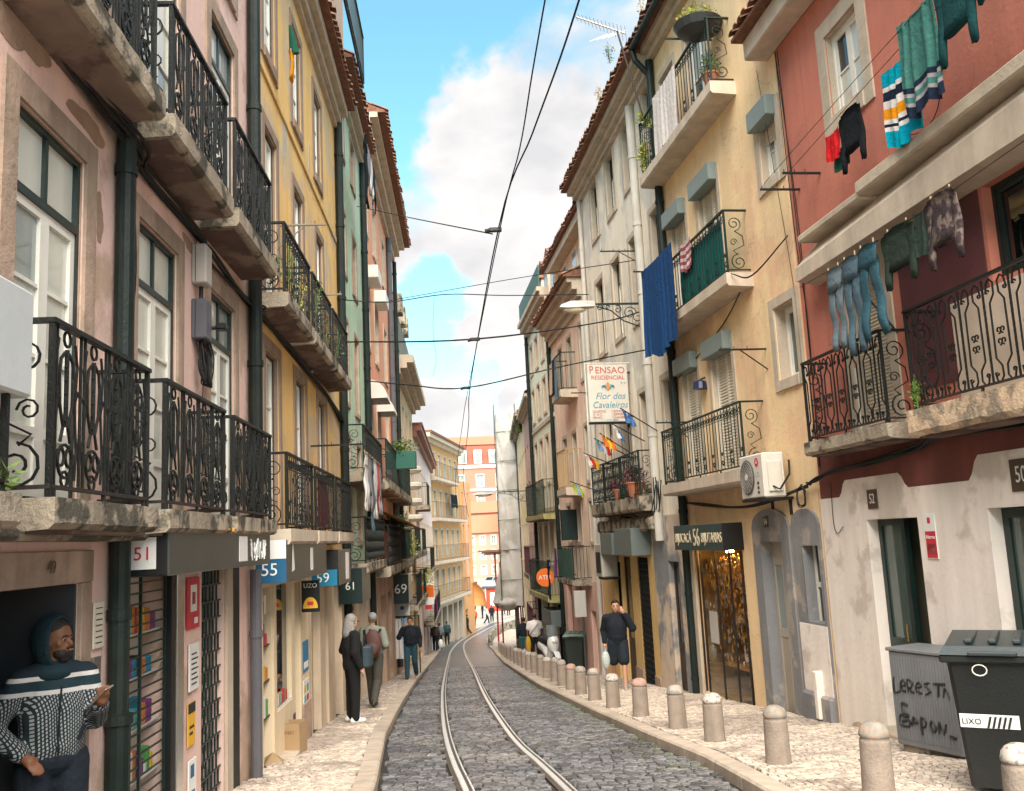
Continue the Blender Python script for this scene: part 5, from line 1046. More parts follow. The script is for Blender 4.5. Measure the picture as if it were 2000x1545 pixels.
arm('green drying arm with long brace on the grey-white house', R3, 7.0, 5.9, .9, IRON_G); arm('green drying arm with brace left of the lamp head', R3, 2.4, 3.6, .8, IRON_G)
# ---------------------------------------------------------------- peach house and beyond
PEACH = plaster('peach_plaster', (.86, .68, .54), (.82, .60, .5), .35, .12, .25)
R4 = Bld('peach_townhouse', 'peach and pink townhouse with heavy moulded cornice and small balconies', (1.48, 30), (2.0, 25.9), -.6, 5.32, gz(30), 'town house')
for c in (1.0, 2.6, 4.5):
    for z0, z1 in ((-.2, .9), (1.5, 3.0), (4.35, 5.9)): R4.window(c - .35, c + .35, z0, z1, of=GREEN_F, rows=2, panes=False, gls=[GL_M, GL_D], sw=.1, surround=STONE_P)
R4.ops += [(-.1, .8, -4.6, -1.5, .25), (1.5, 2.4, -4.6, -1.5, .25), (3.6, 4.3, -4.4, -2.1, .2)]
R4.wall(PEACH, -5, 7.0); cornice(R4, -.6, 5.32, 6.3, ((0, .2, .1), (.2, .4, .22), (.4, .6, .36), (.6, .75, .5))); tiles(R4, -.7, 5.4, 7.1, -.6)
R4.part('recessed_storey', MB().box(-.58, 5.3, .35, 3, 7.3, 9.15), PEACH); R4.part('recessed_cornice', MB().bbox(-.6, 5.32, .0, .35, 8.85, 9.12), STONE_P); tiles(R4, -.7, 5.4, 9.2, -.1)
for u in (.6, 2.3, 4.2): q_ = R4.part('upper_window', MB().box(u, u + .7, .31, .349, 7.5, 8.7), WHITE); R4.part('pane', MB().box(u + .08, u + .62, .3, .309, 7.58, 8.62), GL_M, q_)
skin(R4, -.59, 5.3, -4.9, -1.3, mat('salmon_pink_render', (.70, .44, .37), .85, var=.12, scale=1.5, streak=.15), .02, 'pink_ground_render', R4.ops)
for o in R4.ops[-3:]: R4.part('door', MB().box(o[0], o[1], .12, .18, o[2], o[3]), BROWN)
for z in (4.2, 1.35): R4.balcony(2.0, 3.4, z, .45, .22, 1.1, 'bars', m=SLABP, rm=IRON_G if z > 4 else mat('ochre_iron', (.4, .26, .1), .6), p=.14)
R4.balcony(1.6, 3.9, -1.25, .5, .15, .9, 'bars', m=CONC, rm=IRON_G, p=.1); R4.part('balcony_screen', MB().box(1.62, 3.88, -.53, -.515, -1.2, -.4), mat('green_mesh', (.03, .09, .06), .8, var=.3)); R4.part('lattice_shutter', MB().box(2.2, 2.25, -.5, -.02, -.15, .75).box(2.2, 2.25, -.5, -.46, -.15, .75).box(2.2, 2.25, -.02, .0, -.15, .75), GREEN_F)
pipe(R4, 5.2, -4.6, 6.4, .06, mat('white_pipe', (.55, .52, .47)))
GTIL = mat('pale_green_tiles', (.70, .70, .54), .5, var=.1, scale=3, bump=.3, bscale=40, col2=(.74, .65, .5), mix2=.3)
R5 = Bld('green_tiled_house', 'house clad in pale green tiles with long green balconies and an attic terrace', (.85, 35.5), (1.48, 30), -.95, 4.9, gz(35), 'town house')
for c in (-.1, 1.4, 2.9, 4.3):
    for z0, z1 in ((-3.3, -1.9) if 0 else (-1.0, .4), (1.9, 3.5), (4.4, 5.6), (6.3, 7.4)): R5.window(c - .38, c + .38, z0, z1, of=WHITE, rows=2, panes=False, gls=[GL_M, GL_D, GL_B], sw=.1, surround=STONE_P)
R5.ops += [(-.6, 1.2, -5, -2.3, .3), (2, 4.4, -5, -2.3, .3)]
R5.wall(GTIL, -5.4, 8.2); cornice(R5, -.95, 4.9, 7.9, ((0, .2, .15), (.2, .4, .3), (.4, .55, .4)))
for z in (.75, -2.0): R5.balcony(-.6, 4.2, z, .42, .18, 1.15, 'bars', m=mat('mossy_slab', (.4, .36, .16), .9, var=.3, streak=.3), rm=IRON_G, p=.12)
for z in (4.1, 1.0): R5.part('string_course', MB().bbox(-.94, 4.89, -.05, 0, z - .15, z), STONE_P)
for o in R5.ops[-2:]: R5.part('door', MB().box(o[0], o[1], .2, .25, o[2], o[3]), DARK)
pipe(R5, 4.8, -5, 8, .07); pipe(R5, -.8, -5, 8, .07)
R5.part('terrace_screen', MB().box(-.9, 4.8, -.3, -.27, 8.45, 9.25), mat('terrace_mesh', (.05, .12, .11), .7, var=.3, scale=8)); 
for k in range(4):
    u = -1 + k * 1.55; q = R5.part('dormer', MB().bbox(u, u + 1.0, .3, 2, 8.0, 9.7, .02), PEACH); R5.part('dormer_roof', MB().add([(u - .1, .1, 9.7), (u + 1.1, .1, 9.7), (u + .5, .1, 10.05), (u - .1, 2.2, 9.7), (u + 1.1, 2.2, 9.7), (u + .5, 2.2, 10.05)], [(0, 1, 2), (3, 5, 4), (0, 3, 4, 1), (1, 4, 5, 2), (2, 5, 3, 0)]), TILE2, q); R5.part('dormer_window', MB().box(u + .25, u + .75, .28, .299, 8.3, 9.4), GL_M, q)
s = signbox(R5, 'shop_sign', 'grey-green shop sign box with white notice behind the scooter', 2.3, 4.6, .45, -2.95, -2.45, mat('dull_green_metal', (.1, .15, .15)), BLACK)
R6 = Bld('mauve_townhouse', 'narrow mauve and pink townhouse squeezed before the yellow one', (.52, 43), (.85, 35.5), -1, 6.5, gz(42), 'town house')
for c in (0, 2, 4, 5.6):
    for z0, z1 in ((-3, -1.4), (-.3, 1.4), (2.5, 4)): R6.window(c - .4, c + .4, z0, z1, of=BROWN, rows=1, panes=False, gls=[GL_D], sw=.1)
R6.wall(plaster('mauve_plaster', (.52, .36, .37), (.62, .42, .38)), -6.5, 5.6); cornice(R6, -1, 6.5, 5.4); R6.part('roof', MB().add([(-1, -.3, 5.8), (6.5, -.3, 5.8), (6.5, 2.5, 7.2), (-1, 2.5, 7.2)], [(0, 1, 2, 3)]), TILE2)
for z in (-1.5, -3.9): R6.balcony(2, 6, z, .4, .2, 1.1, 'bars', rm=mat('maroon_iron', (.10, .03, .04), .6), p=.15)
R7 = Bld('pale_yellow_house', 'pale yellow house at the bend beside the wrapped scaffold', (.1, 56), (.52, 43), 0, 12.0, gz(55), 'town house')
for c in (1.5, 4, 6.5, 9, 11):
    for z0, z1 in ((-4.4, -2.6), (-1.2, .6), (2.2, 4)): R7.window(c - .4, c + .4, z0, z1, of=WHITE, rows=1, panes=False, gls=[GL_M], sw=.1, surround=STONE_P)
R7.wall(plaster('butter_plaster', (.84, .68, .40), (.76, .6, .42)), -7.5, 5.9); cornice(R7, 0, 12, 5.6, ((0, .2, .2), (.2, .5, .4)), m=CONC)
R8 = Bld('dark_end_house', 'shabby grey house behind the scaffold with graffiti at its foot', (.6, 64), (.1, 56.1), 0, 7.9, gz(62), 'town house'); R8.ops += [(1, 2.4, -8, -5.2, .3), (4, 5.4, -8, -5.2, .3)]
for o in R8.ops: R8.part('door', MB().box(o[0], o[1], .2, .25, o[2], o[3]), DARK)
R8.wall(mat('shabby_render', (.42, .38, .34), .9, var=.2, streak=.2), -8.5, 6)
lamp('second street lamp on a curled iron bracket near the wrapped scaffold', R7, 11.5, 2.2, 1.4, 1.6)
# wrapped scaffold on red poles
sc_ = thing('wrapped_scaffold', 'tall scaffold wrapped in grey sheeting on red steel poles at the bend', 'scaffold', (-.6, 57, gz(57)))
SHEET = mat('grey_white_sheeting', (.46, .44, .42), .7, var=.12, scale=.8, bump=.5, bscale=1.5, col2=(.34, .32, .29), mix2=.5, s2=.5)
def scf(a, b):
    t = a * 4; hz = 2.75 + b * 11.3; jx = .03 * sin(b * 23 + a * 9) + .05 * sin(b * 5 + a * 40) + .02 * sin(b * 61 + a * 70)
    hz += .3 * sin(a * 7) * (1 - b) * .6
    P = [(-.52, 2.6), (-.52, -2), (.68, -2), (.68, 2.6), (-.52, 2.6)]; i = min(3, int(t)); f = t - i; x = P[i][0] + (P[i + 1][0] - P[i][0]) * f; y = P[i][1] + (P[i + 1][1] - P[i][1]) * f
    tap = 1 + (.5 * max(0, 1 - b * 5) if b < .2 else 0)
    return ((x - .68) * tap + .68 + jx * (1 if i in (0,) else .5), y + jx, hz)
sb = MB(); sb.sheet(scf, 60, 70); obj('sheeting', sb, SHEET, sc_, smooth=True)
bb = MB()
for k in range(9): 
    a = k / 9; bb.tube([(-1.15 + .03 * k, -2.1 + .1 * k, 2.75 + .1 * sin(k)), (-.3, -2.15 - .02 * k, 2.6), (.65, -2.1, 2.8 + .1 * sin(k * 2))], .16, 6)
obj('rolled_sheet', MB().ball((-.2, -.2, 2.9), (.95, 2.2, .55), 20, 12), SHEET, sc_, smooth=True)
REDM = mat('red_steel', (.42, .02, .02), .45, var=.1, bump=.05)
for x, y, h in ((-.88, -1.5, 5.8), (-.68, 1.8, 5.2), (.5, -1.5, 3.2), (.62, -.9, 3.2)): obj('pole', MB().tube([(x, y, 0), (x, y, h)], .05, 8), REDM if h < 5 or True else CABLE, sc_)
for k in range(6): obj('plank', MB().bbox(-1.9 + .08 * k, .1, -2.0 + .25 * k, -1.78 + .25 * k, 5.9 - .05 * k + .1 * (k % 2), 5.95 - .05 * k + .1 * (k % 2), .004), mat('scaffold_plank', (.25, .14, .1), .8), sc_, (0, 0, 0))
obj('timber_post', MB().bbox(.15, .4, -1.7, -1.5, 0, 3.0), BROWN, sc_)
for k in range(6):
    z = 4.2 + k * 1.75; obj('ledger_tie', MB().tube([(-.62, -2.08, z), (.74, -2.08, z + .03)], .022, 6), GREYM, sc_)
for x in (-.56, .7): obj('scaffold_tube', MB().tube([(x, -2.12, 2.6), (x, -2.1, 14.6)], .03, 6), GREYM, sc_)
# low parapet where the kerb turns
pw = MB(); PL_ = [(-2.5, 66), (-2.75, 74), (-2.7, 80), (-2.0, 88), (-.6, 94)]
for a, b in zip(PL_, PL_[1:]):
    z0, z1 = gz(a[1]), gz(b[1]); pw.add([(a[0], a[1], z0), (b[0], b[1], z1), (b[0], b[1], z1 + .8), (a[0], a[1], z0 + .8), (a[0] + .3, a[1], z0), (b[0] + .3, b[1], z1), (b[0] + .3, b[1], z1 + .8), (a[0] + .3, a[1], z0 + .8)], [(0, 3, 2, 1), (4, 5, 6, 7), (3, 7, 6, 2), (0, 4, 7, 3), (1, 2, 6, 5)])
obj('parapet_wall', pw, CONC, label='low curved stone parapet on the right of the bend', category='wall')
# ---------------------------------------------------------------- plaza buildings
def slab_bld(name, label, x0, x1, y, zb, zt, m, cols, rows_, wz, win_m, w=1.2, h=2.2, roof=None, cat='building', depth=14, arch=False, rot=0):
    d = (x1, y + rot)
    B = Bld(name, label, (x0, y), d, 0, x1 - x0, zb, cat)
    for j in range(rows_):
        for i in range(cols):
            u = (i + .5) * (x1 - x0) / cols; B.ops.append((u - w / 2, u + w / 2, wz[j], wz[j] + h, .25))
            W_ = B.part('window', MB().box(u - w / 2, u + w / 2, .12, .2, wz[j], wz[j] + .12).box(u - w / 2, u + w / 2, .12, .2, wz[j] + h * .55, wz[j] + h * .6).box(u - .05, u + .05, .12, .2, wz[j], wz[j] + h).box(u - w / 2, u - w / 2 + .1, .12, .2, wz[j], wz[j] + h).box(u + w / 2 - .1, u + w / 2, .12, .2, wz[j], wz[j] + h), WHITE)
            B.part('pane', MB().box(u - w / 2, u + w / 2, .2, .22, wz[j], wz[j] + h), win_m, W_, at=(0, 0, 0)); B.part('surround', MB().box(u - w / 2 - .2, u - w / 2, -.06, 0, wz[j], wz[j] + h + .25).box(u + w / 2, u + w / 2 + .2, -.06, 0, wz[j], wz[j] + h + .25).box(u - w / 2, u + w / 2, -.06, 0, wz[j] + h, wz[j] + h + .25), WHITE, W_, at=(0, 0, 0))
    B.wall(m, zb, zt, depth); return B
FARM = lambda n_, c: mat(n_, c, .85, var=.05, scale=.2, bump=0)
H1 = slab_bld('salmon_hotel', 'large salmon hotel with red mansard roof and white dormers closing the view', -34, 4, 250, -9, 19.5, FARM('hotel_salmon', (.46, .19, .135)), 7, 3, (3.5, 9.0, 14.2), GL_M, 1.9, 3.3, cat='hotel', rot=6)
mz = MB(); mz.add([(0, -.3, 20.2), (38, -.3, 20.2), (38, 2.5, 26), (0, 2.5, 26), (38, 14, 28.5), (0, 14, 28.5), (38, 2.5, 26.0), (0, 2.5, 26)], [(0, 1, 2, 3), (7, 6, 4, 5)]); H1.part('mansard_roof', mz, FARM('mansard_tiles', (.22, .075, .05))); H1.part('upper_roof', MB().add([(0, 2.2, 26.1), (38, 2.2, 26.1), (38, 12, 29.5), (0, 12, 29.5)], [(0, 1, 2, 3)]), FARM('orange_roof', (.44, .16, .09)))
for z in (7.8, 13.2, 19.5): H1.part('string_course', MB().box(0, 38, -.3, 0, z - .1, z + .5 + (.3 if z > 19 else 0)), WHITE)
for k in range(9):
    u = 3 + k * 4.2; q = H1.part('dormer', MB().bbox(u - 1.1, u + 1.1, -.4, 3, 20.6, 24.4, .1), WHITE); H1.part('pane', MB().box(u - .6, u + .6, -.5, -.42, 21, 23.6), GL_M, q)
H2 = slab_bld('pale_pink_block', 'pale pink block of flats with orange hipped roof behind the parked cars', -22, 8, 215, -9.3, 1.5, FARM('pale_pink', (.50, .28, .22)), 12, 3, (-8, -4.6, -1.3), GL_M, 1.0, 2.0, cat='block of flats', rot=-3)
H2.part('roof', MB().add([(-.5, -.6, 1.5), (30, -.6, 1.5), (26, 7, 5.6), (6, 7, 5.6)], [(0, 1, 2, 3)]), FARM('orange_roof', (.44, .16, .09)))
H3 = slab_bld('upper_pink_block', 'second pink block with orange roof between the flats and the hotel', -20, 12, 232, -9.3, 6.5, FARM('peach_far', (.50, .26, .19)), 11, 1, (3.2,), GL_M, 1.0, 2.2, cat='block of flats', rot=-3)
H3.part('roof', MB().add([(-.5, -.6, 6.5), (32, -.6, 6.5), (27, 6, 9.6), (6, 6, 9.6)], [(0, 1, 2, 3)]), FARM('orange_roof', (.44, .16, .09)))
H4 = slab_bld('yellow_corner_block', 'small pale yellow gable house beside the wrapped scaffold', -3.0, 9, 205, -9.3, 12, FARM('far_yellow', (.55, .38, .15)), 3, 2, (1, 6), GL_M, 1, 2, cat='block of flats')
H5 = slab_bld('plaza_backing_block', 'long cream apartment block far left behind the plaza', -90, -34, 240, -9.3, 14, FARM('far_cream', (.6, .48, .36)), 14, 4, (-6, -2, 3, 8), GL_M, 1.4, 2.2, cat='block of flats'); H6 = slab_bld('plaza_right_block', 'long beige apartment block far right behind the plaza', 10, 70, 240, -9.3, 14, FARM('far_beige', (.55, .42, .32)), 14, 4, (-6, -2, 3, 8), GL_M, 1.4, 2.2, cat='block of flats')
# ================================================================ street furniture
BOLL = mat('bollard_stone', (.31, .25, .205), .85, var=.22, scale=7, streak=.25, bump=.5, bscale=45, dirt=(.20, .15, .12, .7)); BCAP = mat('bollard_cap_stone', (.42, .35, .30), .8, var=.3, scale=9, bump=.4, bscale=50, col2=(.24, .22, .2), mix2=.5, s2=14)
CAPS = [BCAP, mat('bollard_cap_teal', (.25, .25, .225), .8, var=.3, scale=12, col2=(.34, .25, .19), mix2=.5, s2=16), mat('bollard_cap_reddish', (.42, .26, .21), .8, var=.3, scale=12), mat('bollard_cap_white', (.50, .45, .40), .8, var=.15, scale=12, col2=(.25, .22, .2), mix2=.3, s2=22)]
spots = [(2.95, 5.85), (2.6, 7.3), (2.36, 9.2), (2.12, 11.0), (1.93, 12.4), (1.66, 14.1), (1.41, 15.7), (1.23, 17.3), (1.07, 18.8), (.95, 20.2), (.83, 21.7), (.72, 23.3), (.57, 24.8), (.42, 26.3), (.27, 27.9), (.12, 29.6), (-.02, 31.4), (-.17, 33.3), (-.32, 35.3), (-.48, 37.4), (-.66, 39.6), (-.82, 42.), (-.98, 44.5), (-1.1, 47.2), (-1.25, 50)]
lab = ['stone bollard with white-streaked domed cap at the bottom right corner of the picture', 'tall stone bollard with rounded teal-stained cap just left of the dark wheelie bin', 'tall stone bollard with teal and orange stained cap below the broken pilaster', 'stone bollard with dull teal cap in front of the grey arched door step', 'stone bollard with white dribbled cap in front of the jewellery shop step', 'stone bollard with striped grey cap beside the green drainpipe of the shop', 'stone bollard with reddish chipped cap just before the man in shorts', 'stone bollard with clean white cap at the feet of the man in shorts', 'stone bollard with pale cap just beyond the man in shorts', 'slim stone bollard standing below the green household bin']
bodies = [MB().lathe([(.135, -.05), (.135, 0), (.128, .05), (.12, .44), (.118, .46), (.110, .47), (.112, .48)], 20).mesh('shaft', BOLL, True)]
cap_m = MB().lathe([(.112, 0), (.121, .008), (.121, .03), (.112, .065), (.09, .095), (.055, .115), (.005, .122)], 20)
cps = [cap_m.mesh('cap', m_, True) for m_ in CAPS]
ORD = 'first second third fourth fifth sixth seventh eighth ninth tenth eleventh twelfth thirteenth fourteenth fifteenth sixteenth seventeenth eighteenth nineteenth twentieth twenty-first twenty-second twenty-third twenty-fourth twenty-fifth twenty-sixth'.split()
first = None; capi = [3, 1, 1, 3, 0, 2, 3, 0, 0, 2, 0, 0]
for i, (x, y) in enumerate(spots):
    z = gz(y) + .1
    if first is None:
        t = thing('bollard', lab[0], 'bollard', (x, y, z), 0, 'stone bollards along the right kerb'); obj('shaft', bodies[0], parent=t); obj('cap', cps[3], parent=t, loc=(0, 0, .48)); first = t
    else:
        t = first.copy(); C.objects.link(t); t.location = (x, y, z); t['label'] = lab[i] if i < len(lab) else 'stone bollard, %s from the camera in the right kerb row' % ORD[i]
        for ch in first.children:
            if ch.name.startswith(('shaft', 'cap')):
                c_ = ch.copy(); C.objects.link(c_); c_.parent = t
                if 'cap' in c_.name: c_.data = cps[capi[i % 12]]
    t.rotation_euler = (R.uniform(-.03, .03), R.uniform(-.03, .03), R.uniform(0, 6)); t.scale = (.93, .93, R.uniform(.88, .97))
# ---- wheelie bins
BINM = mat('dark_bin_plastic', (.007, .009, .009), .5, var=.15, scale=5, bump=.15, bscale=50, dirt=(.035, .03, .028, .4)); BINL = mat('bin_lid_plastic', (.03, .04, .043), .4, var=.15, bump=.1); BING = mat('green_bin_plastic', (.012, .022, .016), .55, var=.15, bump=.1)
def bin_(label, x, y, w, d, h, rz, bm_, lm, big=True):
    t = thing('wheelie_bin', label, 'wheelie bin', (x, y, gz(y) + .105), rz); b = MB(); N_ = 5
    f = lambda z: .78 + .22 * z / h
    rings = []
    for z in (.06, h * .3, h * .7, h * .9, h): s_ = f(z); rings.append([(-w / 2 * s_ + .03, -d / 2 * s_, z), (w / 2 * s_ - .03, -d / 2 * s_, z), (w / 2 * s_, -d / 2 * s_ + .03, z), (w / 2 * s_, d / 2 * s_ - .03, z), (w / 2 * s_ - .03, d / 2 * s_, z), (-w / 2 * s_ + .03, d / 2 * s_, z), (-w / 2 * s_, d / 2 * s_ - .03, z), (-w / 2 * s_, -d / 2 * s_ + .03, z)])
    for q in rings: b.v += q
    for k in range(4):
        for j in range(8): b.f.append((k * 8 + j, k * 8 + (j + 1) % 8, (k + 1) * 8 + (j + 1) % 8, (k + 1) * 8 + j))
    b.f += [tuple(range(8))[::-1], tuple(32 + j for j in range(8))]
    obj('body', b, bm_, t); obj('rim', MB().bbox(-w / 2 - .04, w / 2 + .04, -d / 2 - .05, d / 2 + .03, h - .06, h, .012), bm_, t)
    l = MB(); l.add([(-w / 2 - .04, -d / 2 - .06, h), (w / 2 + .04, -d / 2 - .06, h), (w / 2 + .04, d / 2 + .05, h), (-w / 2 - .04, d / 2 + .05, h), (-w / 2, -d / 2, h + .06), (w / 2, -d / 2, h + .06), (w / 2, d / 2, h + .1), (-w / 2, d / 2, h + .1)], [(0, 3, 2, 1), (4, 5, 6, 7), (0, 1, 5, 4), (1, 2, 6, 5), (2, 3, 7, 6), (3, 0, 4, 7)])
    for k in (-.25, 0, .25): l.bbox(k * w - .03, k * w + .03, -d / 2 + .05, d / 2 - .03, h + .07, h + .105, .01)
    L_ = obj('lid', l, lm, t); obj('grip', MB().bbox(-w * .25, w * .25, -d / 2 - .1, -d / 2 - .055, h + .0, h + .03, .008), lm, L_); obj('handle', MB().tube([(-w / 2 + .03, d / 2 + .04, h - .02), (-w / 2 + .03, d / 2 + .11, h), (w / 2 - .03, d / 2 + .11, h), (w / 2 - .03, d / 2 + .04, h - .02)], .015, 8), bm_, t)
    for sg in (-1, 1): wv = obj('wheel', MB().lathe([(.04, -.03), (.1, -.028), (.105, 0), (.1, .028), (.04, .03)], 16), BLACK, t, (sg * (w / 2 - .04), d / 2 - .02, .1), (0, pi / 2, 0)); obj('hub', MB().lathe([(.035, -.034), (.035, .034)], 10), GREYM, wv)
    return t
bt = bin_('big dark wheelie bin with LIXO band and grey lid at the right edge', 3.68, 7.45, .66, .74, 1.04, radians(-30), BINM, BINL)
bd = MB(); hh = lambda z: .78 + .22 * z / .98
bd.add([(-.32 * hh(.50) - .004, -.26, .50), (-.32 * hh(.50) - .004, .2, .50), (-.32 * hh(.59) - .004, .2, .59), (-.32 * hh(.59) - .004, -.26, .59)], [(0, 1, 2, 3)]); 
lb = MB(); lb.add([(-.28, -.334, .50), (.12, -.334, .50), (.12, -.342, .60), (-.28, -.342, .60)], [(0, 1, 2, 3)]); obj('label_band', bd, WH_P, bt); q = obj('label_band', lb, WH_P, bt)
for k in range(5): sx_ = -.1 + k * .034; obj('band_stripe', MB().add([(sx_, -.343, .503), (sx_ + .016, -.343, .503), (sx_ + .04, -.349, .587), (sx_ + .024, -.349, .587)], [(0, 1, 2, 3)]), BLK_P, bt)
text('LIXO', .06, BLK_P, bt, (-.2, -.343, .545), (pi / 2 + .08, 0, 0), .001)
wl = MB().tube([(-.1 + .05 * cos(a_), -.41, .93 + .04 * sin(a_)) for a_ in [k * .52 for k in range(12)]], .005, 5, closed=True); obj('white_string', wl, WHITE, bt)
bin_('smaller dark green household bin standing by the pink wall near the scooter', 1.47, 27.4, .56, .58, 1.0, radians(-10), BING, mat('green_lid', (.09, .14, .12), .45), False)
# ---- grey utility cabinet
t = thing('utility_cabinet', 'grey ribbed utility cabinet with black graffiti between the doorway and the bin', 'utility cabinet', (4.0, 9.3, gz(9.3) + .1), radians(-64)); CAB = mat('cabinet_grey', (.15, .155, .165), .55, var=.1, scale=4, streak=.1, bump=.1)
# local -y faces the street, x runs along the pavement
obj('body', MB().bbox(-.38, .38, -.22, .22, .06, .95, .01), CAB, t); obj('top', MB().bbox(-.4, .4, -.24, .24, .951, .985, .008), CAB, t); obj('base', MB().bbox(-.35, .35, -.18, .18, -.04, .06), CONC, t)
for k in range(22): obj('rib', MB().box(-.365 + k * .0335, -.35 + k * .0335, -.2265, -.2201, .12, .9), CAB, t)
for k in range(12): obj('rib', MB().box(.3801, .3865, -.2 + k * .035, -.185 + k * .035, .12, .9), CAB, t)
gf = MB(); g2 = MB()
def stroke(mb, pts, ox, oz, sc_x, r=.014, side=None):
    E_ = [pts[0]] + list(pts) + [pts[-1]]; q = []
    for i in range(1, len(E_) - 2):
        a, b, c, d = E_[i - 1:i + 3]
        for j in range(5): t_ = j / 5; q.append(tuple(.5 * ((2 * b[k]) + (c[k] - a[k]) * t_ + (2 * a[k] - 5 * b[k] + 4 * c[k] - d[k]) * t_ * t_ + (3 * b[k] - a[k] - 3 * c[k] + d[k]) * t_ ** 3) for k in (0, 1)))
    pts = q + [pts[-1]]; r = [r * (.75 + .4 * abs(sin(i * .45))) for i in range(len(pts))]
    P = [(ox + x * sc_x, -.2285, oz + z * sc_x) for x, z in pts] if side is None else [(.6285, ox + x * sc_x, oz + z * sc_x) for x, z in pts]; mb.tube(P, r, 5)
W1_ = [[(0, 1), (-.1, 0), (.45, .1)], [(.5, .45), (.9, .55), (.8, .85), (.55, .7), (.55, .2), (.9, .15)], [(1.1, .1), (1.1, .9), (1.5, .8), (1.4, .45), (1.1, .4), (1.55, .1)], [(1.9, .5), (2.2, .6), (2.1, .85), (1.85, .7), (1.8, .3), (2.2, .15)], [(2.9, .9), (2.5, .75), (2.95, .4), (2.5, .1)], [(3.2, .9), (4.1, .95)], [(3.6, .95), (3.5, .1)], [(3.9, .1), (4.1, .75), (4.35, .1)]]
W2_ = [[(.9, 1.6), (.4, 1.7), (.5, 1.1), (.9, 1), (.5, .8)], [(.9, .8), (.2, .9), (.1, .3), (.8, .2), (.9, .6), (.3, .5)], [(1.1, .3), (1.3, .9), (1.6, .6), (1.2, .5)], [(1.9, -.2), (1.9, .9), (2.3, .8), (2.2, .4), (1.9, .4)], [(2.6, .5), (2.8, .85), (3.1, .5), (2.9, .15), (2.6, .5)], [(3.3, .1), (3.4, .9), (3.7, .2), (3.9, .8)], [(4.1, .1), (4.6, .0)]]
for w_ in W1_: stroke(gf, w_, -.33, .56, .145, .0095)
for w_ in W2_: stroke(g2, w_, -.32, .22, .14, .0115)
obj('graffiti', gf, BLK_P, t); obj('graffiti', g2, BLK_P, t); 
obj('red_sticker', MB().lathe([(.02, 0), (.02, .001)], 10), RED_P, t, (.4, -.2275, .45), (pi / 2, 0, 0))
# ---- cardboard box
CARD = mat('cardboard', (.36, .24, .13), .85, var=.1, scale=5, bump=.1); t = thing('cardboard_box', 'open cardboard box on the mosaic pavement below the purple sticker', 'cardboard box', (-2.93, 11.85, gz(11.85) + .107), radians(-6)); b = MB()
for q in ((-.16, .16, -.14, -.135), (-.16, .16, .135, .14), (-.16, -.155, -.135, .135), (.155, .16, -.135, .135)): b.box(*q, 0, .36)
b.box(-.155, .155, -.135, .135, 0, .005); obj('body', b, CARD, t)
for (a, b_, c, d, rx) in ((-.16, .16, -.14, -.02, 0), (-.16, -.06, -.13, .13, 1)): obj('flap', MB().add([(a, c, .361), (b_, c, .361), (b_, d, .30), (a, d, .30)], [(0, 1, 2, 3)]), CARD, t)
text('SIEWERT', .05, mat('brown_print', (.15, .09, .05), .8, var=0, bump=0), t, (0, -.1415, .25), (pi / 2, 0, 0), .0008)
o_ = thing('cardboard_scrap', 'crumpled brown cardboard on the step of the cream shop', 'cardboard', (-3.0, 10.9, -2.41), .3); obj('sheet', MB().add([(0, 0, 0), (.2, 0, .02), (.24, .2, .0), (.02, .22, .05), (.1, .1, .12)], [(0, 1, 4), (1, 2, 4), (2, 3, 4), (3, 0, 4)]), CARD, o_)
# ---- scooter
t = thing('scooter', 'white motor scooter parked by the pink wall next to the green bin', 'scooter', (.80, 30.6, gz(30.6) + .105), radians(16)); SW = mat('scooter_white', (.72, .72, .72), .25, var=.03, bump=0, coat=.5)
for y, r_ in ((-.62, .26), (.66, .26)):
    w_ = obj('wheel', MB().lathe([(.17, -.05), (r_ - .02, -.055), (r_, 0), (r_ - .02, .055), (.17, .05)], 24), BLACK, t, (0, y, r_), (0, pi / 2, 0)); obj('rim', MB().lathe([(.02, -.03), (.165, -.03), (.165, .03), (.02, .03)], 14), mat('rim_grey', (.3, .3, .3), .3, metal=.8), w_)
b = MB().capsule((0, .75, .62), (0, .25, .55), .17, .16, 12).capsule((0, .3, .5), (0, -.1, .32), .15, .15, 12).ball((0, -.45, .78), (.2, .2, .3), 14, 10).capsule((0, -.35, .6), (0, -.1, .3), .16, .14, 12); obj('bodywork', b, SW, t, smooth=True)
obj('front_mudguard', MB().add([(sx_ * .09, -.62 + .3 * cos(a_), .26 + .3 * sin(a_)) for a_ in [.4 + k * .3 for k in range(9)] for sx_ in (-1, 1)], [(2 * k, 2 * k + 1, 2 * k + 3, 2 * k + 2) for k in range(8)]), SW, t); obj('seat', MB().capsule((0, .75, .8), (0, .1, .76), .13, .12, 12), BLACK, t, smooth=True)
obj('windscreen', MB().sheet(lambda a, b_: ((a - .5) * .36, -.58 + .14 * b_ + .12 * (a - .5) ** 2 * 4, 1.0 + .35 * b_), 6, 4), mat('smoked_screen', (.15, .17, .18), .1, bump=0), t); obj('handlebar', MB().tube([(-.34, -.35, 1.05), (-.1, -.42, 1.02), (.1, -.42, 1.02), (.34, -.35, 1.05)], .018, 6), BLACK, t)
obj('headlight', MB().ball((0, -.63, .85), (.1, .05, .07), 10, 6), GL_B, t); obj('fork', MB().tube([(-.07, -.62, .26), (-.07, -.5, .6)], .02, 6).tube([(.07, -.62, .26), (.07, -.5, .6)], .02, 6), GREYM, t)
for sg in (-1, 1): obj('mirror', MB().tube([(sg * .25, -.38, 1.05), (sg * .32, -.4, 1.2)], .008, 5).ball((sg * .33, -.4, 1.24), (.06, .015, .04), 8, 6), BLACK, t)
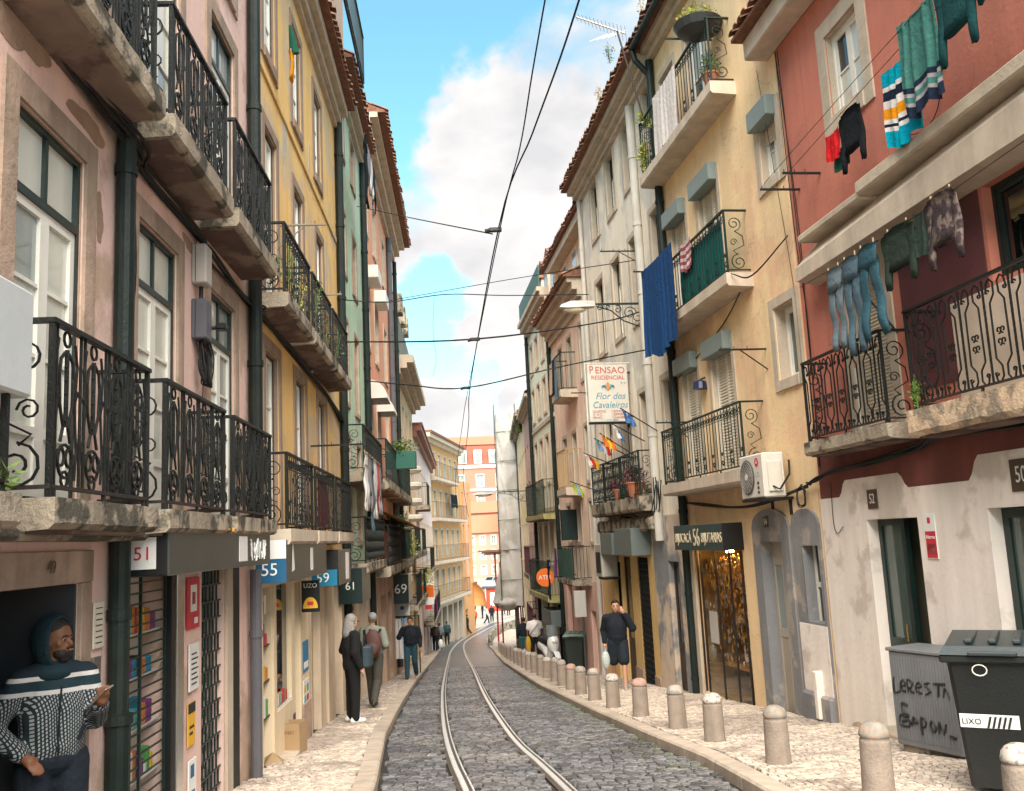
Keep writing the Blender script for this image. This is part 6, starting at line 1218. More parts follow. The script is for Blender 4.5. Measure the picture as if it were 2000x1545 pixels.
t = thing('signpost', 'small grey metal sign post with a panel behind the green bin', 'sign post', (1.62, 25.4, gz(25.4) + .1)); obj('post', MB().tube([(0, 0, 0), (0, 0, 2.2)], .03, 8), GREYM, t); obj('panel', MB().bbox(-.22, .1, -.03, .03, 1.5, 2.2, .01), mat('panel_grey', (.4, .38, .36), .5), t)
t = thing('round_sign', 'round orange projecting sign with white letters ATM', 'sign', on(R5, 4.4, -.55, -1.35), radians(-4)); obj('disc', MB().lathe([(.29, -.03), (.3, 0), (.29, .03)], 28), mat('orange_disc', (.75, .15, .01), .4, bump=0), t, (0, 0, 0), (pi / 2, 0, 0)); text('ATM', .2, WH_P, t, (-.02, -.035, 0), (pi / 2, 0, 0), .002); obj('bracket', MB().box(.3, .6, -.02, .02, -.02, .02), BLACK, t)
t = thing('shop_banner', 'orange and white square banner sign on the left over distant shops', 'sign', (-4.45, 44, -.95 - 1.4), 0); obj('panel', MB().bbox(-.35, .35, -.03, .03, -.55, .55), WH_P, t); obj('orange_field', MB().box(-.345, .345, -.034, -.031, -.2, .35), mat('orange_disc', (.7, .2, .02)), t)
t = thing('shop_banner', 'small white and red shop panels under the lilac house', 'sign', (-4.9, 50, -3.2), 0); obj('panel', MB().bbox(-.2, .1, -.4, .4, -.3, .3), RED_P, t); obj('panel', MB().bbox(-.2, .1, .45, 1.2, -.3, .3), WH_P, t)
t = thing('arrow_sign', 'small white sign with dark emblem below the 69 sign', 'sign', (-3.95, 31, -2.05), 0); obj('panel', MB().bbox(-.25, .25, -.03, .03, -.3, .3), WH_P, t); obj('emblem', MB().lathe([(.07, 0), (.07, .004)], 10), BLUE_P, t, (0, -.032, -.05), (pi / 2, 0, 0))
t = thing('clothes_rail', 'coats and scarves hung outside a shop beneath the small white sign', 'clothes rail', (-3.95, 30.3, gz(30.3) + .1))
for k, (c, w_) in enumerate((('white', .16), ('lightblue', .12), ('white', .14))): obj('garment', MB().sheet(lambda a, b_, k=k, w_=w_: (-.1 + .3 * k * .6 + (a - .5) * 2 * w_ * (.8 + .4 * b_), .15 * k + .04 * sin(a * 14), 1.75 - 1.25 * b_), 8, 6), FL[c], t)
obj('rail', MB().tube([(-.3, 0, 1.8), (.6, .3, 1.8)], .015, 6), BLACK, t); obj('stand', MB().tube([(-.28, 0, 0), (-.28, 0, 1.8)], .02, 6).tube([(.58, .3, 0), (.58, .3, 1.8)], .02, 6), BLACK, t)
# ================================================================ overhead wires
def pix(px, py, y):
    c = Vector(((px - 1000) / FOC, -(py - 772.5) / FOC, -1)); d = Matrix((rt, fw, up)) @ c
    return d * (y / d.y)
def wire(label, pts, r=.011, sag=0): return cable(label, pts, r, m=CABLE, sag=sag, name='overhead_wire', cat='overhead wire')
wire('left one of the two converging tram wires from the top of the picture', [pix(1075, -60, 6.3), pix(1040, 140, 7.4), pix(1015, 290, 8.8), pix(978, 440, 10.6), pix(915, 757, 17.9), pix(903, 830, 22), pix(890, 940, 30), pix(893, 1010, 40)], .007)
wire('right, thicker one of the two converging tram wires from the top of the picture', [pix(1150, -60, 6.3), pix(1095, 110, 7.4), pix(1040, 260, 8.8), pix(974, 444, 10.6), pix(918, 757, 17.6), pix(915, 830, 22), pix(905, 940, 30), pix(915, 1010, 40)], .009)
wire('span wire from the mint house to the first tram wire hanger', [pix(697, 403, 21), pix(800, 425, 16), pix(962, 457, 10.65)], .009)
wire('span wire crossing at the second hanger, from the ochre house to the right', [pix(672, 668, 18), pix(930, 662, 14.5), pix(1180, 628, 19), pix(1262, 605, 19.2)], .015)
wire('span wire crossing at the third hanger toward the cream house', [pix(700, 742, 23), pix(800, 752, 20), pix(912, 757, 17.8), pix(1100, 715, 19), pix(1320, 672, 17.3)], .014)
wire('thin faint wire high across the street between salmon and white houses', [pix(745, 590, 30), pix(1000, 545, 26), pix(1262, 505, 19)], .011)
wire('pair of drooping thin wires across the sky below the faint wire', [pix(660, 585, 18), pix(760, 590, 24), pix(870, 575, 24), pix(990, 577, 24), pix(1150, 575, 24)], .014)
wire('thin wire hanging vertically from the drooping pair', [pix(848, 578, 24), pix(846, 650, 24), pix(852, 700, 24), pix(846, 735, 24)], .006)
for k, (px, py, y) in enumerate(((970, 448, 10.6), (930, 662, 14.5), (913, 757, 17.8))):
    p = pix(px, py, y); t = thing('wire_hanger', 'insulated wire hanger, %s of the three on the tram wire' % ('topmost', 'middle one', 'lowest')[k], 'wire hanger', p); obj('clamp', MB().bbox(-.09, .06, -.03, .03, -.03, .02, .008), BLACK, t); obj('insulator', MB().tube([(-.05, 0, 0), (-.14, 0, -.02)], .028, 8), RUST, t)
# tv antenna
p0 = on(R3, 8.3, -.5, 6.1); a0 = on(R3, 8.35, -.45, 7.0); top = pix(1205, 60, 17.0); base = pix(1255, 225, 16.6)
t = thing('tv_antenna', 'slanting rusty tv antenna mast above the cream balcony', 'tv antenna', base); v = top - base; obj('mast', MB().tube([(0, 0, 0), v], .018, 6), RUST, t)
bm = pix(1125, 33, 17.0) - base; bm2 = pix(1222, 66, 17.0) - base; bo = obj('boom', MB().tube([bm, bm2], .016, 6), mat('antenna_metal', (.35, .3, .26), .4, metal=.5), t)
for k in range(14):
    q = bm.lerp(bm2, k / 13); L_ = .10 + .012 * k; obj('element', MB().tube([q + Vector((-.05, -L_, .03)), q + Vector((.05, L_, -.03))], .005, 4), mat('antenna_metal', (.35, .3, .26)), bo)
for k in range(4): q = v + Vector((-.3 + .12 * k, 0, -.12)); obj('reflector_rod', MB().tube([q + Vector((-.25, 0, -.08 + .02 * k)), q + Vector((.12, 0, .06 + .02 * k))], .006, 4), WHITE, bo)
# ================================================================ plants
def plant(name, label, loc, rad, n, m, sz=.03, pot=None, ln=2.2, cat='plant', stems=0):
    t = thing(name, label, cat, loc); mb = MB(); leaves(mb, (0, 0, 0), rad, n, sz, ln); obj('foliage', mb, m, t)
    if stems:
        s2 = MB()
        for _ in range(stems): s2.tube([(0, 0, -rad[2]), (R.uniform(-.6, .6) * rad[0], R.uniform(-.6, .6) * rad[1], R.uniform(.2, .9) * rad[2])], .004, 4)
        obj('stem', s2, m, t)
    if pot: 
        kind, m2, s_ = pot
        if kind == 'bowl': obj('pot', MB().lathe([(s_ * .4, -rad[2] * .3 - s_ * .55), (s_ * .85, -rad[2] * .3 - s_ * .3), (s_, -rad[2] * .3), (s_ * .92, -rad[2] * .3)], 18), m2, t)
        elif kind == 'box': obj('planter', MB().bbox(-s_, s_, -s_ * .4, s_ * .4, -rad[2] - s_ * .8, -rad[2] * .4, .01), m2, t)
        else: obj('pot', MB().lathe([(s_ * .65, -rad[2] * .5 - s_ * 1.4), (s_, -rad[2] * .5), (s_ * 1.1, -rad[2] * .5), (s_ * 1.1, -rad[2] * .5 + .03), (s_ * .9, -rad[2] * .5 + .03)], 14), m2, t)
    return t
TERR = mat('terracotta_pot', (.36, .13, .07), .8, var=.2)
pp = on(R2, 4.75, -.36, 8.06); plant('potted_plant', 'wide dark bowl of yellow green plants on the topmost balcony rail', pp + Vector((0, 0, .06)), (.36, .3, .24), 900, LEAF_Y, .03, ('bowl', mat('dark_bowl', (.03, .035, .04), .5), .4))
plant('potted_plant', 'bushy plant in a terracotta pot inside the topmost balcony', on(R2, 4.7, -.2, 7.35), (.16, .12, .3), 420, LEAF, .028, ('pot', TERR, .13), stems=6)
plant('climbing_plant', 'yellow green climber at the far end of the topmost balcony', on(R2, 1.45, -.36, 7.25), (.12, .12, .42), 420, LEAF_Y, .03, stems=5); plant('climbing_plant', 'big-leaved sprig above the climber on the topmost balcony', on(R2, 1.5, -.3, 7.95), (.2, .15, .16), 40, LEAF_Y, .07, stems=4)
plant('balcony_weed', 'tuft of green weed growing at the corner of the crumbling red-house balcony', on(R1, 3.12, -.36, 1.2), (.07, .05, .16), 200, LEAF, .018, stems=5)
plant('potted_plant', 'dark red potted plant on the nearest hotel balcony', on(R3, 6.3, -.3, 1.15), (.28, .16, .28), 420, LEAF_R, .035, ('pot', TERR, .2), stems=6); plant('potted_plant', 'second dark red plant on the middle hotel balcony', on(R3, 4.9, -.3, 1.05), (.22, .14, .22), 300, LEAF_R, .035, ('pot', TERR, .15))
plant('window_box', 'green planter box with reddish leaves projecting from the salmon house', on(L4, 21.9, -.6, 2.75), (.5, .25, .28), 420, LEAF, .05, ('box', mat('green_planter', (.02, .12, .09), .5), .42)); plant('round_bush', 'round green potted bush behind the lower salmon balcony rail', on(L4, 21.5, -.35, .55), (.45, .3, .26), 900, LEAF_D, .04)
for k, (u, z, n) in enumerate(((5.6, 3.35, 90), (6.3, 3.2, 50), (7.7, 3.5, 110), (8.5, 3.1, 50), (9.9, 3.3, 40))): plant('climbing_plant', 'sparse creeper in the upper ochre balcony rails, %s from the near end' % ('first', 'second', 'third', 'fourth', 'fifth')[k], on(L2, u, -.33, z), (.16, .08, .3), n, LEAF_Y if k % 2 else LEAF, .022, stems=5)
plant('hanging_weed', 'green weeds trailing under the end of the third upper pink balcony', on(L1, 4.75, -.3, 3.0), (.14, .1, .16), 140, LEAF_D, .022, stems=4)
plant('potted_plant', 'small green plant at the very left edge on the near balcony', on(L1, -1.05, -.28, .36), (.1, .06, .05), 40, LEAF, .03)
for k, (px, py, y, s_) in enumerate(((1255, 20, 17, .3), (1190, 105, 19.2, .25), (1170, 185, 20.5, .22), (1147, 265, 22.3, .22), (1130, 320, 23.5, .2), (1120, 378, 24.9, .22))):
    plant('roof_weed', 'wispy weed on the tiled eave of the grey-white house, number %s going down the street' % ('one', 'two', 'three', 'four', 'five', 'six')[k], pix(px, py, y), (s_ * .55, s_ * .6, s_), 110, LEAF_D if k % 2 else mat('dry_leaf', (.22, .17, .07), .8, island=.4, bump=0), .022, stems=9)
plant('roof_weed', 'bright tuft on the peach cornice tiles', pix(1110, 538, 27.5), (.2, .3, .14), 200, LEAF_Y, .035); plant('roof_weed', 'greenish tuft lower on the peach cornice', pix(1066, 650, 30.5), (.2, .3, .16), 200, LEAF_Y, .035)
for k, (px, py, y, s_) in enumerate(((718, 262, 24, .25), (768, 430, 33.5, .2), (640, 60, 16.5, .25), (632, 0, 15.5, .25))): plant('roof_weed', 'small weed on the left eaves, %s' % ('above the laundry', 'at the salmon corner', 'below the attic railing', 'topmost by the attic')[k], pix(px, py, y), (s_ * .6, s_ * .5, s_), 80, LEAF_D, .025, stems=6)
plant('roof_weed', 'green tuft over the pale yellow house eave', pix(1018, 835, 46), (.3, .4, .35), 300, LEAF, .06)
plant('balcony_plant', 'greenery on the rail beside sign 69', on(L4, 27.5, -.5, -.1), (.3, .15, .5), 260, LEAF_Y, .05); plant('balcony_plant', 'yellow and green plants under the long dark rail past the lilac house corner', on(L5, 38, -.5, -1.6), (.4, .2, .5), 260, LEAF_Y, .06)
# ================================================================ laundry
PEGM = mat('peg_wood', (.4, .3, .18), .7, bump=0)
def clm(n_, c, **k): return mat('cloth_' + n_, c, .9, var=.1, scale=9, bump=.9, bscale=16, spec=.1, **k)
def drape(label, o, dx, w, h, m, folds=5, amp=.03, cat='laundry', name='laundry', stripes=None, slant=0, taper=0, group=None):
    # cloth hanging from a line: o top start point, dx unit direction of the line, w width, h drop
    t = thing(name, label, cat, o, 0, group); nn = Vector((-dx.y, dx.x, 0)).normalized(); ph = R.uniform(0, 6)
    def fn(b0, b1, back=0):
        def g(a, b):
            bb = b0 + (b1 - b0) * b; u = a * w * (1 - taper * bb); 
            return dx * (u + slant * bb * h + .012 * sin(bb * 7 + a * 5)) + Vector((0, 0, -bb * h * (1 + .04 * sin(a * 9 + ph)) - .03 * sin(pi * a))) + nn * (amp * (.3 + bb) * sin(a * folds * 2 * pi + ph + bb * 1.5 + 1.4 * sin(a * 6.3 + ph)) * (.65 + .5 * sin(a * 11 + ph * 2)) + back)
        return g
    segs = stripes or [(0, 1, m)]
    for k, (b0, b1, mm) in enumerate(segs):
        q = MB(); q.sheet(fn(b0, b1), 34, max(2, int(14 * (b1 - b0)))); obj('cloth' if k == 0 else 'stripe', q, mm, t, smooth=True)
    return t
def dirn(bld): return Vector((bld.d.x, bld.d.y, 0))
def jeans(label, o, dx, m, h=1.0, w=.36, shirt=False, spread=.06, name='jeans', cat='jeans', legs=2):
    t = thing(name, label, cat, o)
    for q in (.15, .85): obj('clothes_peg', MB().box(w * q * dx.x - .007, w * q * dx.x + .007, w * q * dx.y - .007, w * q * dx.y + .007, -.03, .035), PEGM, t)
    nn = Vector((-dx.y, dx.x, 0)); ph = R.uniform(0, 6)
    def lf(mb, path, ws, th=.022, n=16):
        rings = []
        for i, (u, z) in enumerate(path):
            for k in range(n):
                a = 2 * pi * k / n; wr = 1 + .05 * sin(5 * a + i * 1.1 + ph) + .04 * sin(3 * a + i * 2.3); p = dx * (u + cos(a) * ws[i] / 2 * wr) + nn * (sin(a) * th * wr * (1 + .5 * sin(i * .9 + ph)) + .012 * sin(i * 1.3 + ph)) + Vector((0, 0, z + .008 * sin(a * 3 + i))); rings.append(p)
        k0 = len(mb.v); mb.v += [tuple(r) for r in rings]
        for i in range(len(path) - 1):
            for k in range(n): a = k0 + i * n + k; b = k0 + i * n + (k + 1) % n; mb.f.append((a, b, b + n, a + n))
        mb.f.append(tuple(k0 + k for k in range(n))); mb.f.append(tuple(k0 + (len(path) - 1) * n + k for k in range(n)))
    top = MB(); N_ = 9
    if not shirt:
        lf(top, [(w / 2, -.01), (w / 2, -.08), (w / 2, -.18), (w / 2, -.27)], [w, w * .97, w * 1.0, w * .96], .028); obj('waist', top, m, t, smooth=True)
        for sg in (-1, 1)[:legs]:
            mb = MB(); lf(mb, [(w / 2 + sg * (w * .24 + spread * i / N_), -.2 - (h - .2) * i / N_) for i in range(N_ + 1)], [w * .50 - w * .16 * i / N_ for i in range(N_ + 1)], .022); obj('leg', mb, m, t, smooth=True)
    else:
        lf(top, [(w / 2, .0), (w / 2, -.1), (w / 2, -.3 * h), (w / 2, -.6 * h), (w / 2, -.75 * h)], [w * .9, w, w * .97, w * .9, w * .93], .026, 18); obj('torso', top, m, t, smooth=True)
        for sg in (-1, 1)[:legs]:
            mb = MB(); lf(mb, [(w / 2 + sg * (w * .46 + spread * i / 6), -.04 - h * i / 6) for i in range(7)], [w * .3 - w * .08 * i / 6 for i in range(7)], .02); obj('sleeve', mb, m, t, smooth=True)
    return t
# clothes line of the red house, upper row
dR = dirn(R1); JN = clm('denim', (.08, .13, .17)); JN2 = clm('denim_faded', (.13, .17, .20)); JN3 = clm('denim_teal', (.04, .10, .135)); TEAL = clm('teal', (.012, .055, .06)); TEALL = clm('sea_green', (.05, .16, .14)); NAVY = clm('navy', (.012, .02, .04)); CYAN = clm('turquoise', (.0, .30, .42)); BLKC = clm('black', (.012, .014, .018)); REDC = clm('red', (.5, .015, .02)); OLV = clm('olive_black', (.03, .045, .035)); WHC = clm('white', (.66, .63, .62)); PLD = clm('brown_check', (.22, .17, .15), col2=(.06, .045, .05), mix2=1.0, s2=9); GREYC = clm('grey', (.28, .26, .28)); ORC = clm('orange', (.7, .27, .01)); DKG = clm('dark_green', (.02, .10, .07)); VIO = clm('violet', (.12, .03, .16))
for k in range(2): wire('clothes line %s on the red wall running up to the right' % ('nearer the wall' if k == 0 else 'farther from the wall'), [R1.world(.3, -.35 - .12 * k, 4.42 + .08 * k), R1.world(3.5, -.38 - .12 * k, 4.6 + .05 * k), R1.world(7, -.4 - .12 * k, 4.75)], .004)
def onr(u, y, z): return R1.world(u, y, z)
drape('turquoise striped towel with orange and white bands at the end of the upper line', onr(3.2, -.40, 4.5), dR, .66, .82, CYAN, 4, .03, 'towel', 'towel', stripes=[(0, .2, CYAN), (.2, .26, WHC), (.26, .38, NAVY), (.38, .48, WHC), (.48, .62, ORC), (.62, .68, WHC), (.68, .72, NAVY), (.72, .78, WHC), (.78, 1, CYAN)])
drape('sea green towel with pale striped border overlapping the turquoise one', onr(3.72, -.5, 4.72), dR, .62, .95, TEALL, 4, .035, 'towel', 'towel', stripes=[(0, .68, TEALL), (.68, .74, NAVY), (.74, .78, GREYC), (.78, .84, TEALL), (.84, .88, GREYC), (.88, 1, NAVY)])
jeans('dark teal long-sleeved top beside the sea green towel', onr(4.4, -.5, 4.78), dR, TEAL, .8, .42, True, .03, 'sweatshirt', 'sweatshirt')
jeans('teal and grey jersey at the upper right edge', onr(4.95, -.5, 4.8), dR, TEAL, .55, .35, True, .02, 'sweatshirt', 'sweatshirt'); jeans('pale grey shirt with teal cuffs hanging at the top right corner', onr(5.35, -.5, 4.75), dR, WHC, .5, .3, True, .02, 'shirt', 'shirt')
drape('small red shirt with dark print by the window of the red house', onr(1.85, -.36, 4.44), dR, .33, .32, REDC, 3, .02, 'shirt', 'shirt'); drape('dark green cloth hanging behind the small red shirt', onr(1.9, -.30, 4.25), dR, .36, .26, DKG, 3, .02)
jeans('black long-sleeved top next to the small red shirt', onr(2.25, -.36, 4.5), dR, BLKC, .62, .4, True, .03, 'sweatshirt', 'sweatshirt')
arm('dark iron drying bracket at the lower left of the red upper window', R1, .95, 4.38, .5, IRON, brace=False); arm('iron bracket carrying the red-house clothes line on the cream side', R1, .35, 4.4, .55, IRON, brace=False)
# lower line below the ledge
wire('lower clothes line of the red house under the ledge', [R1.world(.9, -.4, 2.9), R1.world(3, -.42, 2.86), R1.world(6, -.42, 2.95)], .004)
jeans('faded grey-blue jeans, leftmost on the lower line', onr(1.62, -.4, 2.88), dR, JN2, .95, .34, False, .02); jeans('mid blue jeans, second on the lower line', onr(2.05, -.42, 2.88), dR, JN, 1.08, .34, False, .04); jeans('teal blue jeans with wide-set legs, right of the other jeans', onr(2.45, -.44, 2.88), dR, JN3, 1.0, .38, False, .1)
jeans('dark olive jacket hanging between the jeans and the checked shirt', onr(2.95, -.42, 2.88), dR, OLV, .55, .5, True, .0, 'jacket', 'jacket'); drape('very dark green cloth next to the olive jacket', onr(3.5, -.42, 2.9), dR, .3, .42, OLV, 3, .03)
jeans('brown and cream checked shirt with white cuff under the ledge', onr(3.75, -.42, 2.93), dR, PLD, .62, .42, True, .02, 'shirt', 'shirt')
R1.part('ledge_brace', MB().tube([(2.3, 0, 2.0), (1.9, -.38, 2.9)], .012, 5), IRON)
# cream house
bc = drape('large dark blue corduroy cloth hanging from the middle cream balcony', R2.world(1.15, -.50, 4.98), dirn(R2), 1.9, 1.75, clm('blue', (.015, .055, .16)), 9, .035, 'blanket', 'blanket', slant=.02)
drape('maroon and white striped cloth on the middle cream balcony rail', R2.world(3.15, -.39, 4.86), dirn(R2), .55, .5, clm('maroon_stripe', (.26, .07, .10)), 3, .015, 'cloth', 'cloth', stripes=[(k / 8, (k + 1) / 8, clm('maroon_stripe', (.26, .07, .1)) if k % 2 else clm('pink_white', (.5, .4, .38))) for k in range(8)])
drape('white shaggy blanket over the topmost cream balcony rail', R2.world(2.3, -.40, 8.0), dirn(R2), 1.35, 1.15, clm('shaggy_white', (.60, .55, .53)), 7, .025, 'blanket', 'blanket')
drape('green screening cloth behind the bars of the middle cream balcony', R2.world(2.9, -.33, 4.7), dirn(R2), 2.0, .85, clm('screen_green', (.01, .12, .11)), 3, .008, 'screen', 'screen')
# ochre and mint
dl = dirn(L2)
t = jeans('orange, green and white umbrella-like flag cloth hanging at the top ochre window', L2.world(6.3, -.28, 6.5), dl, ORC, .5, .2, True, .0, 'hanging_flag', 'flag', legs=0); obj('green_upper', MB().tube([(0, 0, .35), (.03, .1, .0)], [.02, .07], 8), DKG, t)
dL3 = dirn(L3)
def bunch(label, bld, u0, z, lst, group=None, y=-.55):
    t0 = u0
    for k, (kind, c, w_, h) in enumerate(lst):
        lb_ = label % k if '%' in label else label
        if kind == 'd': drape(lst_lab(label, k), bld.world(t0, y, z), dirn(bld), w_, h, c, 3, .03)
        else: jeans(lst_lab(label, k), bld.world(t0, y, z), dirn(bld), c, h, w_, kind == 's', .02, 'shirt' if kind == 's' else 'trousers', 'shirt' if kind == 's' else 'trousers')
        t0 += w_ * 1.05
def lst_lab(l, k): return l[k]
bunch(['black trousers on the high rack of the mint house', 'dark striped shirt on the high rack of the mint house', 'white T-shirt on the high rack', 'dark navy top last on the high rack'], L3, 13.4, 8.6, [('t', BLKC, .5, 1.5), ('s', GREYC, .6, .9), ('s', WHC, .5, .8), ('s', NAVY, .6, .9)])
bunch(['pale grey trousers above the ochre first-floor rail', 'grey jacket beside the pale trousers', 'blue denim trousers between the grey and white garments', 'white hooded top in front of the mint house', 'red and white shirt at the far end of the low laundry', 'dark cap-like cloth last in the low laundry'], L2, 9.9, 1.5, [('t', WHC, .45, .95), ('s', GREYC, .5, .9), ('t', JN, .4, 1.3), ('s', WHC, .55, 1.0), ('s', clm('red_white', (.5, .1, .12)), .45, .8), ('s', GREYC, .4, .9)], y=-.75)
drape('red cloth hung inside the ochre first-floor railing', L2.world(7.9, -.3, 1.0), dl, .9, .7, clm('dark_red', (.22, .015, .02)), 3, .02, 'cloth', 'cloth')
t_ = drape('purple patterned scarf on the small peach balcony', R4.world(2.0, -.7, -.35), dirn(R4), .35, .8, VIO, 2, .03, 'scarf', 'scarf'); jeans('dark trousers hanging past the orange round sign', R4.world(1.2, -.8, -.7), dirn(R4), NAVY, 1.2, .3, False, .0, 'trousers', 'trousers')
bunch(['beige cloth on the upper peach balcony', 'black cloth on the upper peach balcony', 'blue cloth on the upper peach balcony'], R4, 2.0, 5.2, [('d', clm('beige', (.38, .28, .2)), .5, .9), ('d', BLKC, .4, 1.0), ('d', JN, .3, 1.2)], y=-.55)
drape('magenta cloth on the long dark balcony of the lilac house', L6.world(48.5, -.65, -3.2), dirn(L6), .9, .8, clm('magenta', (.35, .03, .25)), 3, .03); drape('dark and white clothes on the orange house balcony', L7.world(8, -.5, 3.9), dirn(L7), 3, 1.1, BLKC, 6, .06)
# ================================================================ people
def remesh(mb, voxel, m, iters=3, name='body'):
    o = bpy.data.objects.new('tmp', mb.mesh('tmp')); C.objects.link(o); r_ = o.modifiers.new('r', 'REMESH'); r_.mode = 'VOXEL'; r_.voxel_size = voxel; s_ = o.modifiers.new('s', 'SMOOTH'); s_.iterations = iters; s_.factor = .5
    me = bpy.data.meshes.new(name); PEND.append((o, me, m, None)); return me
def skin_m(n_, c): return mat('skin_' + n_, c, .5, var=.08, scale=8, bump=.05, spec=.35)
SK1, SK2, SK3 = skin_m('brown', (.20, .085, .045)), skin_m('fair', (.52, .27, .18)), skin_m('olive', (.36, .18, .11))
HAIRB = mat('dark_hair', (.02, .013, .01), .6, var=.3, scale=30, bump=.5, bscale=80); HAIRG = mat('grey_hair', (.22, .21, .20), .6, var=.2, scale=30, bump=.5, bscale=60); EYEW = mat('eye_white', (.30, .28, .26), .2, var=0, bump=0); EYED = mat('eye_iris', (.015, .008, .005), .1, var=0, bump=0); SHOE = mat('dark_shoes', (.02, .018, .016), .6); SHOEW = mat('white_shoes', (.75, .74, .72), .5)
def person(label, x, y, face, H, top, bot, skin=SK2, hair=HAIRB, pose='stand', vox=.02, arms=('down', 'down'), shorts=False, tee=False, shoes=SHOE, hood=None, coat=0, long_hair=False, head_turn=0, bulk=1, zoff=.105, pattern=None, beard=False):
    s = H / 1.75; t = thing('person', label, 'person', (x, y, gz(y) + zoff), face); t.scale = (s, s, s)
    V = Vector; hip = [V((-.095, 0, .92)), V((.095, 0, .92))]
    if pose == 'walk': kn = [V((-.1, .14, .5)), V((.1, -.06, .49))]; an = [V((-.1, .2, .09)), V((.1, -.33, .14))]
    elif pose == 'walk2': kn = [V((-.1, -.02, .49)), V((.1, .12, .51))]; an = [V((-.1, -.26, .13)), V((.1, .16, .09))]
    else: kn = [V((-.11, .02, .5)), V((.11, .01, .5))]; an = [V((-.12, -.01, .085)), V((.12, .0, .085))]
    sh = [V((-.185 * bulk, 0, 1.395)), V((.185 * bulk, 0, 1.395))]; el = []; wr = []
    for i, a in enumerate(arms):
        g = -1 if i == 0 else 1
        e, w = {'down': ((.25, -.03, 1.14), (.27, .06, .88)), 'swing': ((.25, -.12, 1.15), (.25, -.05, .9)), 'phone': ((.30, .10, 1.19), (.15, .14, 1.48)), 'hold': ((.22, .06, 1.15), (.19, .27, 1.25)), 'pocket': ((.33, -.04, 1.14), (.19, .12, 1.0)), 'bend': ((.27, -.06, 1.14), (.12, .16, 1.05))}[a]
        el.append(V((g * e[0] * (.6 + .4 * bulk), e[1], e[2]))); wr.append(V((g * w[0] * (.6 + .4 * bulk), w[1], w[2])))
    b = MB()
    b.ball((0, 0, .95), (.15, .10, .12), 14, 8).capsule((0, 0, .98), (0, 0, 1.2), .115, .12).ball((0, -.005, 1.28), (.165, .11, .17), 14, 10).capsule(sh[0] * .95 + V((0, 0, .0)), sh[1] * .95, .055)
    b.capsule((0, -.005, 1.42), (0, .01, 1.55), .056, .052)
    rot = Matrix.Rotation(head_turn, 3, 'Z'); hc = V((0, .01, 1.6)); P = lambda x_, y_, z_: hc + rot @ V((x_, y_, z_))
    hb = MB(); hb.ball((0, 0, .035), (.076, .093, .10), 18, 12).ball((0, .035, -.035), (.056, .058, .062), 14, 10).ball((0, .062, -.072), (.026, .024, .022), 10, 8).capsule((0, .088, .02), (0, .106, -.012), .010, .014, 8).ball((0, .09, -.042), (.024, .012, .007), 10, 6).ball((0, .088, -.054), (.021, .011, .007), 10, 6)
    for g in (-1, 1): hb.ball((g * .078, -.005, .0), (.013, .02, .03), 8, 6).ball((g * .03, .076, .032), (.022, .012, .008), 8, 6).ball((g * .045, .06, -.008), (.022, .02, .018), 8, 6)
    b.add([P(*v) for v in hb.v], hb.f)
    for i in (0, 1):
        g = -1 if i == 0 else 1
        b.capsule(sh[i], el[i], .05, .038).capsule(el[i], wr[i], .038, .026); d = (wr[i] - el[i]).normalized(); side = V((1, 0, 0)) if abs(d.x) < .8 else V((0, 1, 0)); palm = wr[i] + d * .055; b.capsule(wr[i], palm, .028, .034)
        nrm_ = d.cross(side).normalized(); lat = nrm_.cross(d).normalized(); curl = {'phone': -.5, 'hold': -.8}.get(arms[i], .35)
        if vox <= .02:
            for k, ln in enumerate((.062, .07, .066, .05)):
                q = palm + lat * ((k - 1.5) * .019) + d * .022; m1 = q + d * ln * .6 + nrm_ * curl * .02; m2 = m1 + d * ln * .45 + nrm_ * curl * .045; b.capsule(q, m1, .0095, .009, 8).capsule(m1, m2, .009, .007, 8)
            th = wr[i] + d * .02 - lat * g * .025; b.capsule(th, th + d * .05 - lat * g * .025 + nrm_ * curl * .02, .013, .009, 8)
        else: b.capsule(palm, palm + d * .06, .03, .022)
        b.capsule(hip[i], kn[i], .082, .052).capsule(kn[i], an[i], .052, .036); f0 = an[i] + V((0, -.04, -.045)); b.capsule(f0, an[i] + V((0, .15, -.05)), .035, .03)
    me = remesh(b, vox * .62 if vox > .012 else .0085, skin, 2); obj('body', me, None, t)
    # trousers or shorts
    q = MB(); q.ball((0, 0, .95), (.185, .135, .12), 14, 8)
    for i in (0, 1):
        if shorts: kk = hip[i].lerp(kn[i], .82); q.capsule(hip[i], kk, .12, .118)
        else: q.capsule(hip[i], kn[i], .112, .085).capsule(kn[i], an[i] + V((0, 0, .0)), .085, .068)
    obj('shorts' if shorts else 'trousers', remesh(q, vox * .8, bot, 2), None, t)
    # top
    q = MB(); zt = .93 - coat * .1; B_ = 1 + (bulk - 1) * .7; q.ball((0, 0, 1.02 - coat * .08), (.195 * B_, .15 * B_, .12 + coat * .08), 14, 8).capsule((-.04, 0, 1.0), (-.05, 0, 1.22), .14 * B_, .15 * B_).capsule((.04, 0, 1.0), (.05, 0, 1.22), .14 * B_, .15 * B_).ball((0, -.005, 1.28), (.195 * B_, .135 * B_, .175), 14, 10).capsule((-.03, 0, 1.425), sh[0], .085, .068).capsule((.03, 0, 1.425), sh[1], .085, .068).capsule((0, -.01, 1.42), (0, 0, 1.48), .075, .062)
    if coat > 1: q.capsule((0, 0, 1.0), (0, 0, .78), .16, .17)
    for i in (0, 1):
        if tee: q.capsule(sh[i], sh[i].lerp(el[i], .75), .074, .068)
        else: q.capsule(sh[i], el[i], .080 * B_, .072 * B_).capsule(el[i], wr[i].lerp(el[i], .08), .072 * B_, .052).ball(tuple(el[i]), .078 * B_, 10, 8)
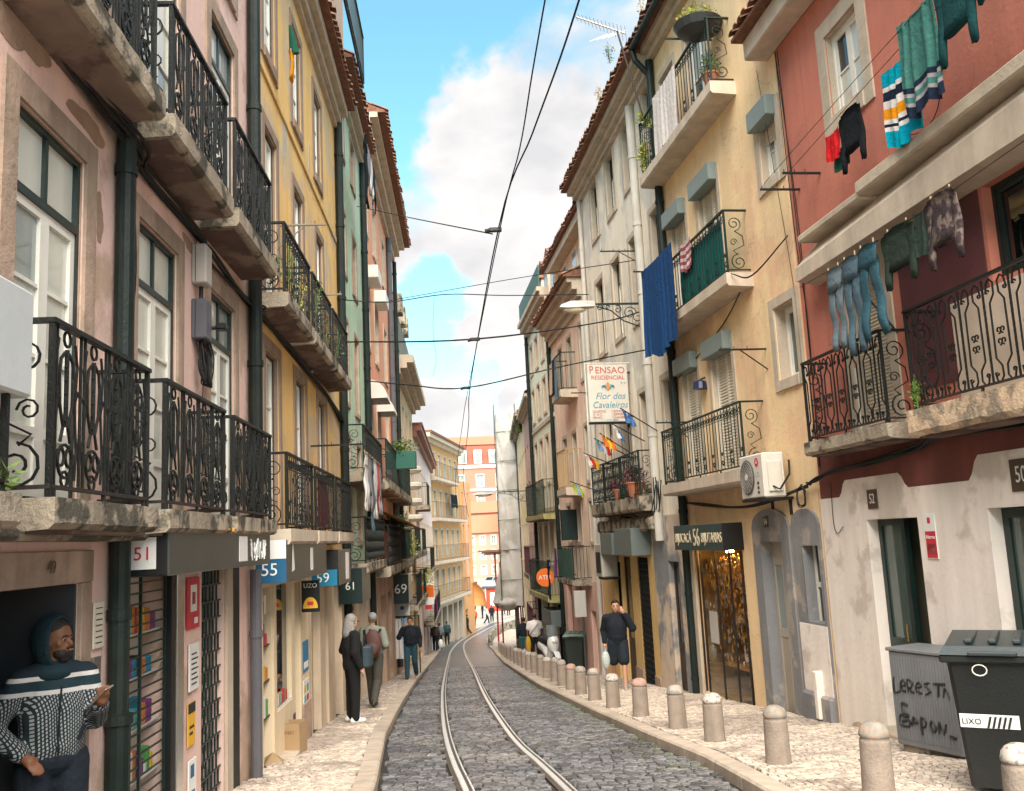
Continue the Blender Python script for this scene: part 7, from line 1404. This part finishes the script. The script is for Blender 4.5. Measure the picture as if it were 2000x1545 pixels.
    obj('top', remesh(q, vox * .8, top, 3), None, t)
    for i in (0, 1): q = MB(); q.capsule(an[i] + V((0, -.045, -.04)), an[i] + V((0, .14, -.047)), .047, .04).capsule(an[i] + V((0, -.02, .01)), an[i] + V((0, -.02, -.03)), .05, .05); obj('shoe', remesh(q, vox * .8, shoes, 2), None, t)
    h_ = MB()
    if hood: pass
    elif hair:
        if long_hair: h_.ball((0, -.02, .045), (.094, .105, .105), 16, 10).capsule((0, -.06, 0), (0, -.08, -.17), .09, .1).capsule((-.07, -.02, -.02), (-.09, -.02, -.15), .035, .045).capsule((.07, -.02, -.02), (.09, -.02, -.15), .035, .045)
        else: h_.ball((0, -.022, .058), (.087, .097, .092), 16, 10).ball((0, .045, .115), (.06, .05, .03), 10, 6)
        hm = MB(); hm.add([P(*v) for v in h_.v], h_.f); obj('hair', remesh(hm, min(vox, .012), hair, 2), None, t)
    if vox <= .02:
        for g in (-1, 1):
            e = MB(); e.ball(tuple(P(g * .03, .0795, .015)), .0105, 8, 6); ee = obj('eye', e, EYEW, t, smooth=True); p2 = P(g * .03 + .003, .0875, .015); obj('iris', MB().ball(tuple(p2), .0062, 8, 6), EYED, ee)
            br = MB(); br.tube([P(g * .012, .094, .033), P(g * .03, .096, .04), P(g * .05, .084, .034)], .0042, 6); obj('eyebrow', br, HAIRB if hair is not HAIRG else HAIRG, t)
    return t, P
# hooded man in the doorway
PATT = bpy.data.materials.new('geometric_print_jacket'); PATT.use_nodes = True; nt = PATT.node_tree; n = nt.nodes; l = nt.links; p = n['Principled BSDF']; p.inputs['Roughness'].default_value = .85
tcn = n.new('ShaderNodeTexCoord'); sp_ = n.new('ShaderNodeSeparateXYZ'); l.new(tcn.outputs['Object'], sp_.inputs[0])
def nm(op, a, b=None, c=None):
    q = n.new('ShaderNodeMath'); q.operation = op
    for i, v_ in enumerate((a, b, c)):
        if v_ is None: continue
        if isinstance(v_, (int, float)): q.inputs[i].default_value = v_
        else: l.new(v_, q.inputs[i])
    return q.outputs[0]
xx = nm('ADD', nm('MULTIPLY', sp_.outputs[0], 62), nm('MULTIPLY', sp_.outputs[1], 40)); zz = nm('MULTIPLY', sp_.outputs[2], 44)
fz = nm('FRACT', nm('ADD', zz, nm('MULTIPLY', xx, .5))); fx = nm('FRACT', nm('SUBTRACT', xx, nm('MULTIPLY', zz, .12)))
mk = nm('MULTIPLY', nm('LESS_THAN', nm('ABSOLUTE', nm('SUBTRACT', fx, .5)), .24), nm('LESS_THAN', nm('ABSOLUTE', nm('SUBTRACT', fz, .5)), .32))
rmp = n.new('ShaderNodeMixRGB'); l.new(mk, rmp.inputs[0]); rmp.inputs[1].default_value = (.006, .018, .025, 1); rmp.inputs[2].default_value = (.34, .34, .34, 1)
yz = sp_.outputs[2]; prev = rmp.outputs[0]
for lo, hi, c in ((1.315, 1.34, (.55, .52, .52)), (1.34, 1.395, (.005, .025, .035)), (1.395, 1.42, (.6, .56, .54)), (1.42, 1.6, (.004, .015, .024))):
    k_ = nm('MULTIPLY', nm('GREATER_THAN', yz, lo), nm('LESS_THAN', yz, hi)); m_ = n.new('ShaderNodeMixRGB'); l.new(k_, m_.inputs[0]); l.new(prev, m_.inputs[1]); m_.inputs[2].default_value = (*c, 1); prev = m_.outputs[0]
l.new(prev, p.inputs['Base Color']); nb = n.new('ShaderNodeTexNoise'); nb.inputs['Scale'].default_value = 9; nb.inputs['Detail'].default_value = 4; l.new(tcn.outputs['Object'], nb.inputs['Vector']); bp = n.new('ShaderNodeBump'); bp.inputs['Strength'].default_value = .8; bp.inputs['Distance'].default_value = .03; l.new(nb.outputs[0], bp.inputs['Height']); l.new(bp.outputs[0], p.inputs['Normal'])
HOOD = mat('teal_hood', (.004, .024, .036), .85, var=.15, scale=6, bump=.8, bscale=14); NVY = mat('navy_wool', (.004, .007, .014), .9, var=.15, scale=6, bump=1, bscale=11); NVY2 = mat('navy_cotton', (.005, .011, .02), .85, var=.15, bump=1, bscale=10); BLKW = mat('black_wool', (.003, .003, .004), .9, var=.2, bump=1, bscale=10)
man, P = person('bearded man in teal hood and patterned jacket holding a phone by the dark doorway', -2.70, 5.45, radians(-140), 1.70, PATT, NVY2, SK1, None, 'stand', .014, ('hold', 'pocket'), hood=True, bulk=.94, zoff=-.02, head_turn=radians(38))
hd = MB(); v0 = []
for j in range(13):           # open hood swept from behind the head to the brow, two layers thick
    for k in range(21): pass
def hoodp(a, b, off=0):
    th = -pi * .5 + pi * 2 * a; ph = b * 1.95; r1, r2, r3 = .118 + off, .135 + off, .15 + off
    return P(r1 * sin(ph) * cos(th), -.03 - r2 * cos(ph) * 1.0 + .02, .03 + r3 * sin(ph) * sin(th) * (1.0 if sin(th) > 0 else 1.25) - (.02 * b))
hd.sheet(lambda a, b: hoodp(a, b), 32, 14); hd.sheet(lambda a, b: hoodp(a, b, -.012), 32, 14)
for i in range(32): a = 14 * 33 + i; b_ = a + 15 * 33; hd.f.append((a, a + 1, b_ + 1, b_))
obj('hood', hd, HOOD, man, smooth=True); nk = MB().ball(tuple(P(0, -.02, -.17)), (.13, .12, .07), 16, 8); obj('hood_collar', remesh(nk, .012, HOOD), None, man)
bd_ = MB().ball((0, .045, -.06), (.058, .052, .048), 14, 10).ball((0, .055, -.095), (.035, .03, .028), 10, 8); bm2 = MB(); bm2.add([P(*v) for v in bd_.v], bd_.f); obj('beard', remesh(bm2, .008, HAIRB), None, man)
ms = MB(); ms.tube([P(-.026, .098, -.034), P(0, .107, -.027), P(.026, .098, -.034)], .006, 6); obj('moustache', ms, HAIRB, man)
lp = MB(); lp.tube([P(-.018, .103, -.045), P(0, .108, -.043), P(.018, .103, -.045)], .006, 6); obj('lips', lp, mat('lips', (.30, .10, .08), .5), man)
fh = MB().ball((0, -.01, .075), (.08, .09, .07), 14, 8); fm_ = MB(); fm_.add([P(*v) for v in fh.v], fh.f); obj('hair', remesh(fm_, .012, HAIRB), None, man)
obj('zip', MB().tube([(.0, .165, 1.36), (.01, .175, 1.25), (.015, .175, 1.1), (.01, .165, .98)], .006, 5), NVY, man)
for z_, x_ in ((1.13, -.1),): obj('pocket_edge', MB().tube([(x_, .16, z_ - .08), (x_ - .03, .155, z_)], .01, 6), NVY, man)
ph = thing('mobile_phone', 'silver-backed mobile phone in the hooded man\'s hand', 'phone', (0, 0, 0)); hand = man.matrix_basis @ Vector((-.17, .33, 1.30)); ph.location = hand; ph.rotation_euler = (radians(40), radians(10), radians(-100)); obj('body', MB().bbox(-.038, .038, -.075, .075, -.004, .004, .003), mat('phone_silver', (.45, .4, .38), .3, metal=.6), ph); obj('screen', MB().box(-.034, .034, -.07, .07, .0042, .0048), BLACK, ph)
# couple on the left pavement
w, P = person('woman with long grey hair, sunglasses, black coat and white shoes on the left pavement', -2.78, 15.3, radians(-62), 1.70, BLKW, BLKW, SK2, HAIRG, 'stand', .018, ('bend', 'down'), coat=1, shoes=SHOEW, long_hair=True, bulk=1.1)
obj('sunglasses', MB().bbox(-.06, .06, .08, .1, 0, .03, .008), BLACK, w, tuple(P(0, 0, 0))); obj('jumper_hem', MB().ball((0, 0, .88), (.185, .145, .035), 14, 6), mat('grey_jumper', (.1, .12, .13), .9), w)
hb_ = thing('handbag', 'dark blue-grey handbag on the grey-haired woman\'s arm', 'handbag', (-2.55, 15.25, gz(15.25) + .95)); obj('body', MB().bbox(-.05, .1, -.15, .15, 0, .34, .03), mat('bag_leather', (.03, .05, .065), .5), hb_); obj('strap', MB().tube([(0, -.12, .33), (-.02, -.05, .58), (-.02, .05, .58), (0, .12, .33)], .012, 6), BLACK, hb_)
KH = mat('khaki_shirt', (.19, .20, .16), .9, var=.1, bump=1, bscale=10); TR = mat('brown_grey_trousers', (.055, .05, .04), .9, var=.15, bump=1, bscale=10)
m2, P = person('grey-haired man with a brown backpack walking away beside the woman', -2.92, 18.3, radians(-8), 1.76, KH, TR, SK3, HAIRG, 'walk', .018, ('down', 'bend'), bulk=1.05, head_turn=radians(35), shoes=SHOE)
bk = thing('backpack', 'maroon-brown backpack with yellow tag on the grey-haired man\'s back', 'backpack', (-2.87, 18.02, gz(18) + 1.02), radians(-8)); q = MB().ball((0, 0, .25), (.17, .11, .27), 16, 12).ball((0, -.07, .16), (.12, .07, .14), 12, 8); obj('body', remesh(q, .015, mat('backpack_maroon', (.085, .035, .03), .7, var=.2, bump=.3)), None, bk); obj('yellow_tag', MB().tube([(-.05, -.15, .1), (.04, -.17, .02)], .018, 6), mat('neon_yellow', (.7, .75, .02), .6), bk)
for g in (-1, 1): obj('strap', MB().tube([(g * .09, .06, .45), (g * .1, .14, .5), (g * .1, .28, .44)], .018, 6), BLACK, bk)
JN_ = mat('denim_trousers', (.015, .055, .08), .9, var=.15, bump=.2)
m3, P = person('man in navy jacket and jeans, phone at ear, walking up the left pavement', -3.3, 27.6, radians(178), 1.76, NVY, JN_, SK3, HAIRB, 'walk2', .02, ('down', 'phone'), bulk=1.15)
m4, P = person('young man in navy sweater and shorts on the phone behind the bollards', 1.93, 19.6, radians(176), 1.80, NVY, NVY2, SK2, HAIRB, 'walk', .017, ('phone', 'swing'), shorts=True, bulk=1.1, shoes=mat('grey_trainers', (.35, .3, .26), .7))
bo = thing('plastic_bag', 'see-through bag with bottles hanging from the hand of the man in shorts', 'bag', (1.66, 19.55, gz(19.55) + .55)); obj('bag', MB().ball((0, 0, .15), (.09, .08, .18), 12, 8), mat('clear_bag', (.5, .55, .52), .3), bo); obj('bottle', MB().lathe([(.035, .1), (.035, .3), (.015, .36), (.015, .4)], 10), mat('bottle_blue', (.1, .4, .5), .3), bo)
m5, P = person('man in a white T-shirt with a yellow cross-body bag walking away on the right', .42, 35.2, radians(-5), 1.76, mat('white_tshirt', (.70, .66, .64), .9, bump=.2), BLKW, SK3, HAIRB, 'stand', .024, ('down', 'down'), tee=True, bulk=1.2)
yb = thing('shoulder_bag', 'mustard yellow cloth bag at the hip of the man in white', 'bag', (.16, 35.1, gz(35.1) + .55)); obj('body', MB().ball((0, 0, .2), (.1, .08, .3), 10, 8), mat('mustard_cloth', (.55, .3, .02), .9, var=.2), yb); obj('strap', MB().tube([(0, 0, .45), (.2, -.16, .72), (.4, -.1, .95)], .014, 5), mat('brown_strap', (.08, .06, .05)), yb)
far = [('woman with dark hair and teal trousers just beyond the man in white', .0, 37.5, 0, 1.66, NVY, mat('teal_trousers', (.03, .13, .14)), 'walk'), ('man in a grey-blue top close to the shopfront beyond the scooter', .72, 36.4, .2, 1.75, mat('slate_top', (.10, .11, .14)), BLKW, 'stand'),
       ('man in a brown jacket walking away with a white bag, far left', -5.42, 58, 0, 1.72, mat('brown_jacket', (.05, .03, .025)), BLKW, 'walk'), ('person in grey walking just ahead of the brown jacket', -5.5, 62, .1, 1.72, mat('grey_top', (.16, .18, .2)), NVY2, 'walk2'), ('person in a dark green jacket beyond the one in grey', -5.75, 71, .1, 1.76, mat('green_jacket', (.01, .05, .05)), BLKW, 'walk'),
       ('person in dark blue crossing at the bend, leftmost of the distant group', -5.1, 86, 1.2, 1.74, NVY, NVY2, 'walk'), ('person in an orange-red jacket in the distant group', -4.95, 97, 2.9, 1.74, mat('orange_red_jacket', (.7, .08, .02)), BLKW, 'walk'), ('person in a light shirt striding in the distant group', -3.75, 99, -1.4, 1.76, mat('pale_shirt', (.6, .56, .52)), NVY2, 'walk'), ('person in dark clothes beside the light shirt in the distance', -3.3, 101, .2, 1.76, BLKW, NVY2, 'stand'), ('distant person in black in front of the red kiosk', -4.5, 106, 1.5, 1.72, BLKW, BLKW, 'stand'), ('distant person in brown left of the red kiosk', -5.6, 108, .5, 1.72, mat('brown_jacket', (.05, .03, .025)), BLKW, 'stand'), ('distant person in grey right of the red kiosk', -2.2, 110, 0, 1.72, mat('grey_top', (.16, .18, .2)), BLKW, 'stand'), ('distant person with a dark coat at the right end of the plaza group', -1.6, 108, 0, 1.72, NVY, BLKW, 'stand')]
for lb_, x, y, f_, h, tp, bt_, po in far: person(lb_, x, y, f_, h, tp, bt_, SK3, HAIRB, po, .034, zoff=.105 if y < 90 else .0)
o_ = thing('carrier_bag', 'white carrier bag held by the man in the brown jacket', 'bag', (-5.1, 58, gz(58) + .3)); obj('body', MB().ball((0, 0, .25), (.15, .12, .27), 10, 8), WH_P, o_)
# ================================================================ plaza: kiosk and cars
t = thing('kiosk', 'red kiosk with white panel in the bright square at the end of the street', 'kiosk', (-3.3, 116, -8.75)); obj('body', MB().bbox(-1.1, 1.3, 0, 2, 0, 2.7, .03), mat('kiosk_red', (.62, .05, .02), .5, bump=0), t); obj('roof', MB().bbox(-1.6, 1.5, -.3, 2.3, 2.7, 2.95, .03), GREYM, t); obj('white_panel', MB().box(-.6, .4, -.05, -.002, .6, 2.2), WH_P, t)
def car(label, x, y, rz, m, L_=4.3, W_=1.8, H_=1.5):
    t = thing('parked_car', label, 'car', (x, y, gz(95) + .0), rz, 'cars in the sunny square'); k = L_ / 4.3
    b = MB(); b.poly([(-2.1 * k, .35), (2.1 * k, .35), (2.15 * k, .65), (2.0 * k, .85), (1.1 * k, .95), (.5 * k, H_), (-1.2 * k, H_), (-1.9 * k, .95), (-2.15 * k, .85)], -W_ / 2, W_ / 2); obj('body', b, m, t)
    for s_ in (-1, 1): obj('side_window', MB().poly([(.95 * k, .95), (.45 * k, H_ - .08), (-1.1 * k, H_ - .08), (-1.7 * k, .95)], s_ * (W_ / 2 + .005), s_ * (W_ / 2 + .01)), GL_D, t)
    obj('windscreen', MB().add([(1.09 * k, -.75, 1.0), (1.09 * k, .75, 1.0), (.56 * k, .7, H_ - .07), (.56 * k, -.7, H_ - .07)], [(0, 1, 2, 3)]), GL_D, t, (.03, 0, .02)); obj('rear_window', MB().add([(-1.88 * k, -.72, 1.0), (-1.88 * k, .72, 1.0), (-1.3 * k, .7, H_ - .07), (-1.3 * k, -.7, H_ - .07)], [(0, 1, 2, 3)]), GL_D, t, (-.04, 0, .02))
    for sx_ in (-1, 1):
        for sy in (-1, 1): obj('wheel', MB().lathe([(.2, -.1), (.32, -.1), (.33, 0), (.32, .1), (.2, .1)], 14), BLACK, t, (sx_ * 1.3 * k, sy * (W_ / 2 - .08), .33), (pi / 2, 0, 0)); 
    for sy in (-1, 1): obj('headlight', MB().box(2.13 * k, 2.17 * k, sy * .65 - .15, sy * .65 + .15, .6, .75), WHITE, t)
    return t
CW = mat('car_white', (.72, .72, .72), .3, var=0, bump=0, coat=.5); CK = mat('car_dark', (.03, .04, .05), .3, var=0, bump=0, coat=.5); CS = mat('car_silver', (.4, .42, .44), .3, metal=.5, var=0, bump=0); CR = mat('car_red', (.4, .03, .03), .3, var=0, bump=0)
for a in (('dark car leftmost in the sunny square', -13.2, 170, 1.4, CK), ('white car partly behind the kiosk', -5.6, 140, 1.2, CW), ('white car left of the kiosk in the square', -7.6, 146, 1.4, CW), ('silver car behind the white cars', -6, 154, 1.3, CS), ('white hatchback in the middle of the square', -8.8, 158, 1.5, CW), ('silver car to the right in the upper square', -5.2, 182, 1.0, CS), ('silver car beside the scaffold edge', -2.6, 186, 1.2, CS), ('red car between white cars in the square', -7.6, 164, 1.4, CR)): car(*a)
t = thing('bus', 'white bus top showing behind the kiosk', 'bus', (-4.4, 128, -8.75), radians(100)); obj('body', MB().bbox(-4, 4, -1.1, 1.1, .3, 2.9, .1), CW, t); obj('window_band', MB().box(-3.8, 3.8, -1.12, 1.12, 1.4, 2.3), GL_D, t)
for sx_ in (-2.6, 2.6):
    for sy in (-1, 1): obj('wheel', MB().lathe([(.2, -.12), (.45, -.12), (.45, .12), (.2, .12)], 14), BLACK, t, (sx_, sy * 1.0, .45), (pi / 2, 0, 0))
t = thing('street_lamp', 'tall twin street lamp standing in the square beside the orange tower', 'street lamp', (-6.9, 120, -8.75)); obj('pole', MB().tube([(0, 0, 0), (0, 0, 9)], .09, 8), GREYM, t); obj('lamp_head', MB().ball((0, 0, 9.1), (.5, .3, .2), 10, 6), BLACK, t)
finish()
